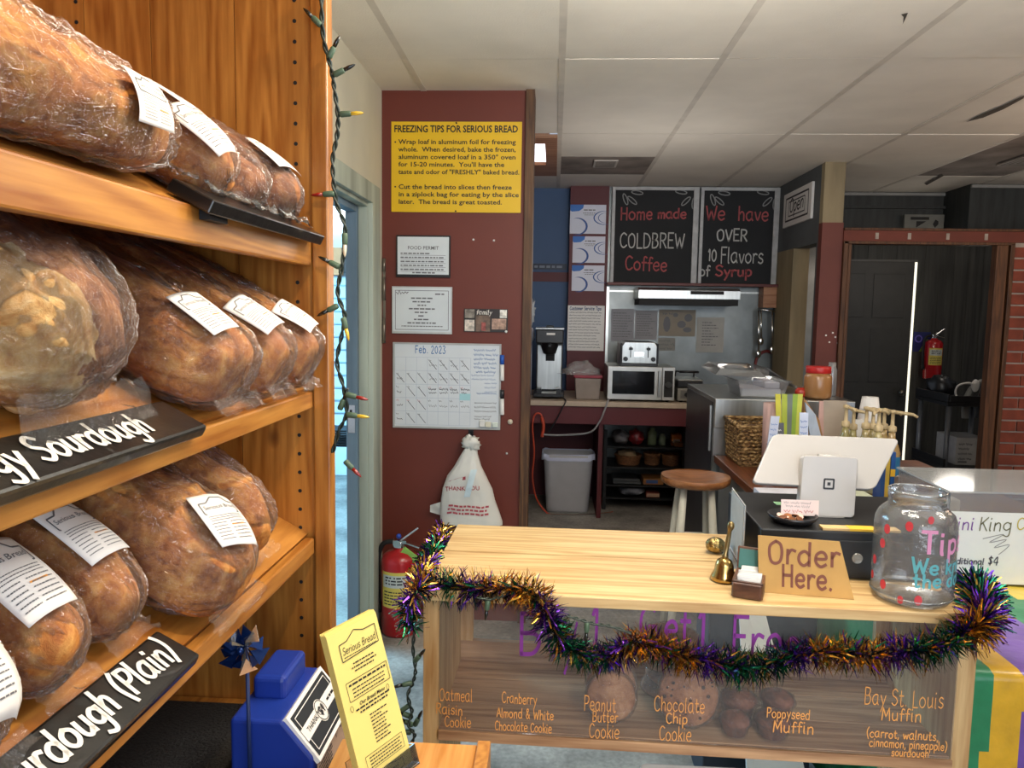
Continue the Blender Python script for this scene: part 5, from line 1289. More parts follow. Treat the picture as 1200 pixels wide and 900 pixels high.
# whiteboard
t,o,f,W,H=sheet('whiteboard','white planner board dated Feb. 2023, lowest board on the red wall','whiteboard',WY,(461,402,587,502),.008,mat('board_white','d9dee2',.25,var=.02),None,'writing_surface')
m=MB(); b=.008
for (a0,b0,a1,b1) in ((0,0,W,b),(0,H-b,W,H),(0,b,b,H-b),(W-b,b,W,H-b)):
    p0=f(a0,b0,-.003); p1=f(a1,b1,.004); m.box(p0,p1)
m.build('frame',mat('grey_board_frame','b3b4b2',.4,.2),o)
m=MB(); rr=random.Random(33); x0,x1,y0,y1=.02*W,.72*W,.04*H,.83*H
for k in range(8): x=x0+(x1-x0)*k/7+(0); rect(m,f,x-.0007,y0,x+.0007,y1,.0006)
for k in range(6): y=y0+(y1-y0)*k/5; rect(m,f,x0,y-.0007,x1,y+.0007,.0006)
m.mat(1); q,w_=hand('Feb. 2023',.034,.0022,.0,.02,.25); s=.29*W/w_; lay(m,f,[[(a*s,c) for a,c in p] for p in q],.205*W,.88*H,.0008)
cw_=(x1-x0)/7; ch_=(y1-y0)/5
m.mat(2)
for r_ in range(5):
    for c_ in range(7):
        X_=x0+c_*cw_; Y_=y1-(r_+1)*ch_
        if r_==0 and c_<3: continue
        if r_==4 and c_>2: continue
        m.mat(4 if (r_==3 and c_<3) or (r_==2 and c_>2) else 2); squiggle(m,f,X_+.004,X_+.016,Y_+ch_*.72,.010,.0008,rr,.0008)
        m.mat(2)
        if c_ in (1,2) or (r_<2): lay(m,f,ribbon2([(X_+.010,Y_+ch_*.75),(X_+cw_*.85,Y_+ch_*.12)],.0012),e=.0008)
        if c_==0 or c_>2: squiggle(m,f,X_+.008,X_+cw_-.006,Y_+ch_*.32,.013,.0013 if c_==0 or r_==2 else .0008,rr,.0009)
        if r_==2 and c_>2: squiggle(m,f,X_+.006,X_+cw_-.004,Y_+ch_*.58,.012,.0017,rr,.0009)
m.mat(1)
for k in range(6): squiggle(m,f,W*(.75+.02*(k==5)),W*.97,H*(.905-k*.05),.014,.0016,rr,.0008)
for k in range(2): squiggle(m,f,W*.73,W*.95,H*(.62-k*.045),.010,.0009,rr,.0008)
for k in range(3): squiggle(m,f,W*.85,W*.96,H*(.53-k*.05),.010,.0009,rr,.0008)
squiggle(m,f,W*.78,W*.96,H*.41,.010,.0012,rr,.0008); m.mat(2)
for k in range(3): squiggle(m,f,W*.76,W*.96,H*(.30-k*.05),.010,.0010,rr,.0008)
for k in range(2): squiggle(m,f,W*.76,W*.93,H*(.14-k*.03),.010,.0010,rr,.0008)
m.mat(3); rect(m,f,x0+6*cw_,y1-3.12*ch_,x1,y1-2.62*ch_+0,.0007)
m.build('writing',[ink('board_lines','b3bccb'),ink('board_blue','3a6fa8'),ink('board_black','2b2f3a'),ink('board_teal','a7d3d8'),ink('board_red','c9727a')],o)
for k,(a,lb) in enumerate(((.835,'white eraser block, leftmost of three along the whiteboard bottom'),(.89,'cream eraser block, middle of three along the whiteboard bottom'),(.955,'pale green eraser block, rightmost along the whiteboard bottom'))):
    p=f(a*W,.035*H,.0105); hh=(.085,.06,.055)[k]*H
    m=MB(); m.box((p.x-.013,p.y-.006,p.z),(p.x+.013,p.y+.0035,p.z+hh)); tag(m.build('board_magnet',mat('magnet_%d'%k,('e4e2dc','e2dcc4','dfe6da')[k],.5),bev=.003),lb,'magnet','magnet blocks on the whiteboard')
for k,(v0,v1,c) in enumerate(((416,427,'2456b0'),(428,446,'e6e6e6'),(457,467,'1f1f24'),(468,486,'e4e4e2'))):
    a=at(588.5,v1,Y=WY-.02); b=at(588.5,v0,Y=WY-.02)
    if k in (1,3): continue
    body_c=[('1f','blue'),('','')][0]
    t=thing('marker_pen',('blue' if k==0 else 'black')+' capped white marker pen clipped upright to the right edge of the whiteboard','marker',a)
    a2=at(588.5,(446,486)[k//2],Y=WY-.02)
    m=MB(); m.rings([(a,.0095),(b,.0095)],14); m.build('cap',mat('cap_%d'%k,c,.4),t)
    m=MB(); m.rings([(a2,.008),(a2+Vector((0,0,.002)),.009),(a+Vector((0,0,-.001)),.009)],14); m.build('barrel',WHITE,t)
    m=MB(); m.box((a.x-.012,WY-.013,a.z+.005),(a.x-.004,WY-.003,b.z)); m.build('clip',mat('cap_%d'%k,c,.4),t)
# little white knob and pins
for (u,v,r,lb) in ((598,494,.012,'small white round peg right of the whiteboard'),):
    p=at(u,v,Y=WY); m=MB(); m.lathe([(0,.016),(r*.8,.014),(r,.008),(r*.8,.0)],(p.x,WY-.0005,p.z),16,(0,-1,0)); tag(m.build('coat_peg',mat('cream_knob','d9cdb8',.4)),lb,'peg')
for i,(u,v,lb) in enumerate(((555,281,'left white push pin beside the food permit'),(579,282,'right white push pin beside the food permit'),(594,531,'white push pin low on the red wall right of the bag'))):
    p=at(u,v,Y=WY); m=MB(); m.lathe([(0,.008),(.005,.007),(.004,.003),(.0015,0)],(p.x,WY-.0003,p.z),12,(0,-1,0)); tag(m.build('push_pin',PAPER),lb,'pin')
# hook and plastic bag
hk=at(552,508,Y=WY)
m=MB(); m.box((hk.x-.012,WY-.006,hk.z-.02),(hk.x+.012,WY-.0005,hk.z+.025)); m.tube([(hk.x,WY-.006,hk.z+.005),(hk.x,WY-.03,hk.z-.012),(hk.x,WY-.045,hk.z-.012),(hk.x,WY-.05,hk.z+.006)],.005,8,6); tag(m.build('wall_hook',BLACK),'black hook on the red wall under the whiteboard, holding the bag','hook')
BAGW=mat('white_bag','dcdad2',.4,var=.05,scale=8)
outl=[(552,512,.018),(550,520,.035),(553,530,.02),(556,545,.05),(560,560,.075),(556,575,.093),(553,590,.10),(552,605,.105),(552,613,.104),(552,615,.098)]
edges=[(512,547,556),(518,543,562),(525,545,559),(532,541,560),(545,533,564),(558,524,570),(572,519,577),(585,517,580),(598,516,585),(610,516,589),(614,518,589)]
t=thing('plastic_bag','white THANK YOU plastic carrier bag tied and hung from the hook on the red wall','bag',at(552,614,Y=WY-.06))
m=MB(); n=len(edges)
rowsP=[]
for (v,ul,ur) in edges:
    a=at(ul,v,Y=WY-.055); b=at(ur,v,Y=WY-.055); rowsP.append((a,b))
def bagpt(i,k,seg=40):
    fr=i*(n-1); j=min(int(fr),n-2); g=fr-j
    a=rowsP[j][0].lerp(rowsP[j+1][0],g); b=rowsP[j][1].lerp(rowsP[j+1][1],g); c=(a+b)/2; hw=(b.x-a.x)/2
    th=2*PI*k; d=min(.045,hw*.55); fold=1+.10*noise.noise(Vector((math.cos(th)*3,math.sin(th)*3,c.z*16)))+.06*noise.noise(Vector((math.cos(th)*9,math.sin(th)*9,c.z*40)))
    x=c.x+hw*math.copysign(abs(math.cos(th))**.8,math.cos(th))*(.97+.03*fold); y=c.y+d*math.sin(th)*fold
    return Vector((x,min(y,WY-.004),c.z+.006*noise.noise(Vector((x*30,y*30,2)))))
m.grid(lambda u,v: bagpt(u,v),40,56,True,True)
# crumpled knot and one loose handle ear
kn=at(552,519,Y=WY-.06); m.ball(kn,.035,20,14,(1.1,.6,.9),.7,nf=9,seed=2); er=at(508,596,Y=WY-.05); 
m.grid(lambda u,v: at(517-u*13,588+v*16+u*(4-8*v),Y=WY-.045-.012*math.sin(PI*u)*math.cos(3*v)),8,8,True)
bo=m.build('bag_body',BAGW,t)
def bagsurf(px_,py_):
    # front skin: shoot onto the bag
    i=0
    for (v,ul,ur) in edges: pass
    fr=None
    for j in range(n-1):
        if edges[j][0]<=py_<=edges[j+1][0]: fr=(j+(py_-edges[j][0])/(edges[j+1][0]-edges[j][0]))/(n-1); jj=j; break
    if fr is None: fr=1 if py_>600 else 0; jj=n-2
    g=fr*(n-1)-jj; ul=edges[jj][1]*(1-g)+edges[jj+1][1]*g; ur=edges[jj][2]*(1-g)+edges[jj+1][2]*g
    cs=max(-.97,min(.97,(px_-(ul+ur)/2)/((ur-ul)/2))); cs=math.copysign(abs(cs)**(1/.8),cs)
    p=bagpt(fr,(2*PI-math.acos(cs))/(2*PI)); return p
m=MB()
def bmap(u,v):
    return lambda a,b,e=0: bagsurf(u+a,v-b)+Vector((0,-.0025-e,0))
q,w_=typed('THANK YOU',5.0,.01); 
def sliced(quads): return quads
lay(m,bmap(523,574),q,rot=.08)
m.build('bag_print',ink('faded_red_print','b5525a'),bo); m=MB()
for k in range(3): 
    for (a0,a1) in ((0,42),):
        x=527-k
        rr=random.Random(k)
        while x<572-k:
            l=rr.uniform(2,6); fb=bmap(0,0); y=592+k*4.2
            m.add([bagsurf(x,y)+Vector((0,-.003,0)),bagsurf(x+l,y)+Vector((0,-.003,0)),bagsurf(x+l,y-2.2)+Vector((0,-.003,0)),bagsurf(x,y-2.2)+Vector((0,-.003,0))],[(0,1,2,3)],False); x+=l+1.2
m.add([bagsurf(*p)+Vector((0,-.003,0)) for p in ((526,563),(547,560),(547,556),(538,558))],[(0,1,2,3)],False)
m.build('bag_print',ink('faded_red_print','b5525a'),bo)
m=MB(); m.grid(lambda u,v: bagsurf(545+u*7+v*8-0,580-v*32)+Vector((0,-.004-.006*math.sin(PI*v),0)),4,10,True); plabel(m.build('receipt',mat('pale_blue_paper','cfe0e6',.7),bo),'pale blue receipt stuck on the bag')

# ------------------------------------------------------------------ fire extinguisher on the floor by the side door
def extinguisher(label,c,h,r,tagcol=True,hang=False):
    t=thing('fire_extinguisher',label,'fire extinguisher',c)
    c=Vector(c); REDX=mat('extinguisher_red','b3141c',.28,coat=.4,var=.05)
    m=MB(); m.lathe([(0,.001),(r*.9,.001),(r,.010),(r,h*.72),(r*.93,h*.77),(r*.7,h*.805),(r*.35,h*.825),(r*.33,h*.85),(0,h*.85)],c,36); body=m.build('cylinder',REDX,t)
    f=lambda a,b,e=0: c+Vector(((r+.0008+e)*math.sin(a/r-.35),-(r+.0008+e)*math.cos(a/r-.35),b))
    m=MB(); m.grid(lambda u,v: f(-r*.6+u*r*1.7,h*(.30+.35*v)),12,4,True); m.mat(1); m.grid(lambda u,v: f(-r*.5+u*r*1.5,h*(.50+.12*v),.0006),12,2,True); m.mat(2); rr=random.Random(2)
    for k in range(5): bars(m,f,-r*.4,r*.9,h*(.45-k*.03),h*.011,.001,rr)
    for k in range(3): bars(m,f,-r*.3,r*.8,h*(.59-k*.03),h*.014,.0014,rr)
    m.build('instruction_label',[mat('label_yellow','d9c45a',.6),mat('label_silver','c5c9c4',.5),INKK],body)
    m=MB(); top=c+Vector((0,0,h*.84)); m.cyl(top,top+Vector((0,0,h*.07)),r*.30); m.box(top+Vector((-r*.35,-r*.25,h*.05)),top+Vector((r*.4,r*.25,h*.085))); m.build('valve',CHROME,t,bev=.002)
    m=MB(); p=top+Vector((0,0,h*.07)); 
    d1=Vector((.78,-.1,.62)); d2=Vector((.92,-.1,-.25))
    for d,l in ((d1,r*1.35),(d2,r*1.2)):
        s=Vector((0,.011,0)); up=d.cross(Vector((0,1,0))).normalized()*.004
        q=[p-s-up,p+s-up,p+s+up,p-s+up]; q2=[x+d*l for x in q]; m.hexa(q,q2)
    m.build('lever',CHROME,t,bev=.002)
    m=MB(); g=top+Vector((-r*.1,-r*.32,h*.06)); m.cyl(g,g+Vector((0,-.01,0)),r*.2); m.build('gauge',CHROME,t)
    m=MB(); m.tube([top+Vector((-r*.35,0,h*.065)),top+Vector((-r*.95,-.0,h*.03)),c+Vector((-r*1.22,0,h*.70)),c+Vector((-r*1.2,0,h*.35)),c+Vector((-r*1.15,0,h*.28))],.011,10,8); m.rings([(c+Vector((-r*1.15,0,h*.28)),.013),(c+Vector((-r*1.13,0,h*.20)),.018)],12); m.build('hose',BLACKM,t)
    if tagcol:
        m=MB(); q=top+Vector((r*.35,-r*.4,h*.04)); m.hexa([q,q+Vector((.11,-.02,-.07)),q+Vector((.09,-.02,-.10)),q+Vector((-.02,0,-.03))],[x+Vector((0,-.001,0)) for x in (q,q+Vector((.11,-.02,-.07)),q+Vector((.09,-.02,-.10)),q+Vector((-.02,0,-.03)))]); plabel(m.build('inspection_tag',mat('green_tag','8fbf5a',.6),t),'green inspection tag')
        m=MB(); m.ball(top+Vector((-.005,0,h*.115)),.012,10,8); m.build('pin_seal',mat('blue_seal','2a4fb5',.4),t)
    return t
p=at(468,747,Z=0); p.y+=.0
ec_=Vector((at(468,747,Y=3.25).x+.0,3.26,0)); hx=(at(468,622,Y=3.26).z)
extinguisher('red fire extinguisher with green tag on the floor against the red wall',ec_,hx*.99,.082)
# chrome door closer bits at the wall corner
m=MB(); 
for v0,v1 in ((303,318),(325,352),(372,402)):
    a=at(450,v0,Y=WY-.01); b=at(450,v1,Y=WY-.01); m.cyl(a,b,.007,seg=8)
m.box((a.x-.006,WY-.004,at(450,402,Y=WY).z),(a.x+.006,WY-.0005,at(450,303,Y=WY).z))
tag(m.build('wall_latch',mat('tarnished_metal','8a8276',.4,.8)),'tarnished latch strip where the red wall meets the side door frame','latch')
p=at(446,702,Y=WY-.01); m=MB(); m.box((p.x-.012,WY-.016,p.z-.035),(p.x+.012,WY-.0005,p.z+.035)); tag(m.build('wall_socket',mat('ivory_plastic','d8cfa8',.5),bev=.003),'small ivory plate low on the wall beside the fire extinguisher','socket plate')

# outside rack seen through the side door
t=thing('wire_rack','dark wire rack outside the side door','rack',(-1.5,4.9,0))
a=at(392,505,Y=4.9); b=at(415,600,Y=4.9)
m=MB(); x0,x1,z0,z1=a.x-.25,b.x+.0,.55,a.z; YR=4.9
for k in range(9): x=x0+(x1-x0)*k/8; m.cyl((x,4.9,z0),(x,4.9,z1),.005,seg=6)
for k in range(7): z=z0+(z1-z0)*k/6; m.cyl((x0,4.9,z),(x1,4.9,z),.005,seg=6)
m.build('mesh_side',BLACKM,t)
m=MB(); m.box((x0,4.92,z0-.02),(x1,5.4,z1-.04)); m.build('dark_crate',mat('crate_black','15181c',.6),t)
m=MB()
for x in (x0,x1):
    for y in (4.9,5.4): m.cyl((x,y,0),(x,y,z1),.012,seg=8)
m.build('post',BLACKM,t)
# ------------------------------------------------------------------ back counter of the kitchen
KZ=.84; KF=5.2
kx0=at(613,476,Y=KF).x; kx1=at(826,480,Y=KF).x
t=thing('back_counter','kitchen counter with a pale top and maroon apron along the back wall','counter',((kx0+kx1)/2,5.55,0))
m=MB(); m.box((kx0,KF,KZ-.035),(kx1,KY-.025,KZ)); m.build('worktop',mat('pale_laminate','b8a792',.45,var=.1,scale=20),t,bev=.004)
m=MB(); m.box((kx0+.01,KF+.02,KZ-.16),(kx1-.01,KF+.04,KZ-.0352)); m.build('apron',MAROON,t)
lx=at(703,540,Y=KF+.3).x
m=MB(); m.box((lx-.03,KF+.06,0),(lx,KY-.03,KZ-.0352)); m.build('divider',MAROON,t)
m=MB(); m.box((kx1-.05,KF+.06,0),(kx1-.02,KY-.03,KZ-.0352)); m.build('end_panel',MAROON,t)
m=MB(); m.box((kx0+.01,KY-.05,0),(lx-.03,KY-.03,KZ-.0352)); m.build('back_panel',MAROON,t)
# coffee maker
def on_k(u,v,Y): return at(u,v,Y=Y)
cx0,cx1=at(627,460,Y=5.35).x,at(659,460,Y=5.35).x
ct_=at(643,384,Y=5.35).z
t=thing('coffee_brewer','tall steel coffee brewer with a black head on the back counter','coffee maker',((cx0+cx1)/2,5.45,KZ))
m=MB(); m.box((cx0-.012,5.30,KZ+.012),(cx1+.012,5.62,KZ+.04)); m.build('base',BLACK,t,bev=.006)
m=MB(); m.box((cx0,5.50,KZ+.04),(cx1,5.62,ct_-.012)); m.mat(1); m.box((cx0+.01,5.494,KZ+.05),(cx1-.01,5.50,ct_-.13)); body=m.build('column',[BLACK,STEEL],t,bev=.002)
m=MB(); m.box((cx0+.07,5.488,KZ+.26),(cx0+.135,5.494,KZ+.31)); m.build('badge',BLACKM,body)
m=MB(); m.box((cx0,5.30,ct_-.11),(cx1,5.50,ct_-.012)); m.build('head',BLACK,t,bev=.008)
m=MB(); m.box((cx0-.004,5.30,ct_-.012),(cx1+.004,5.62,ct_)); m.mat(1); m.box((cx0+.07,5.38,ct_),(cx1-.07,5.5,ct_+.014)); m.build('lid',[STEEL,BLACK],t,bev=.003)
m=MB(); m.box((cx0+.075,5.296,ct_-.05),(cx0+.135,5.30,ct_-.035)); m.build('name_plate',PAPER,t)
m=MB(); c=Vector(((cx0+cx1)/2,5.40,ct_-.11)); m.lathe([(.062,.0),(.062,-.02),(.045,-.075),(.018,-.085),(.0,-.085)],c,24); m.build('brew_basket',BLACK,t); 
m=MB(); m.box((c.x-.012,5.29,ct_-.135),(c.x+.012,5.34,ct_-.115)); m.build('basket_handle',BLACK,t,bev=.003)
for xx in (cx0+.03,cx1-.03):
    m=MB(); m.box((xx-.015,5.292,KZ+.04),(xx+.015,5.40,KZ+.075)); m.build('foot_block',BLACK,t)
# bottle brush and white scoop left of it
m=MB(); p=at(622,365,Y=5.6); rr=random.Random(1)
t=thing('mop_duster','white fluffy duster hung upright at the left end of the back counter','duster',(p.x,5.6,KZ))
m.cyl((p.x,5.6,KZ+.002),(p.x,5.6,p.z-.03),.008,seg=8); m.build('handle',BLACK,t)
m=MB(); m.ball((p.x,5.6,p.z),.05,20,14,(.55,.6,1.6),.9,nf=14); m.build('head',mat('white_fluff','cfd6dc',.9,var=.2),t)
m=MB(); q=at(622,392,Y=5.55); m.lathe([(0,0),(.02,.005),(.03,.03),(.026,.08),(.015,.10),(0,.102)],(q.x,5.52,q.z-.05),18)
m.cyl((q.x,5.52,KZ+.001),(q.x,5.52,q.z-.045),.012,seg=10); tag(m.build('white_bottle',mat('frosted_white','c8cfe0',.4)),'white bottle on the back counter, left of the coffee brewer','bottle')
# beige bin with red lid and a plastic bag on it
b0=at(673,470,Y=5.3); b1=at(704,470,Y=5.3); bt=at(690,440,Y=5.3).z
t=thing('ingredient_bin','beige plastic bin with a red lid on the back counter','bin',((b0.x+b1.x)/2,5.4,KZ))
m=MB(); g=.012
m.hexa([(b0.x+g,5.31,KZ+.001),(b1.x-g,5.31,KZ+.001),(b1.x-g,5.49,KZ+.001),(b0.x+g,5.49,KZ+.001)],[(b0.x,5.30,bt-.02),(b1.x,5.30,bt-.02),(b1.x,5.50,bt-.02),(b0.x,5.50,bt-.02)]); m.build('body',mat('beige_bin','8c8076',.5),t,bev=.008,segs=3)
m=MB(); m.box((b0.x-.008,5.292,bt-.02),(b1.x+.008,5.508,bt)); m.build('lid',mat('red_lid','8e2233',.4),t,bev=.005)
m=MB()
rr=random.Random(5)
def pb(u,v): 
    a=2*PI*v; r=math.sin(PI*min(1,u)*.5); k=1+.35*noise.noise(Vector((math.cos(a)*2.4,math.sin(a)*2.4,u*4)))
    return Vector(((b0.x+b1.x)/2-.03+(.17 if math.cos(a)<0 else .12)*r*math.cos(a)*k, 5.40+.09*r*math.sin(a)*k, bt+.002+.085*(1-r**2)*k))
m.grid(pb,12,36,True,True); tag(m.build('plastic_wrap',film('milky_wrap',(.97,.97,.98),.22,.06,.5,30)),'crumpled clear plastic bag lying on the red lid of the beige bin','plastic bag')
# microwave
mx0=at(712,450,Y=5.25).x; mx1=at(790.5,450,Y=5.25).x; mt=at(750,430,Y=5.25).z
t=thing('microwave','silver microwave oven with a black window on the back counter','microwave',((mx0+mx1)/2,5.45,KZ))
m=MB(); m.box((mx0,5.27,KZ+.015),(mx1,5.66,mt)); m.build('case',STEEL,t,bev=.004)
W_=mx1-mx0; H_=mt-KZ-.015; zb0_=KZ+.015
m=MB(); m.box((mx0,5.25,zb0_),(mx0+W_*.81,5.269,mt)); dd=m.build('door',mat('silver_paint','c2c2be',.35,.6),t,bev=.003)
m=MB(); m.box((mx0+W_*.07,5.246,zb0_+H_*.17),(mx0+W_*.70,5.25,mt-H_*.13)); m.build('window',mat('dark_glass','0c0d10',.12,coat=.3),dd)
m=MB(); m.box((mx0+W_*.745,5.215,zb0_+H_*.12),(mx0+W_*.785,5.228,mt-H_*.10)); m.box((mx0+W_*.755,5.228,zb0_+H_*.16),(mx0+W_*.775,5.25,zb0_+H_*.22)); m.box((mx0+W_*.755,5.228,mt-H_*.2),(mx0+W_*.775,5.25,mt-H_*.14)); m.build('door_handle',STEEL,dd,bev=.003)
m=MB(); m.box((mx0+W_*.82,5.25,zb0_),(mx1,5.269,mt)); cp_=m.build('control_panel',mat('silver_paint','c2c2be',.35,.6),t,bev=.003)
m=MB(); m.box((mx0+W_*.845,5.247,zb0_+H_*.10),(mx1-W_*.025,5.25,mt-H_*.10)); m.build('panel_face',BLACKM,cp_)
m=MB(); m.cyl((mx0+W_*.905,5.228,zb0_+H_*.48),(mx0+W_*.905,5.247,zb0_+H_*.48),.022); m.build('dial',CHROME,cp_)
m=MB(); 
for x in (mx0+.04,mx1-.04):
    for y in (5.3,5.62): m.cyl((x,y,KZ+.0005),(x,y,KZ+.015),.014)
m.build('feet',BLACK,t)
# toaster
tx0=at(727,410,Y=5.33).x; tx1=at(772,410,Y=5.33).x; tt_=at(750,401,Y=5.33).z
t=thing('toaster','four slice steel toaster with black ends on top of the microwave','toaster',((tx0+tx1)/2,5.42,mt))
m=MB(); pr=[(tx0+.012,mt+.018),(tx1-.012,mt+.018),(tx1-.012,tt_-.03),(tx1-.03,tt_),(tx0+.03,tt_),(tx0+.012,tt_-.03)]
m.prism([(x,5.33,z) for x,z in pr],(0,.26,0)); m.build('body',STEEL,t,bev=.004)
for x0,x1 in ((tx0,tx0+.013),(tx1-.013,tx1)):
    m=MB(); m.prism([(x0,5.325,mt+.01),(x1,5.325,mt+.01),(x1,5.325,tt_-.01),(x0,5.325,tt_-.01)],(0,.27,0)); m.build('end_panel',BLACK,t,bev=.004)
m=MB(); m.box((tx0+.002,5.32,mt+.001),(tx1-.002,5.60,mt+.02)); m.build('base',BLACK,t,bev=.003)
m=MB()
for y in (5.37,5.43,5.49,5.55): m.box((tx0+.045,y-.010,tt_-.004),(tx1-.045,y+.010,tt_+.0012))
m.build('slots',BLACKM,t)
for k in (0,1):
    x=tx0+(tx1-tx0)*(.27 if k==0 else .73)
    m=MB(); m.box((x-.012,5.300,tt_-.055),(x+.012,5.329,tt_-.038)); m.build('lever',BLACK,t,bev=.003)
    m=MB(); m.box((x-.003,5.3275,mt+.06),(x+.003,5.3295,tt_-.03)); m.build('lever_slot',BLACKM,t)
    m=MB(); x=tx0+(tx1-tx0)*(.14 if k==0 else .86); m.cyl((x,5.312,mt+.05),(x,5.329,mt+.05),.016); m.build('knob',BLACK,t)
m=MB(); m.box((tx0+.10,5.3275,mt+.065),(tx1-.10,5.3295,mt+.10)); m.build('emblem_plate',CHROME,t)
# panini press
gx0=at(793,465,Y=5.3).x; gx1=at(835,465,Y=5.3).x; gx1=min(gx1,kx1-.005)
t=thing('sandwich_press','grey sandwich press with a black lid, right of the microwave','sandwich press',((gx0+gx1)/2,5.4,KZ))
m=MB(); m.box((gx0,5.27,KZ+.012),(gx1,5.55,KZ+.10)); b=m.build('base',mat('press_grey','8f8b80',.4,.5),t,bev=.004)
m=MB()
m.box((gx0+.02,5.2675,KZ+.03),(gx1-.01,5.27,KZ+.085)); m.build('front_panel',mat('press_panel','6f6c66',.4,.5),b)
for q in (.35,.7):
    m=MB(); m.cyl((gx0+(gx1-gx0)*q,5.255,KZ+.057),(gx0+(gx1-gx0)*q,5.2675,KZ+.057),.015); m.build('knob',BLACK,b)
m=MB(); m.box((gx0+.0,5.275,KZ+.105),(gx1,5.55,KZ+.15)); m.mat(1); m.box((gx0,5.275,KZ+.15),(gx1,5.55,KZ+.162)); m.build('lid',[BLACK,STEEL],t,bev=.006)
m=MB(); m.tube([(gx0+.02,5.53,KZ+.15),(gx0+.02,5.5,KZ+.2),(gx0+.02,5.35,KZ+.21)],.006,8,5); m.tube([(gx1-.02,5.53,KZ+.15),(gx1-.02,5.5,KZ+.2),(gx1-.02,5.35,KZ+.21)],.006,8,5); m.cyl((gx0+.02,5.35,KZ+.21),(gx1-.02,5.35,KZ+.21),.009); m.build('handle',BLACK,t)
m=MB()
for x in (gx0+.03,gx1-.03):
    for y in (5.3,5.52): m.cyl((x,y,KZ+.0005),(x,y,KZ+.012),.012)
m.build('feet',BLACK,t)

# ------------------------------------------------------------------ range hood and chalkboards
ledge_z=at(810,333,Y=KY-.1).z
hx0=at(748,345,Y=5.6).x; hx1=at(868,345,Y=5.6).x
hz0=at(808,353,Y=5.6).z; hz1=at(808,337,Y=5.6).z
t=thing('range_hood','slim steel range hood with a dark underside, below the chalkboards','range hood',((hx0+hx1)/2,5.75,hz0))
m=MB(); m.prism([(hx0,5.60,hz0+.015),(hx0,5.60,hz1-.02),(hx0,5.66,hz1),(hx0,KY-.002,hz1),(hx0,KY-.002,hz0+.015)],(hx1-hx0,0,0)); h=m.build('canopy',STEEL,t,bev=.003)
m=MB(); m.box((hx0+.01,5.62,hz0-.03),(hx1-.01,KY-.002,hz0+.015)); m.build('underside',BLACKM,t)
m=MB(); m.box((hx0+.38,5.597,hz0+.05),(hx0+.62,5.60,hz0+.075)); m.build('control_strip',BLACKM,h)
cbY=KY-.03
lx0=at(711,333,Y=KY-.1).x; lx1=at(914,333,Y=KY-.1).x
m=MB(); m.box((lx0,KY-.15,ledge_z-.015),(lx1,KY-.0005,ledge_z+.006)); m.mat(1); m.box((lx1-.13,KY-.14,ledge_z-.17),(lx1-.03,KY-.001,ledge_z-.015)); 
tag(m.build('wall_ledge',[mat('ledge_maroon','5b231d',.5),WELL],bev=.002),'maroon wooden ledge running under the two chalkboards','ledge')
CHB=mat('chalkboard','15171a',.75,var=.25,scale=4); ALU=mat('white_frame_paint','b5b6b6',.5,var=.15,scale=20)
def chalkboard(label,u0,u1,lines,seed,sw=.006):
    x0=at(u0,280,Y=cbY).x; x1=at(u1,280,Y=cbY).x; z0=ledge_z+.008; z1=CZ-.012
    t=thing('chalkboard',label,'chalkboard',((x0+x1)/2,cbY,z0),'chalkboards above the range hood')
    W,H=x1-x0,z1-z0
    m=MB(); m.box((x0,cbY-.012,z0),(x1,cbY+.012,z1)); o=m.build('board',CHB,t)
    fw=.045
    m=MB(); 
    for a in ((0,0,fw*.55,H),(W-fw*.9,0,W,H),(fw*.55,H-fw*.55,W-fw*.9,H)):
        m.box((x0+a[0],cbY-.024,z0+a[1]),(x0+a[2],cbY-.0125,z0+a[3]))
    m.build('frame',ALU,t,bev=.002)
    f=plane((x0,cbY-.012,z0),(1,0,0),(0,0,1))
    for col in ('red','white'):
        for text,cx,y,h,wd,c in lines:
            if c!=col: continue
            m=MB(); q,w_=hand(text,h*H,.0062 if col=='red' else .0058,.0,.03,.1); s=wd*W/w_; lay(m,f,[[(a*s,b) for a,b in p] for p in q],cx*W,y*H,.001)
            m.build('lettering',ink('chalk_red','a85557',.9) if col=='red' else ink('chalk_white','bdbdba',.9),o)
        m=MB()
        if col=='white':
            for (lx_,ly_,an) in ((.13,.93,-70),(.18,.90,-40),(.22,.95,-8),(.86,.94,170),(.90,.90,225),(.95,.90,265)):
                a=math.radians(an)
                pts=[(lx_*W+.045*(1-math.cos(k*.628))*math.cos(a)-.014*math.sin(k*.628)*math.sin(a), ly_*H+.045*(1-math.cos(k*.628))*math.sin(a)+.014*math.sin(k*.628)*math.cos(a)) for k in range(10)]
                outline(m,f,pts,.004,.001)
        if col=='white': m.build('leaf_drawing',ink('chalk_grey','8f9090',.9),o)

chalkboard('left chalkboard reading Home made COLDBREW Coffee',716,817,[('Home',.10,.66,.13,.38,'red'),('made',.53,.68,.10,.34,'red'),('COLDBREW',.10,.37,.15,.76,'white'),('Coffee',.17,.13,.14,.50,'red')],1)
chalkboard('right chalkboard reading We have OVER 10 Flavors of Syrup',819,911,[('We',.07,.66,.15,.26,'red'),('have',.48,.66,.14,.40,'red'),('OVER',.22,.45,.12,.40,'white'),('10',.12,.24,.12,.12,'white'),('Flavors',.28,.22,.16,.56,'white'),('of',.02,.08,.11,.14,'white'),('Syrup',.22,.08,.11,.48,'red')],2)
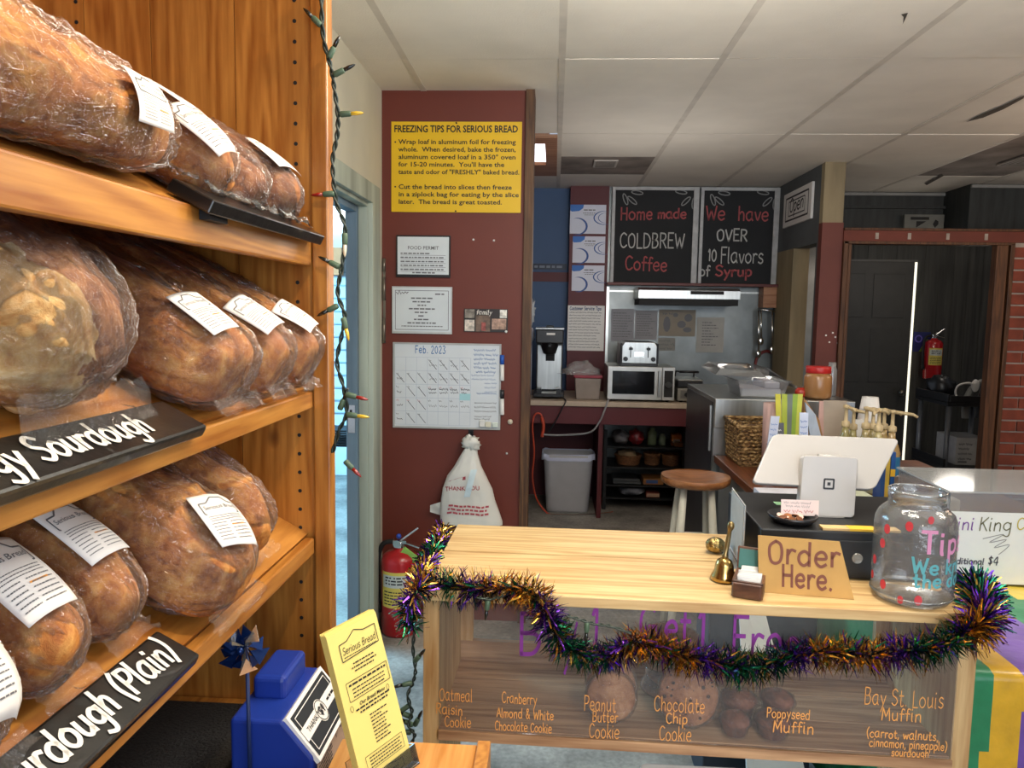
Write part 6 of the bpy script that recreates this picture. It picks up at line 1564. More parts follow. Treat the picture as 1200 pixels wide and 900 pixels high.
# ------------------------------------------------------------------ papers in the kitchen
PYW=KY-.02
BL1=ink('brochure_blue','3f78c8'); BL2=ink('brochure_navy','35589a')
for k,(v0,v1,u0,u1,lb) in enumerate(((240,274,668,710,'top blue and white printed card of three on the maroon pillar'),(277,308,671,709,'middle blue and white printed card of three on the maroon pillar'),(311,341,670,708,'bottom blue and white printed card of three on the maroon pillar'))):
    t,o,f,W,H=sheet('printed_card',lb,'poster',PYW,(u0,v0,u1,v1),.004,mat('card_white','d5d9e8',.45,var=.02),'blue printed cards on the maroon pillar')
    m=MB()
    def ell(cx,cy,rx,ry,a0,a1,w0):
        n=14; pts=[]
        for i in range(n): 
            a=math.radians(a0+(a1-a0)*i/n); b=math.radians(a0+(a1-a0)*(i+1)/n); w1=w0*math.sin(PI*(i+.001)/n); w2=w0*math.sin(PI*(i+1)/n*.999)
            m.add([f(cx+(rx-w1)*math.cos(a),cy+(ry-w1)*math.sin(a),.001),f(cx+rx*math.cos(a),cy+ry*math.sin(a),.001),f(cx+rx*math.cos(b),cy+ry*math.sin(b),.001),f(cx+(rx-w2)*math.cos(b),cy+(ry-w2)*math.sin(b),.001)],[(0,1,2,3)],False)
    ell(.22*W,.25*H,.28*W,.30*H,-120,120,.016); ell(.95*W,.55*H,.30*W,.24*H,70,300,.010); ell(1.0*W,.55*H,.22*W,.18*H,80,280,.006)
    m.mat(1); m.add([f(0,H,.001),f(.38*W,H,.001),f(.36*W,H*.88,.001),f(.25*W,H*.78,.001),f(.05*W,H*.76,.001),f(0,H*.80,.001)],[tuple(range(6))[::-1]])
    m.mat(2); rr=random.Random(k); bars(m,f,.38*W,.70*W,.80*H,.008,.001,rr); bars(m,f,.36*W,.72*W,.70*H,.005,.001,rr); bars(m,f,.40*W,.66*W,.64*H,.004,.001,rr)
    m.build('print',[BL2,BL1,INKG],o)
t,o,f,W,H=sheet('tips_poster','hand written Customer Service Tips sheet on the maroon pillar','poster',PYW,(665,358,708,411),.002,PAPER,part='paper')
m=MB(); q,w_=hand('Customer Service Tips',.026,.0024,.1,.02); s=.86*W/w_; lay(m,f,[[(a*s,b) for a,b in p] for p in q],.05*W,.90*H); rr=random.Random(8); m.mat(1)
for k in range(13): squiggle(m,f,.04*W,(.95-.15*rr.random())*W,H*(.83-k*.064),.011,.0016,rr)
m.build('writing',[ink('marker_blue','31507c'),ink('pen_dark','4a4a55')],o)
for u0,u1,v0,v1,lb,c in ((716,743,362,400,'left faint printed sheet on the steel wall behind the toaster','8f8f94'),(744,770,364,398,'second faint printed sheet on the steel wall behind the toaster','8c8b8e'),(772,815,363,394,'brown food picture sheet on the steel wall above the toaster','8c8272'),(816,848,372,413,'pale list with a torn corner on the steel wall, rightmost of the papers','a8a6a0'),(771,791,396,411,'small hand lettered note on the steel wall right of the toaster','86857e')):
    t,o,f,W,H=sheet('wall_paper_sheet',lb,'paper',KY,(u0,v0,u1,v1),.003,mat('sheet_'+c,c,.6,var=.08),part='paper')
    m=MB(); rr=random.Random(u0)
    if u0==772:
        for (cx,cy,rx,ry) in ((.22,.45,.10,.30),(.62,.45,.12,.14),(.80,.70,.11,.15),(.78,.25,.12,.10),(.45,.80,.07,.08)): m.add([f((cx+rx*math.cos(k*.628))*W,(cy+ry*math.sin(k*.628))*H,.001) for k in range(10)],[tuple(range(10))])
        squiggle(m,f,.1*W,.5*W,.8*H,.02,.003,rr,.0012)
    elif u0==816:
        for k in range(9): bars(m,f,.2*W,(.5+.3*rr.random())*W,H*(.84-k*.08),.007,.001,rr)
    elif u0==771:
        for k in range(3): squiggle(m,f,.05*W,.95*W,H*(.68-k*.3),.022,.003,rr)
    else:
        for k in range(10): bars(m,f,.08*W,(.6+.35*rr.random())*W,H*(.86-k*.08),.006,.001,rr)
    m.build('print',INKG,o)
# small dark strip with printed words on the blue wall
t,o,f,W,H=sheet('slogan_strip','narrow dark strip of small print across the blue wall','sign',KY+.08,(618,309,664,316),.004,mat('strip_dark','1f2d42',.5))
m=MB(); q,w_=typed('NO 30-SECS TO BLESS',.018,.0); bars(m,f,.03*W,.97*W,.3*H,.018,.001,random.Random(4)); m.build('print',mat('strip_print','7d8796',.6),o)
# framed sign on the dark wall seen sideways
t=thing('framed_print','white framed small sign hung on the side of the dark grey wall','sign',(PX-.02,5.4,1.9))
za,zb=at(935,270,X=PX-.01).z,at(935,222,X=PX-.01).z; ya=at(952,240,X=PX-.01).y; yb=at(919,255,X=PX-.01).y
z0,z1=at(936,262,X=PX).z,at(936,222,X=PX).z
m=MB(); m.box((PX-.018,ya,z0),(PX-.001,yb,z1)); o=m.build('frame',WHITE,t,bev=.002)
f=plane((PX-.018,yb,z0),(0,-1,0),(0,0,1)); W,H=yb-ya,z1-z0
m=MB(); outline(m,f,[(.06,.04),(W-.06,.04),(W-.06,H-.04),(.06,H-.04)],.006,.001); outline(m,f,[(.13,.07),(W-.13,.07),(W-.13,H-.07),(.13,H-.07)],.004,.001)
rr=random.Random(3); q,w_=hand('Open',.09,.006,.1); s=(W-.30)/w_; lay(m,f,[[(a*s,b) for a,b in p] for p in q],.15,H*.40); m.build('print',INKK,o)
# hanging utensils and a red hose left of the side doorway
t=thing('utensil_rail','steel rail of hanging utensils on the back wall left of the side doorway','utensils',(1.6,5.8,1.2))
m=MB(); a=at(888,362,Y=5.85); b=at(915,366,Y=5.85); m.cyl(a,b,.008); m.build('rail',CHROME,t)
for k,(u,v) in enumerate(((889,415),(892,400),(905,410))):
    p=at(u,364,Y=5.84); q=at(u,v,Y=5.84); m=MB(); m.cyl(p,q,.007,seg=8); m.ball(q,.02,10,8,(1,.4,1.5)); m.build('utensil',CHROME,t)
m=MB(); c=at(898,428,Y=KY-.014); m.tube([c+Vector((.085*math.cos(a_),.0,.11*math.sin(a_))) for a_ in [PI*(1.35-1.7*k/14) for k in range(15)]],.012,8); tag(m.build('red_hose',mat('dark_red_hose','6e1f1c',.5)),'dark red loop of hose hanging behind the clear containers','hose')

# ------------------------------------------------------------------ black rack under the counter with its goods
rkx0=at(705,540,Y=5.55).x+.01; rkx1=kx1-.06; RY0,RY1=5.5,5.88
lv=[.60,.47,.335,.17]; lv=[at(760,v,Y=RY0).z for v in (524,552,574,585)]
lv=[at(760,524,Y=RY0).z,at(760,548,Y=RY0).z,at(760,569,Y=RY0).z,at(760,584,Y=RY0).z]
t=thing('wire_shelf_rack','low black shelf rack under the back counter','rack',((rkx0+rkx1)/2,5.7,0))
RKM=mat('rack_black','141415',.5,.3)
for x in (rkx0,rkx1-.025):
    for y in (RY0,RY1-.025):
        m=MB(); m.box((x,y,0.001),(x+.025,y+.025,lv[0]+.12)); m.build('post',RKM,t)
for z in lv:
    m=MB(); m.box((rkx0+.0255,RY0+.002,z-.014),(rkx1-.0255,RY1-.002,z)); m.build('shelf',RKM,t)
def rk(u): return at(u,540,Y=RY0+.12).x
rr=random.Random(77)
def lump(name,label,cat,u0,u1,z,h,mt,d=.11,jit=.35,seed=1,dy=.13):
    x0,x1=rk(u0),rk(u1); m=MB(); m.ball(((x0+x1)/2,RY0+dy,z+h/2),1,20,14,((x1-x0)/2,d,h/2),jit,nf=5,seed=seed)
    for v in m.v: v.z=max(v.z,z+.001)
    return tag(m.build(name,mt),label,cat)
lump('snack_bag','grey and white crinkled snack bag at the left of the rack top shelf','bag',717,736,lv[0],.10,mat('snack_grey','8f8a8a',.35,var=.3,scale=30),seed=3)
lump('snack_bag','red and white snack bag beside the grey one on the rack top shelf','bag',736,753,lv[0],.11,mat('snack_red','a33438',.35,var=.7,scale=18),seed=4,d=.09)
for u,h,lb,c in ((763,.125,'pale green jar, taller of two on the rack top shelf','87946f'),(775,.085,'short pale green jar on the rack top shelf beside the taller one','7e8a72')):
    x=rk(u); m=MB(); r=.035 if h>.1 else .028; m.lathe([(0,.001),(r,.001),(r,h*.75),(r*.6,h*.86),(r*.6,h),(0,h)],(x,RY0+.12,lv[0]),20); tag(m.build('glass_jar',mat('jar_'+c,c,.25,coat=.4)),lb,'jar')
x=rk(791); m=MB(); m.box((x-.036,RY0+.08,lv[0]+.001),(x+.036,RY0+.15,lv[0]+.085)); m.mat(1); m.box((x-.025,RY0+.079,lv[0]+.02),(x+.025,RY0+.08,lv[0]+.05)); tag(m.build('tea_box',[mat('orange_box','bd6a1e',.5),PAPER],bev=.002),'small orange box on the rack top shelf','box')
x=rk(806)-.055; m=MB(); m.hexa([(x-.06,RY0+.03,lv[0]+.001),(x+.03,RY0+.03,lv[0]+.001),(x+.03,RY0+.2,lv[0]+.001),(x-.06,RY0+.2,lv[0]+.001)],[(x-.08,RY0+.01,lv[0]+.035),(x+.04,RY0+.01,lv[0]+.035),(x+.04,RY0+.22,lv[0]+.035),(x-.08,RY0+.22,lv[0]+.035)]); tag(m.build('wooden_tray',wood('tray_wood','96623a','5e3a20','X',.5,knots=False),bev=.003),'low wooden tray at the right end of the rack top shelf','tray')
WICK=mat('dark_wicker','6b4526',.7,var=.6,scale=60,stretch=(1,1,3),bump=.6,bscale=70)
for u0,u1,lb,h in ((720,752,'wide wicker basket with a cloth, left on the second rack shelf',.07),(754,774,'small dark wicker basket, second on the second rack shelf',.085),(775,797,'ribbed wicker basket, third on the second rack shelf',.08),(798,811,'narrow brown basket at the right end of the second rack shelf',.06)):
    x0,x1=rk(u0),rk(u1); c=((x0+x1)/2,RY0+.13,lv[1]); r=(x1-x0)/2
    t2=thing('wicker_basket',lb,'basket',c,'baskets on the rack')
    m=MB(); m.lathe([(0,.002),(r*.8,.002)]+[(r*(.8+.18*k/5)+(.003 if k%2 else 0),.002+(h-.002)*k/5) for k in range(6)]+[(r*.9,h),(r*.72,.008),(0,.008)],c,28); m.build('body',WICK,t2)
    m=MB(); m.rings([(Vector(c)+Vector((r*.97*math.cos(a),r*.97*math.sin(a),h)),.006) for a in [2*PI*k/24 for k in range(25)]],8); m.build('rim',WICK,t2)
xc=(rk(720)+rk(752))/2
m=MB(); m.ball((xc-.01,RY0+.13,lv[1]+.075),1,18,12,(.07,.06,.035),.5,seed=6); tag(m.build('cloth_napkin',mat('tan_cloth','8d7658',.9,var=.2)),'tan cloth bundled in the wide wicker basket on the rack','cloth')
x0,x1=rk(718),rk(750)
for k in range(2):
    m=MB(); z=lv[2]+.001+k*.021; m.box((x0,RY0+.02,z),(x1-.01*k,RY0+.3,z+.004)); m.box((x0,RY0+.02,z),(x1-.01*k,RY0+.026,z+.02)); tag(m.build('baking_tray',mat('tray_grey','56585a',.4,.6)),('lower' if k==0 else 'upper')+' grey metal tray of two on the third rack shelf','tray','grey trays on the rack')
x0,x1=rk(753),rk(776); m=MB(); m.box((x0,RY0+.03,lv[2]+.001),(x1,RY0+.2,lv[2]+.045)); m.mat(1); m.box((x0+.02,RY0+.029,lv[2]+.01),(x1-.04,RY0+.03,lv[2]+.035)); tag(m.build('flat_carton',[mat('carton_orange','8a5a28',.6,var=.2),mat('carton_blue','2d4a7a',.6)],bev=.002),'flat orange brown carton on the third rack shelf','carton')
lump('folded_cloth','grey checked cloth bundle on the lowest rack shelf','cloth',726,756,lv[3],.068,mat('grey_cloth','6d7079',.9,var=.5,scale=14),d=.13,seed=9)
x0,x1=rk(757),rk(772); m=MB(); m.box((x0,RY0+.03,lv[3]+.001),(x1,RY0+.2,lv[3]+.034)); m.mat(1); m.box((x0+.003,RY0+.028,lv[3]+.006),(x1-.003,RY0+.03,lv[3]+.029)); tag(m.build('recipe_book',[mat('book_red','7c3a2e',.6),mat('book_pages','a58a72',.8)],bev=.001),'red book lying on the lowest rack shelf','book')
# ------------------------------------------------------------------ bin, cords, stool
tcx=(at(635,530,Y=5.35).x+at(698,530,Y=5.35).x)/2; 
t=thing('trash_can','grey plastic trash can with a white liner under the back counter','trash can',(tcx,5.46,0))
def rr4(w_,d,z,n=5,r=.05):
    return rrect(Vector((tcx-w_/2,5.46-d/2,z)),Vector((1,0,0)),Vector((0,1,0)),w_,d,r,n)
def loft(mb,rows,cap0=True,cap1=False):
    n=len(rows[0]); vs=[p for r in rows for p in r]
    fs=[(i*n+k,i*n+(k+1)%n,(i+1)*n+(k+1)%n,(i+1)*n+k) for i in range(len(rows)-1) for k in range(n)]
    if cap0: fs.append(tuple(range(n-1,-1,-1)))
    if cap1: fs.append(tuple(range((len(rows)-1)*n,len(rows)*n)))
    mb.add(vs,fs,True)
tw=at(698,532,Y=5.36).x-at(635,532,Y=5.36).x; TH=.43
m=MB(); loft(m,[rr4(tw*.76,.17,.001),rr4(tw*.80,.18,.02),rr4(tw*.92,.225,TH-.03),rr4(tw*.92,.225,TH-.029),rr4(tw*.97,.24,TH-.028),rr4(tw*.97,.24,TH),rr4(tw*.93,.22,TH),rr4(tw*.88,.2,TH-.1)]); m.build('body',mat('grey_bin_plastic','b4b4b8',.45,var=.04),t)
m=MB(); rows=[]
for z,s in ((TH-.12,.885),(TH-.003,.93),(TH+.010,.97),(TH+.006,1.0),(TH-.04,1.01)):
    r_=rr4(tw*s,.235*s+.004,z,8)
    rows.append([p+Vector((0,0,(.014*noise.noise(p*30) if z!=TH-.12 else 0))) for p in r_])
loft(m,rows,False); m.build('liner',mat('bin_liner','c3c9e0',.4),t)
OC=mat('orange_cord','c0482e',.5)
p0=at(628,520,Y=KF+.1)
m=MB(); m.tube([at(u,v,Y=Y) for u,v,Y in ((637,500,5.172),(634,486,5.172),(627,486,5.172),(624,500,5.172),(626,530,5.2),(624,560,5.25),(630,587,5.33),(648,606,5.31),(672,609,5.31),(700,605,5.36),(718,600,5.42))],.006,8,6)
for v in m.v: v.z=max(v.z,.006)
m.tube([at(u,v,Y=5.168) for u,v in ((635,489),(637,500),(635,512))],.011,8,5)
tag(m.build('extension_cord',OC),'orange extension cord looping down beside the trash can','cord')
m=MB(); m.tube([at(u,v,Y=Y) for u,v,Y in ((636,509,5.17),(655,510,5.17),(690,507,5.17),(702,495,5.17),(708,482,5.17),(712,471,5.19),(713,468,5.215))],.007,8,6); tag(m.build('grey_cable',mat('grey_cable','8a8a8c',.5)),'grey cable draped in front of the maroon apron','cable')
m=MB(); m.tube([at(u,v,Y=Y) for u,v,Y in ((659,466,5.27),(663,470,5.19),(659,478,5.175),(652,492,5.175),(643,506,5.175))],.005,8,6); tag(m.build('black_cable',BLACK),'black power cable hanging from the coffee brewer','cable')
# stool
SY=3.2; sx=at(815,560,Y=SY).x; sz=at(815,561,Y=SY).z; sr=(at(855,560,Y=SY).x-at(775,560,Y=SY).x)/2
t=thing('bar_stool','white legged bar stool with a round brown wooden seat','stool',(sx,SY,0))
m=MB()
def seatf(u,v):
    a=2*PI*v; r=sr*min(1,u*1.12)**.9
    dip=-.014*max(0,math.cos(min(PI/2,r/sr*1.9)))*(1 if True else 0)
    return Vector((sx+r*math.cos(a),SY+r*math.sin(a),sz+.012+dip+.004*math.cos(2*a)*(r/sr)**2))
m.grid(seatf,14,48,True,True)
m.lathe([(sr,.012),(sr*1.02,.004),(sr*1.0,-.012),(sr*.9,-.022),(0,-.022)],(sx,SY,sz),48); m.build('seat',wood('stool_seat','b67a48','7f4a25','X',.35,coat=.3),t)
WLEG=mat('worn_white_paint','d9d5c4',.5,var=.1,scale=12)
ft=[]
for k in range(4):
    a=PI/4+PI/2*k; top=Vector((sx+sr*.55*math.cos(a),SY+sr*.55*math.sin(a),sz-.022)); bot=Vector((sx+sr*1.04*math.cos(a),SY+sr*1.04*math.sin(a),.001)); ft.append((top,bot))
    m=MB(); m.rings([(top,.014),(top.lerp(bot,.4),.020),(top.lerp(bot,.7),.018),(bot,.013)],14); m.build('leg',WLEG,t)
for k in range(4):
    for fr in ((.33,.62) if k%2==0 else (.40,.68)):
        a=ft[k][0].lerp(ft[k][1],fr); b=ft[(k+1)%4][0].lerp(ft[(k+1)%4][1],fr)
        m=MB(); m.cyl(a,b,.010,seg=12); m.build('stretcher',WLEG,t)
# ------------------------------------------------------------------ steel prep cooler and brown side counter
QX=.77; QY=3.6; QZ=1.06
t=thing('prep_cooler','stainless prep cooler with a dark side behind the wicker basket','cooler',(1.25,4.0,0))
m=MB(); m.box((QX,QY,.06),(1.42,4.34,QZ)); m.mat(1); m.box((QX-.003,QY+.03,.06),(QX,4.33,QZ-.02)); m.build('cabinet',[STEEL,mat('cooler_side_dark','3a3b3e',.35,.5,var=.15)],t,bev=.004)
m=MB(); m.box((QX,QY-.012,QZ-.14),(1.42,QY,QZ-.0)); m.build('front_lip',STEEL,t,bev=.003)
m=MB(); m.box((QX+.05,QY+.02,0.001),(1.38,4.3,.06)); m.build('plinth',BLACKM,t)
m=MB(); m.box((QX-.012,QY+.04,.80),(QX-.003,QY+.06,1.02)); m.build('edge_strip',STEEL,t)
SC=wood('side_counter_brown','8a4d2a','532a15','Y',.4,knots=False)
CZ2=.79
t=thing('side_counter','brown wooden side counter running from the cooler towards the register','counter',(1.2,3.0,0))
m=MB(); m.box((.775,2.45,CZ2-.035),(1.72,QY-.015,CZ2)); m.build('worktop',SC,t,bev=.003)
m=MB(); m.box((.80,2.5,0),(1.70,QY-.02,CZ2-.0355)); m.build('cabinet',mat('grey_cabinet','8b8f8d',.5,var=.08),t)
# basket
def seagrass(name):
    m,nt,p=_new(name); N=nt.nodes; L=nt.links; tc=N.new('ShaderNodeTexCoord')
    wv=N.new('ShaderNodeTexNoise'); wv.inputs['Scale'].default_value=45; wv.inputs['Detail'].default_value=2
    mp=N.new('ShaderNodeMapping'); mp.inputs['Scale'].default_value=(1,1,2.6); L.new(tc.outputs['Object'],mp.inputs[0]); L.new(mp.outputs[0],wv.inputs['Vector'])
    r=N.new('ShaderNodeValToRGB'); e=r.color_ramp.elements; e[0].position=.38; e[0].color=lin('4d3217'); e[1].position=.64; e[1].color=lin('c0a070'); x=e.new(.5); x.color=lin('8a6a3c')
    L.new(wv.outputs['Fac'],r.inputs[0]); L.new(r.outputs[0],p.inputs['Base Color']); p.inputs['Roughness'].default_value=.7; return m
SEA=seagrass('seagrass_weave')
bx0_,bx1_,by0_,by1_=.83,1.10,3.32,3.57; bh_=.175
t=thing('wicker_basket','square woven seagrass basket on the side counter beside the register','basket',((bx0_+bx1_)/2,3.45,CZ2))
m=MB(); nr=11; rr=random.Random(1)
def wall(a,b,nrm_):
    L_=(b-a).length; u=(b-a)/L_; n=int(L_/.022)
    for r_ in range(nr):
        z=CZ2+.008+bh_*(r_+.5)/nr; fl=1+.05*(r_/nr)
        for k in range(n):
            off=.5*(r_%2); c=a+u*(L_*(k+off)/n if k+off<n else L_*.98)+nrm_*(.012*r_/nr); c.z=z
            m.ball(c+nrm_*.002,1,8,5,(.0125*abs(u.x)+.006*abs(u.y),.0125*abs(u.y)+.006*abs(u.x),.0085),0)
c1,c2,c3,c4=[Vector(p) for p in ((bx0_,by0_,0),(bx1_,by0_,0),(bx1_,by1_,0),(bx0_,by1_,0))]
wall(c1,c2,Vector((0,-1,0))); wall(c2,c3,Vector((1,0,0))); wall(c3,c4,Vector((0,1,0))); wall(c4,c1,Vector((-1,0,0)))
m.box((bx0_,by0_,CZ2+.001),(bx1_,by1_,CZ2+.01))
for (a,b) in ((c1,c2),(c2,c3),(c3,c4),(c4,c1)):
    pass
m.build('woven_sides',SEA,t)
m=MB(); zt2=CZ2+bh_+.008; g=.013
m.rings([(Vector((x,y,zt2)),.010) for x,y in ((bx0_-g,by0_-g),(bx1_+g,by0_-g),(bx1_+g,by1_+g),(bx0_-g,by1_+g),(bx0_-g,by0_-g))],8); m.build('rim',SEA,t)
# clear lids and containers on the cooler
def on_q(u,v,Y): return at(u,v,Y=Y)
CLD=film('container_plastic',(.95,.96,.97),.10,.06,.0)
t=thing('food_container','open clear plastic container with white food on the prep cooler','container',(1.0,3.85,QZ))
x0,x1=at(858,465,Y=3.75).x,at(916,465,Y=3.75).x
m=MB(); 
def tub(mb,x0,x1,y0,y1,z0,z1,g=.02,w_=.003):
    b=[(x0+g,y0+g,z0),(x1-g,y0+g,z0),(x1-g,y1-g,z0),(x0+g,y1-g,z0)]; tp=[(x0,y0,z1),(x1,y0,z1),(x1,y1,z1),(x0,y1,z1)]
    mb.add(b+tp,[(0,3,2,1),(0,1,5,4),(1,2,6,5),(2,3,7,6),(3,0,4,7)],False)
    mb.add([(x0-.012,y0-.012,z1),(x1+.012,y0-.012,z1),(x1+.012,y1+.012,z1),(x0-.012,y1+.012,z1)]+tp,[(0,1,5,4),(1,2,6,5),(2,3,7,6),(3,0,4,7)],False)
tub(m,x0,x1,3.64,3.92,QZ+.002,QZ+.085); m.build('tub',CLD,t,solid=.003)
m=MB(); m.box((x0+.025,3.665,QZ+.006),(x1-.03,3.9,QZ+.045)); m.box((x0+(x1-x0)*.55,3.67,QZ+.045),(x1-.035,3.89,QZ+.078)); m.build('contents',mat('white_food','d8d6e2',.7,var=.04),t,bev=.006)
t=thing('clear_cover','clear domed lid tilted over the container at the left end of the prep cooler','lid',(.9,3.9,QZ+.09))
xa,xb=at(833,446,Y=3.8).x,at(892,446,Y=3.8).x
m=MB(); m.add([(xa,3.70,QZ+.105),(xb,3.70,QZ+.095),(xb,4.05,QZ+.10),(xa,4.05,QZ+.12),(xa+.03,3.73,QZ+.135),(xb-.03,3.73,QZ+.125),(xb-.03,4.02,QZ+.13),(xa+.03,4.02,QZ+.15)],[(4,5,6,7),(0,1,5,4),(1,2,6,5),(2,3,7,6),(3,0,4,7)],False); m.build('shell',CLD,t,solid=.003)
m=MB(); m.lathe([(0,.02),(.07,.02),(.085,.012),(.09,0)],((xa+xb)/2,3.87,QZ+.135),28); m.build('raised_top',CLD,t)
t=thing('clear_cover','flat clear lid propped on the right of the prep cooler','lid',(1.1,3.95,QZ))
xa,xb=at(896,450,Y=4.0).x,at(932,450,Y=4.0).x
m=MB(); m.hexa([(xa,3.97,QZ+.12),(xb,3.97,QZ+.02),(xb,4.28,QZ+.02),(xa,4.28,QZ+.12)],[(xa,3.97,QZ+.126),(xb,3.97,QZ+.03),(xb,4.28,QZ+.03),(xa,4.28,QZ+.126)]); m.build('sheet',CLD,t); m=MB(); m.box((xa,4.0,QZ+.001),(xa+.02,4.25,QZ+.12)); m.build('hinge_edge',CLD,t)
# red lidded tub, small bottle, red thing
jx_=at(958,455,Y=3.69); t=thing('nut_butter_tub','brown plastic tub with a red lid on the prep cooler','tub',(jx_.x,3.69,QZ))
m=MB(); r=.064; m.lathe([(0,.002),(r*.92,.002),(r,.014),(r,.105),(r*.86,.125),(0,.125)],(jx_.x,3.69,QZ),32); m.build('jar',mat('peanut_brown','a9794a',.3,coat=.4,var=.06),t)
m=MB(); m.lathe([(r*.88,.0),(r*.9,.003),(r*.9,.028),(r*.86,.032),(0,.032)],(jx_.x,3.69,QZ+.125),32); m.build('lid',mat('bright_red_lid','c22a28',.35),t)
m=MB(); x=at(974,455,Y=3.81).x; m.lathe([(0,.001),(.022,.001),(.024,.01),(.024,.13),(.018,.15),(.018,.17),(0,.17)],(x,3.81,QZ),20); tag(m.build('seasoning_bottle',film('grey_bottle',(.55,.55,.58),.25,.06,0)),'clear grey bottle just right of the red lidded tub','bottle')
m=MB(); c=at(937,464,Y=3.72); m.ball((c.x,3.70,QZ+.026),.025,16,10,(1.2,1,1),.25); tag(m.build('tomato_pack',mat('tomato_red','b5301f',.35,var=.4,scale=40)),'small red bundle on the prep cooler left of the brown tub','packet')
# things on the side counter behind the register
def onc(u,v): return at(u,v,Z=CZ2)
def stand(u,Y): return at(u,480,Y=Y).x
t=thing('jar_of_straws','pinkish marbled cup beside the yellow green tea sachets','cup',(stand(904,3.2),3.2,CZ2))
ztop=at(904,472,Y=3.2).z
m=MB(); x=stand(904,3.2); m.lathe([(0,.001),(.030,.001),(.034,ztop-CZ2),(.030,ztop-CZ2),(.027,.01)],(x,3.2,CZ2),24); m.build('cup_body',mat('marbled_cup','b99a94',.4,var=.3,scale=20,stretch=(3,3,.4)),t)
rr=random.Random(11)
gx=stand(928,3.15); 
t=thing('sachet_holder','dark holder on the side counter filled with sachets','holder',(gx,3.12,CZ2))
m=MB(); tub(m,stand(908,3.12),stand(950,3.12),3.04,3.22,CZ2+.002,CZ2+.13,.008); m.build('box',mat('dark_holder','2b2a2d',.5),t,solid=.004)
zt3=at(925,462,Y=3.15).z
for k,(u,c,tl_) in enumerate(((917,'c9c23a',-.10),(922,'a8b53a',-.05),(926,'707a70',.0),(930,'8fae3a',.04),(934,'c4c84a',.08))):
    x=stand(u,3.15); m=MB(); m.hexa([(x-.012,3.13+k*.004,CZ2+.012),(x+.008,3.13+k*.004,CZ2+.012),(x+.008,3.134+k*.004,CZ2+.012),(x-.012,3.134+k*.004,CZ2+.012)],[(x-.012+tl_*.2,3.15+k*.004,zt3),(x+.010+tl_*.2,3.15+k*.004,zt3),(x+.010+tl_*.2,3.154+k*.004,zt3),(x-.012+tl_*.2,3.154+k*.004,zt3)])
    tag(m.build('tea_sachet',mat('sachet_'+c,c,.5)),('leftmost yellow','second','grey middle','bright green','rightmost yellow green')[k]+' tea sachet standing in the dark holder','sachet','tea sachets')
for k,(u,v,c,lb) in enumerate(((903,495,'c3cbe0','tilted pale blue card at the left of the sachet holder'),(918,500,'55565f','dark patterned packet between the two pale blue cards'),(945,494,'cdd6ec','pale blue card at the right of the sachet holder'))):
    x=stand(u,3.02); zt_c=at(u,(488,496,484)[k],Y=3.02).z; tl_=(.022,-.01,-.006)[k]
    t=thing('sugar_packet',lb,'packet',(x,3.02,CZ2))
    m=MB(); m.hexa([(x-.018,3.015,CZ2+.001),(x+.018,3.015,CZ2+.001),(x+.018,3.025,CZ2+.001),(x-.018,3.025,CZ2+.001)],[(x-.016+tl_,3.03,zt_c),(x+.018+tl_,3.03,zt_c),(x+.018+tl_,3.034,zt_c),(x-.016+tl_,3.034,zt_c)]); o=m.build('card',mat('packet_'+c,c,.5),t)
    m=MB(); f=lambda a,b,e=0: Vector((x-.018+a+tl_*b/(zt_c-CZ2),3.0145+.015*b/(zt_c-CZ2)-e,CZ2+b)); rr=random.Random(k)
    for j in range(4): squiggle(m,f,.006,.030,(zt_c-CZ2)*(.86-.08*j),.010,.0012,rr,.001)
    m.build('print',INKB if k!=1 else PAPER,o)
t=thing('kraft_bag','brown and pale blue folded bag leaning behind the register','bag',(stand(955,3.3),3.3,CZ2))
x0,x1=stand(938,3.35),stand(968,3.3); z1=at(945,470,Y=3.35).z
m=MB(); m.hexa([(x0,3.27,CZ2+.001),(x1+.02,3.27,CZ2+.001),(x1+.02,3.37,CZ2+.001),(x0,3.37,CZ2+.001)],[(x0,3.31,z1+.02),(x1-.02,3.31,z1-.08),(x1-.02,3.34,z1-.08),(x0,3.34,z1+.02)]); o=m.build('bag_body',mat('kraft_paper','a87e50',.8,var=.1),t,bev=.003)
m=MB(); m.hexa([(x0+.02,3.255,CZ2+.13),(x0+.07,3.255,CZ2+.13),(x0+.07,3.265,CZ2+.13),(x0+.02,3.265,CZ2+.13)],[(x0-.0,3.29,z1),(x0+.045,3.29,z1-.05),(x0+.045,3.305,z1-.05),(x0-.0,3.305,z1)]); m.build('blue_flap',mat('pale_blue_flap','aebcd0',.6),t)
t=thing('paper_folder','large sheet of aged paper standing behind the register','paper',(stand(980,3.4),3.4,CZ2))
x0,x1=stand(966,3.4),stand(994,3.4); z1=at(980,470,Y=3.4).z
m=MB(); m.hexa([(x0,3.39,CZ2+.001),(x1,3.39,CZ2+.001),(x1,3.41,CZ2+.001),(x0,3.41,CZ2+.001)],[(x0,3.42,z1),(x1,3.42,z1),(x1,3.425,z1),(x0,3.425,z1)]); m.build('sheet_face',mat('aged_paper','b4a797',.8,var=.1,scale=10),t)
m=MB(); m.hexa([(x0-.035,3.36,CZ2+.001),(x0-.003,3.36,CZ2+.001),(x0-.003,3.37,CZ2+.001),(x0-.035,3.37,CZ2+.001)],[(x0-.03,3.38,z1+.0),(x0-.012,3.38,z1-.0),(x0-.012,3.385,z1),(x0-.03,3.385,z1)]); m.build('pink_sleeve',mat('pink_sleeve','c9a59c',.7),t)
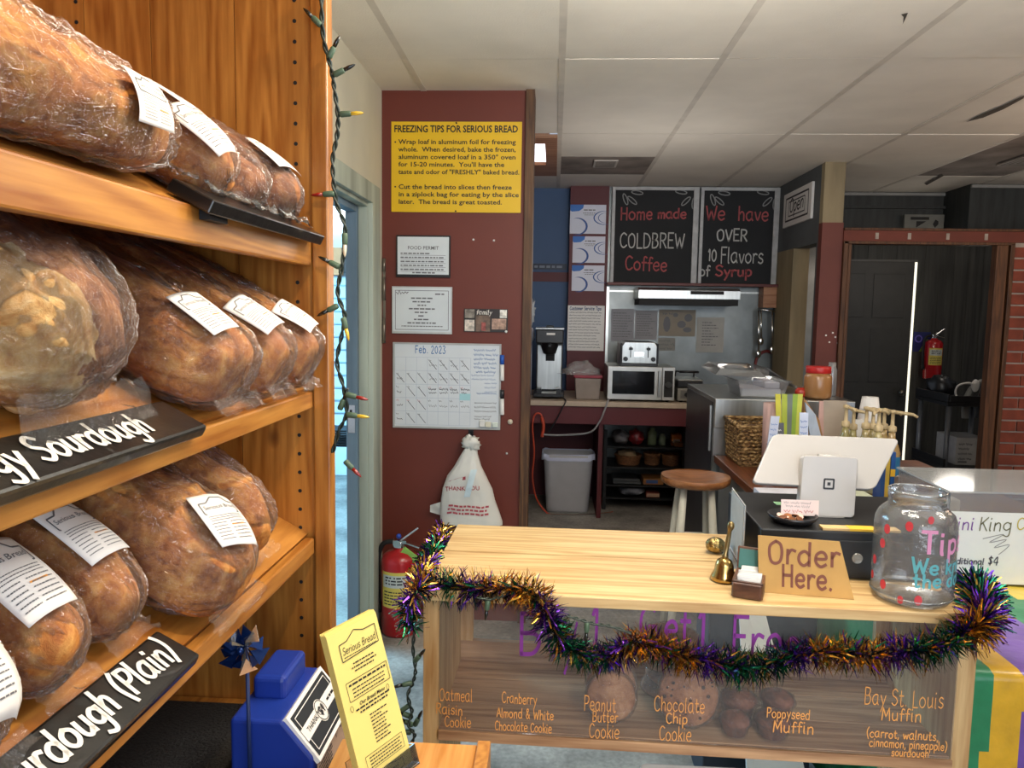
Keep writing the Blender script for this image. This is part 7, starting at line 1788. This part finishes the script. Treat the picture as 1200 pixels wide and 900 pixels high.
# white cups
def cups(label,u,Y,vt,n,r,group):
    x=stand(u,Y); zt_=at(u,vt,Y=Y).z; H=zt_-CZ2
    for k in range(n):
        hh=.10; z=CZ2+.001+(H-hh-.001)*k/max(1,n-1)
        m=MB(); m.lathe([(r,0),(r*1.03,.004),(r*.72,hh),(0,hh),(0,hh-.003),(r*.69,hh-.003),(r*.97,.004),(r,0)],(x,Y,z),24)
        tag(m.build('paper_cup',WHITE),label[k] if isinstance(label,list) else label,'cup',group)
cups(['upside down white cup, lowest of the tall stack behind the syrups','upside down white cup, second from the bottom of the tall stack','upside down white cup, third from the bottom of the tall stack','upside down white cup on top of the tall stack'],1019,3.25,465,4,.045,'white cups stacked behind the syrup bottles')
cups(['lowest small white cup of the short stack between syrup bottles','middle small white cup of the short stack between syrup bottles','topmost small white cup of the short stack between syrup bottles'],1007,3.09,492,3,.028,'small white cups between the syrups')
# syrup bottles with pumps
def syrup(label,u,Y,vtop,liq,side,blue=False):
    x=stand(u,Y); zt_=at(u,vtop,Y=Y).z; H=zt_-CZ2; r=.034
    t=thing('syrup_bottle',label,'bottle',(x,Y,CZ2),'syrup bottles with pumps')
    hb=H-.085
    m=MB(); m.lathe([(0,.001),(r,.001),(r,hb*.66),(r*.75,hb*.78),(r*.40,hb*.90),(r*.36,hb),(0,hb)],(x,Y,CZ2),24); b=m.build('glass',mat('syrup_'+liq,liq,.15,coat=.7,var=.08),t)
    m=MB(); m.lathe([(r+.0008,hb*.12),(r+.0008,hb*.60)],(x,Y,CZ2),24); m.build('label_wrap',mat('syrup_label_blue','2a6f9a',.5) if blue else mat('syrup_label','9f9a78',.6,var=.3,scale=40),b)
    m=MB(); z=CZ2+hb; m.lathe([(r*.44,0),(r*.48,.004),(r*.44,.020),(.007,.024),(.006,.070),(.012,.072),(.012,.082),(0,.085)],(x,Y,z),16); m.rings([(Vector((x,Y,z+.076)),.0075),(Vector((x+side*.05,Y-.02,z+.070)),.006),(Vector((x+side*.062,Y-.025,z+.060)),.005)],10); m.build('pump',mat('cream_pump','b7a27a',.4),t)
for lb,u,Y,vt,lq,sd,bl_f in (('tan syrup bottle with a pump, leftmost of the row behind the register',992,2.9,474,'8d8250',.4,False),
    ('second syrup bottle from the left, pump turned right',1001,2.99,478,'9a8f5c',.7,False),
    ('third syrup bottle from the left, just before the white cups',1016,2.86,476,'98895a',.3,False),
    ('fourth syrup bottle, in the middle of the crowded row',1024,2.98,477,'8f7f4e',.8,False),
    ('fifth syrup bottle, in front of the tall white cup stack',1031,2.77,478,'a39462',-.5,False),
    ('blue labelled syrup bottle, second from the right end',1037,3.06,478,'9c8350',.9,True),
    ('blue labelled syrup bottle at the right end, long spout pointing right',1047,2.92,480,'a3875a',1.3,True)):
    syrup(lb,u,Y,vt,lq,sd,bl_f)
# tall cans and cartons right of the screen
for k,(u,c,v0,lb) in enumerate(((1040,'27477c',540,'dark blue carton standing just right of the register screen'),(1045,'b79a3e',535,'yellow carton between two blue ones right of the screen'),(1051,'1f4a86',530,'blue and yellow banded carton at the right of the three'))):
    Y=2.62; x=stand(u,Y); zt_=at(u,v0,Y=Y).z
    t=thing('juice_carton',lb,'carton',(x,Y,CZ2),'cartons right of the register')
    m=MB(); m.box((x-.007,Y,CZ2+.001),(x+.0075,Y+.06,zt_)); b=m.build('carton_body',mat('carton_%d'%k,c,.4),t,bev=.001)
    if k==2: m=MB(); m.box((x-.0078,Y-.001,zt_-.085),(x+.008,Y,zt_-.06)); m.build('band',mat('band_yellow','d3a62c',.4),b)
t=thing('cake_box','white open box of iced pastries behind the tip jar','box',(1.4,2.75,CZ2))
x0,x1=at(1058,570,Y=2.75).x,at(1104,570,Y=2.75).x; zb1=at(1080,571,Y=2.75).z; 
m=MB(); m.box((x0,2.62,CZ2+.001),(x1,2.88,zb1-.012)); m.build('box_body',mat('pastry_box','cfc4b8',.6),t,bev=.004)
bzt=zb1-.012
m=MB(); zc=at(1085,553,Y=2.75).z
m.grid(lambda u,v: Vector((x0+(x1-x0)*.8*u,2.65+.2*v,bzt+.002+(zc-bzt)*.9*math.sin(PI*v)**.5*(.7+.3*math.sin(u*PI))+.006*noise.noise(Vector((u*9,v*9,3))))),16,12,True); tag(m.build('pastry_bag',mat('paper_bag_pink','d8cbc2',.6,var=.05)),'crumpled pale paper bag lying on the pastry box','bag')
for k,(u,v,c,lb) in enumerate(((1082,562,'8a6fb0','purple iced pastry on the box behind the jar'),(1092,563,'c98a4a','golden pastry between purple and pink ones'),(1103,561,'c9a08a','pinkish pastry at the right end of the box'))):
    p=at(u,v,Y=2.66); m=MB(); m.ball((p.x,2.60,CZ2+.0),.001,8,6); m=MB(); m.ball((p.x,2.67,bzt+.024),.024,14,10,(1,1,.9),.2,seed=k); tag(m.build('pastry',mat('icing_%d'%k,c,.5,var=.2,scale=50)),lb,'pastry')
# papers under the screen
for k,(u0,v0,u1,v1,c,lb) in enumerate(((902,560,938,585,'d5d2d8','white printed booklet lying behind the register stand'),(1003,566,1022,588,'c9cbb0','pale green paper stack right of the register stand'))):
    a=at(u0,v1,Z=CZ2+.02); 
    x0,x1=at(u0,v1,Y=2.5).x,at(u1,v1,Y=2.5).x; z0_=CZ2+.001
    m=MB(); m.box((x0,2.47,z0_),(x1+.05,2.7,z0_+.05)); m.mat(1); rr=random.Random(k); f=plane((x0,2.47,z0_),(1,0,0),(0,0,1)); squiggle(m,f,.01,x1-x0,.02,.02,.002,rr,.0008)
    tag(m.build('paper_pile',[mat('pile_%d'%k,c,.7),INKB]),lb,'paper')
# ------------------------------------------------------------------ king cake table
TBZ=.75
tx0=.866; tx1=2.0; ty0=1.50; ty1=2.40
t=thing('cake_table','table under the purple green and gold cloth right of the counter','table',(1.4,1.9,0))
m=MB(); m.box((tx0+.01,ty0+.02,TBZ-.03),(tx1,ty1,TBZ-.002)); m.build('table_top',mat('table_grey','8a8a88',.5),t)
for x in (tx0+.06,tx1-.06):
    for y in (ty0+.08,ty1-.06):
        m=MB(); m.cyl((x,y,0.001),(x,y,TBZ-.03),.016); m.build('leg',BLACKM,t)
def satin(name,c): return mat(name,c,.32,var=.12,scale=25,spec=.6,coat=.2,bump=.15,bscale=40)
SAT=[satin('green_satin','1f7d4f'),satin('purple_satin','6d4aa0'),satin('gold_satin','d9a61f'),satin('yellow_satin','dcc04a')]
m=MB()
def clothf(u,v):
    x=tx0-.01+(tx1-tx0+.02)*u; d=v*(ty1-ty0+.70)
    wv=.003*noise.noise(Vector((x*14,d*10,2)))
    if d<(ty1-ty0): return Vector((x,ty1-d,TBZ+.002+wv+.002))
    q=d-(ty1-ty0); return Vector((x+.0,ty0-.006-.014*q*math.sin(x*16)-.012*q+wv,TBZ-q))
nu,nv=60,110; b=len(m.f); m.grid(clothf,nu,nv)
for i in range(nu):
    for j in range(nv):
        u=(i+.5)/nu; v=(j+.5)/nv; x=(tx1-tx0)*u; d=v*(ty1-ty0+.70); yy=(ty1-ty0)-d
        xx=tx0-.01+(tx1-tx0+.02)*u+.012*math.sin(d*5)
        e=[.875,.95,1.10,1.20,1.30,1.45,1.6,1.75]; c=[0,2,1,0,3,1,0,2,1]
        m.m[b+i*nv+j]=c[sum(1 for q in e if xx>q)]
# left drop
m.grid(lambda u,v: Vector((tx0-.012-.010*v*(1+.5*math.sin(u*22)),ty1-(ty1-ty0+.0)*u,TBZ+.003-.70*v)),30,14)
tag(m.build('satin_cloth',SAT),'purple green and gold satin cloth draped over the table on the right','cloth')
bxa=at(1112,600,Y=2.0); bxz1=at(1150,578,Y=2.0).z
BX0,BX1,BY0,BY1=bxa.x,bxa.x+.46,2.0,2.3; BZ0=TBZ+.008; BZ1=bxz1
t=thing('cake_bin','clear acrylic bin holding the Mini King Cakes price sheet, on the satin cloth','bin',((BX0+BX1)/2,2.15,BZ0))
ACR=film('acrylic_bin',(.93,.94,.93),.10,.05,0)
for a,b,n in (((BX0,BY0,BZ0),(BX1,BY0+.004,BZ1),'front_wall'),((BX0,BY1-.004,BZ0),(BX1,BY1,BZ1),'back_wall'),((BX0,BY0+.004,BZ0),(BX0+.004,BY1-.004,BZ1),'side_wall'),((BX1-.004,BY0+.004,BZ0),(BX1,BY1-.004,BZ1),'side_wall'),((BX0+.004,BY0+.004,BZ0),(BX1-.004,BY1-.004,BZ0+.004),'bottom')):
    m=MB(); m.box(a,b); m.build(n,ACR,t)
m=MB(); m.box((BX0-.004,BY0-.004,BZ1),(BX1+.004,BY1+.004,BZ1+.005)); m.build('lid',film('acrylic_lid',(.85,.86,.82),.30,.08,0),t)
t=thing('price_sheet','white sheet reading Mini King Cakes with prices, in the clear bin','sign',(BX0+.2,BY0-.001,BZ0))
sz1=at(1150,600,Y=2.0).z; f=plane((BX0,BY0-.0015,BZ0+.002),(1,0,0),(0,0,1)); H=sz1-BZ0; W=BX1-BX0
m=MB(); m.box((BX0+.004,BY0-.0014,BZ0+.002),(BX1-.01,BY0-.0004,sz1)); o=m.build('paper',mat('price_paper','dadbd4',.6,var=.02),t)
def pw(u): return at(u,620,Y=2.0).x-BX0
def ph(v): return at(1150,v,Y=2.0).z-BZ0
for text,u,v,h,w1,c in (('Mini',1106,622,.034,34,'purple_pen'),('King',1146,622,.036,38,'dark_olive_pen'),('Cakes',1190,620,.03,42,'yellow_pen'),('Traditional',1108,662,.016,46,'dark_pen'),('$4',1160,662,.022,12,'dark_pen'),('Special',1112,677,.016,34,'dark_pen'),('$6',1150,677,.022,12,'dark_pen')):
    m=MB(); q,w_=hand(text,h,.0016,.1); s=w1*2.0/F/w_; lay(m,f,[[(a*s,b) for a,b in p] for p in q],pw(u),ph(v),.0008); m.build('lettering',ink(c,{'purple_pen':'7a4a92','dark_olive_pen':'6b6a4c','yellow_pen':'b9a83a','dark_pen':'55535a'}[c]),o)
m=MB(); rr=random.Random(2)
pts=[(pw(1152),ph(632)),(pw(1176),ph(626)),(pw(1160),ph(636)),(pw(1180),ph(632)),(pw(1166),ph(642)),(pw(1184),ph(638)),(pw(1172),ph(650))]
lay(m,f,ribbon2([(a,b) for a,b in [(p.x,p.y) for p in spline([Vector((a,b,0)) for a,b in pts],5)]],.0010),e=.0008); m.build('scribble',ink('grey_pen','8a8a88'),o)
# ------------------------------------------------------------------ far room: extinguisher, signs, cart
ex=at(1096,445,Y=7.05); et=at(1096,388,Y=7.05).z
extinguisher('red fire extinguisher hanging on the dark wall in the far room',(ex.x,7.118,ex.z),(et-ex.z)*1.0,.075,False)
m=MB(); m.box((ex.x-.05,7.1945,ex.z+.1),(ex.x+.05,7.1995,ex.z+.16)); tag(m.build('extinguisher_bracket',BLACKM),'black wall bracket behind the hanging fire extinguisher','bracket')
t,o,f,W,H=sheet('safety_sign','blue and green square sign beside the hanging fire extinguisher','sign',7.195,(1070,389,1090,412),.004,mat('sign_navy','1f2560',.5))
m=MB(); m.add([f(W*.35,0,.001),f(W,0,.001),f(W,H*.6,.001),f(W*.75,H*.65,.001)],[(0,1,2,3)]); m.mat(1); outline(m,f,[(W*.3+.03*math.cos(k*.6),H*.65+.03*math.sin(k*.6)) for k in range(10)],.006,.0012); m.build('print',[mat('sign_green','6a8a2f',.5),mat('sign_violet','6a5fc0',.5)],o)
t=thing('stencil_board','grey board with big black cut letters above the brown header','sign',(2.5,6.0,2.1))
x0,x1=at(1058,258,Y=6.05).x,at(1104,258,Y=6.05).x; z1=at(1080,252,Y=6.05).z; z0=2.11
m=MB(); m.box((x0,6.02,z0),(x1,6.04,z1)); o=m.build('board',mat('grey_stencil_board','6d6e68',.7),t)
f=plane((x0,6.02,z0),(1,0,0),(0,0,1)); W,H=x1-x0,z1-z0; m=MB(); rect(m,f,W*.15,H*.70,W*.62,H*.86,.001); m.add([f(W*.72,H*.45,.001),f(W*.78,H*.25,.001),f(W*.86,H*.45,.001),f(W*.86,H*.62,.001),f(W*.78,H*.72,.001)],[(0,1,2,3,4)]); m.add([f(W*.3,H*.62,.001),f(W*.55,H*.62,.001),f(W*.30,H*.25,.001)],[(0,1,2)]); m.build('cutout',BLACKM,o)
CYf=5.75
x0,x1=at(1108,500,Y=CYf).x,at(1162,500,Y=CYf).x; zt_=at(1130,472,Y=CYf).z
t=thing('utility_cart','black plastic utility cart with grey posts in the far room','cart',((x0+x1)/2,CYf+.25,0))
zm=at(1130,548,Y=CYf).z
for z in (.12,zm,zt_):
    m=MB(); m.box((x0,CYf,z-.03),(x1+.15,CYf+.5,z)); m.box((x0,CYf,z),(x0+.02,CYf+.5,z+.06)); m.box((x0+.02,CYf,z),(x1+.15,CYf+.02,z+.05)) if z==zt_ else None; m.build('tray',BLACK,t,bev=.004)
for x in (x0+.03,x1+.10):
    for y in (CYf+.03,CYf+.46):
        m=MB(); m.cyl((x,y,.06),(x,y,zt_-.03),.018); m.build('post',mat('grey_post','6c6e72',.4,.5),t)
        m=MB(); m.cyl((x-.012,y,.035),(x+.012,y,.035),.034); m.build('wheel',BLACKM,t)
bx_0,bx_1=at(1116,540,Y=CYf+.1).x,at(1150,540,Y=CYf+.1).x; bz_1=at(1130,513,Y=CYf+.1).z
t=thing('printed_carton','white printed carton on the middle tray of the cart','carton',((bx_0+bx_1)/2,CYf+.25,zm))
m=MB(); m.box((bx_0+.02,CYf+.1,zm+.001),(bx_1+.03,CYf+.4,bz_1)); o=m.build('carton_body',mat('carton_white','b9b8b8',.6),t,bev=.003)
f=plane((bx_0+.02,CYf+.1,zm+.001),(1,0,0),(0,0,1)); m=MB(); rr=random.Random(4); W=bx_1-bx_0; H=bz_1-zm
for k in range(4): squiggle(m,f,.02,W*.55,H*(.72-.18*k),.02,.004,rr,.001)
rect(m,f,.02,H*.08,W*.4,H*.14,.001); m.build('print',INKG,o)
t=thing('vacuum_hoses','grey and white hoses bundled on top of the cart','hoses',((x0+x1)/2,CYf+.25,zt_))
m=MB(); pts=[at(u,v,Y=CYf+.2) for u,v in ((1131,490),(1132,470),(1140,455),(1150,448),(1156,452))]; m.tube(pts,.025,10,6); m.build('grey_hose',mat('hose_grey','7d7d7a',.4),t)
m=MB(); pts=[at(u,v,Y=CYf+.15) for u,v in ((1128,473),(1120,462),(1123,452),(1135,449),(1143,452))]; m.tube(pts,.008,8,6); m.ball(pts[-1],.035,12,8,(.8,.7,1.4)); m.build('white_cord',WHITE,t)
m=MB(); pts=[at(u,v,Y=CYf+.3) for u,v in ((1147,490),(1150,470),(1158,440),(1163,425))]; m.tube(pts,.03,10,6); m.build('dark_hose',mat('hose_dark','3a3c3e',.4),t)
t=thing('grey_bucket','dark bin bag bundle on the cart behind the hoses','bag',((x0+x1)/2,CYf+.3,zt_)); m=MB(); m.ball((x0+.13,CYf+.36,zt_+.085),1,16,12,(.10,.1,.09),.4,seed=8)
for v in m.v: v.z=max(v.z,zt_+.001)
m.build('bundle',mat('dark_bag','202124',.35),t)
# ceiling vents
t=thing('ceiling_vent','square return vent with dusty edges in the stained ceiling tile','vent',(.35,4.98,CZ-.02))
x0,x1=at(693,198,Z=CZ).x,at(720,198,Z=CZ).x
m=MB(); y0_,y1_=4.90,5.12; m.box((x0,y0_,CZ-.016),(x1,y1_,CZ-.006)); m.build('grille',mat('vent_white','bdb6ae',.6,var=.1),t,bev=.004)
m=MB()
for k in range(6): m.box((x0+.015,y0_+.02+k*.032,CZ-.018),(x1-.015,y0_+.026+k*.032,CZ-.016)); 
m.build('louvre',mat('vent_dark','3b342f',.8),t)
t=thing('ceiling_vent','grey air vent in the ceiling at the upper right','vent',(2.75,4.9,CZ-.02))
a=at(1112,210,Z=CZ); b=at(1165,199,Z=CZ)
m=MB(); m.box((a.x,4.70,CZ-.016),(a.x+.30,5.0,CZ-.006)); m.build('grille',mat('vent_grey','8a8177',.6,var=.15),t,bev=.004)
m=MB(); 
for k in range(4): w_=.02+.03*k; outline(m,lambda u,v,e=0: Vector((a.x+u,4.70+v,CZ-.0165-e)),[(w_,w_),(.30-w_,w_),(.30-w_,.30-w_),(w_,.30-w_)],.003,.0005)
m.build('louvre',mat('vent_dark','3b342f',.8),t)
# white sheet cover at the bottom edge of the frame
wz=.46; a=at(748,893,Z=wz); b=at(945,899,Z=wz)
t=thing('white_cooler','white rounded box lid at the bottom of the photo in front of the counter','box',((a.x+b.x)/2,a.y-.2,0))
m=MB(); m.prism(rrect(Vector((a.x,a.y-.34,.40)),Vector((1,0,0)),Vector((0,1,0)),b.x-a.x+.02,.34,.02),(0,0,wz-.40)); m.build('lid',WHITE,t,bev=.006)
m=MB(); m.prism(rrect(Vector((a.x+.012,a.y-.33,.001)),Vector((1,0,0)),Vector((0,1,0)),b.x-a.x-.004,.315,.02),(0,0,.398)); m.build('body',WHITE,t)
# leaning papers behind the case, seen through the glass
q=at(935,745,Y=2.05); t=thing('leaning_papers','white papers leaning behind the counter, seen through its glass','paper',(q.x,2.1,0)); z1=q.z+.05
m=MB(); x=min(q.x-.02,.58); m.hexa([(x,2.02,.001),(x+.2,2.02,.001),(x+.2,2.03,.001),(x,2.03,.001)],[(x-.03,2.16,z1+.06),(x+.05,2.16,z1-.02),(x+.05,2.165,z1-.02),(x-.03,2.165,z1+.06)]); m.build('sheet_stack',PAPER,t)
m=MB(); m.box((x-.10,2.2,.001),(min(x+.32,.80),2.38,.66)); tag(m.build('storage_crate',mat('crate_dark','232b36',.5),bev=.006),'dark crate on the floor behind the counter, seen through the glass','crate')
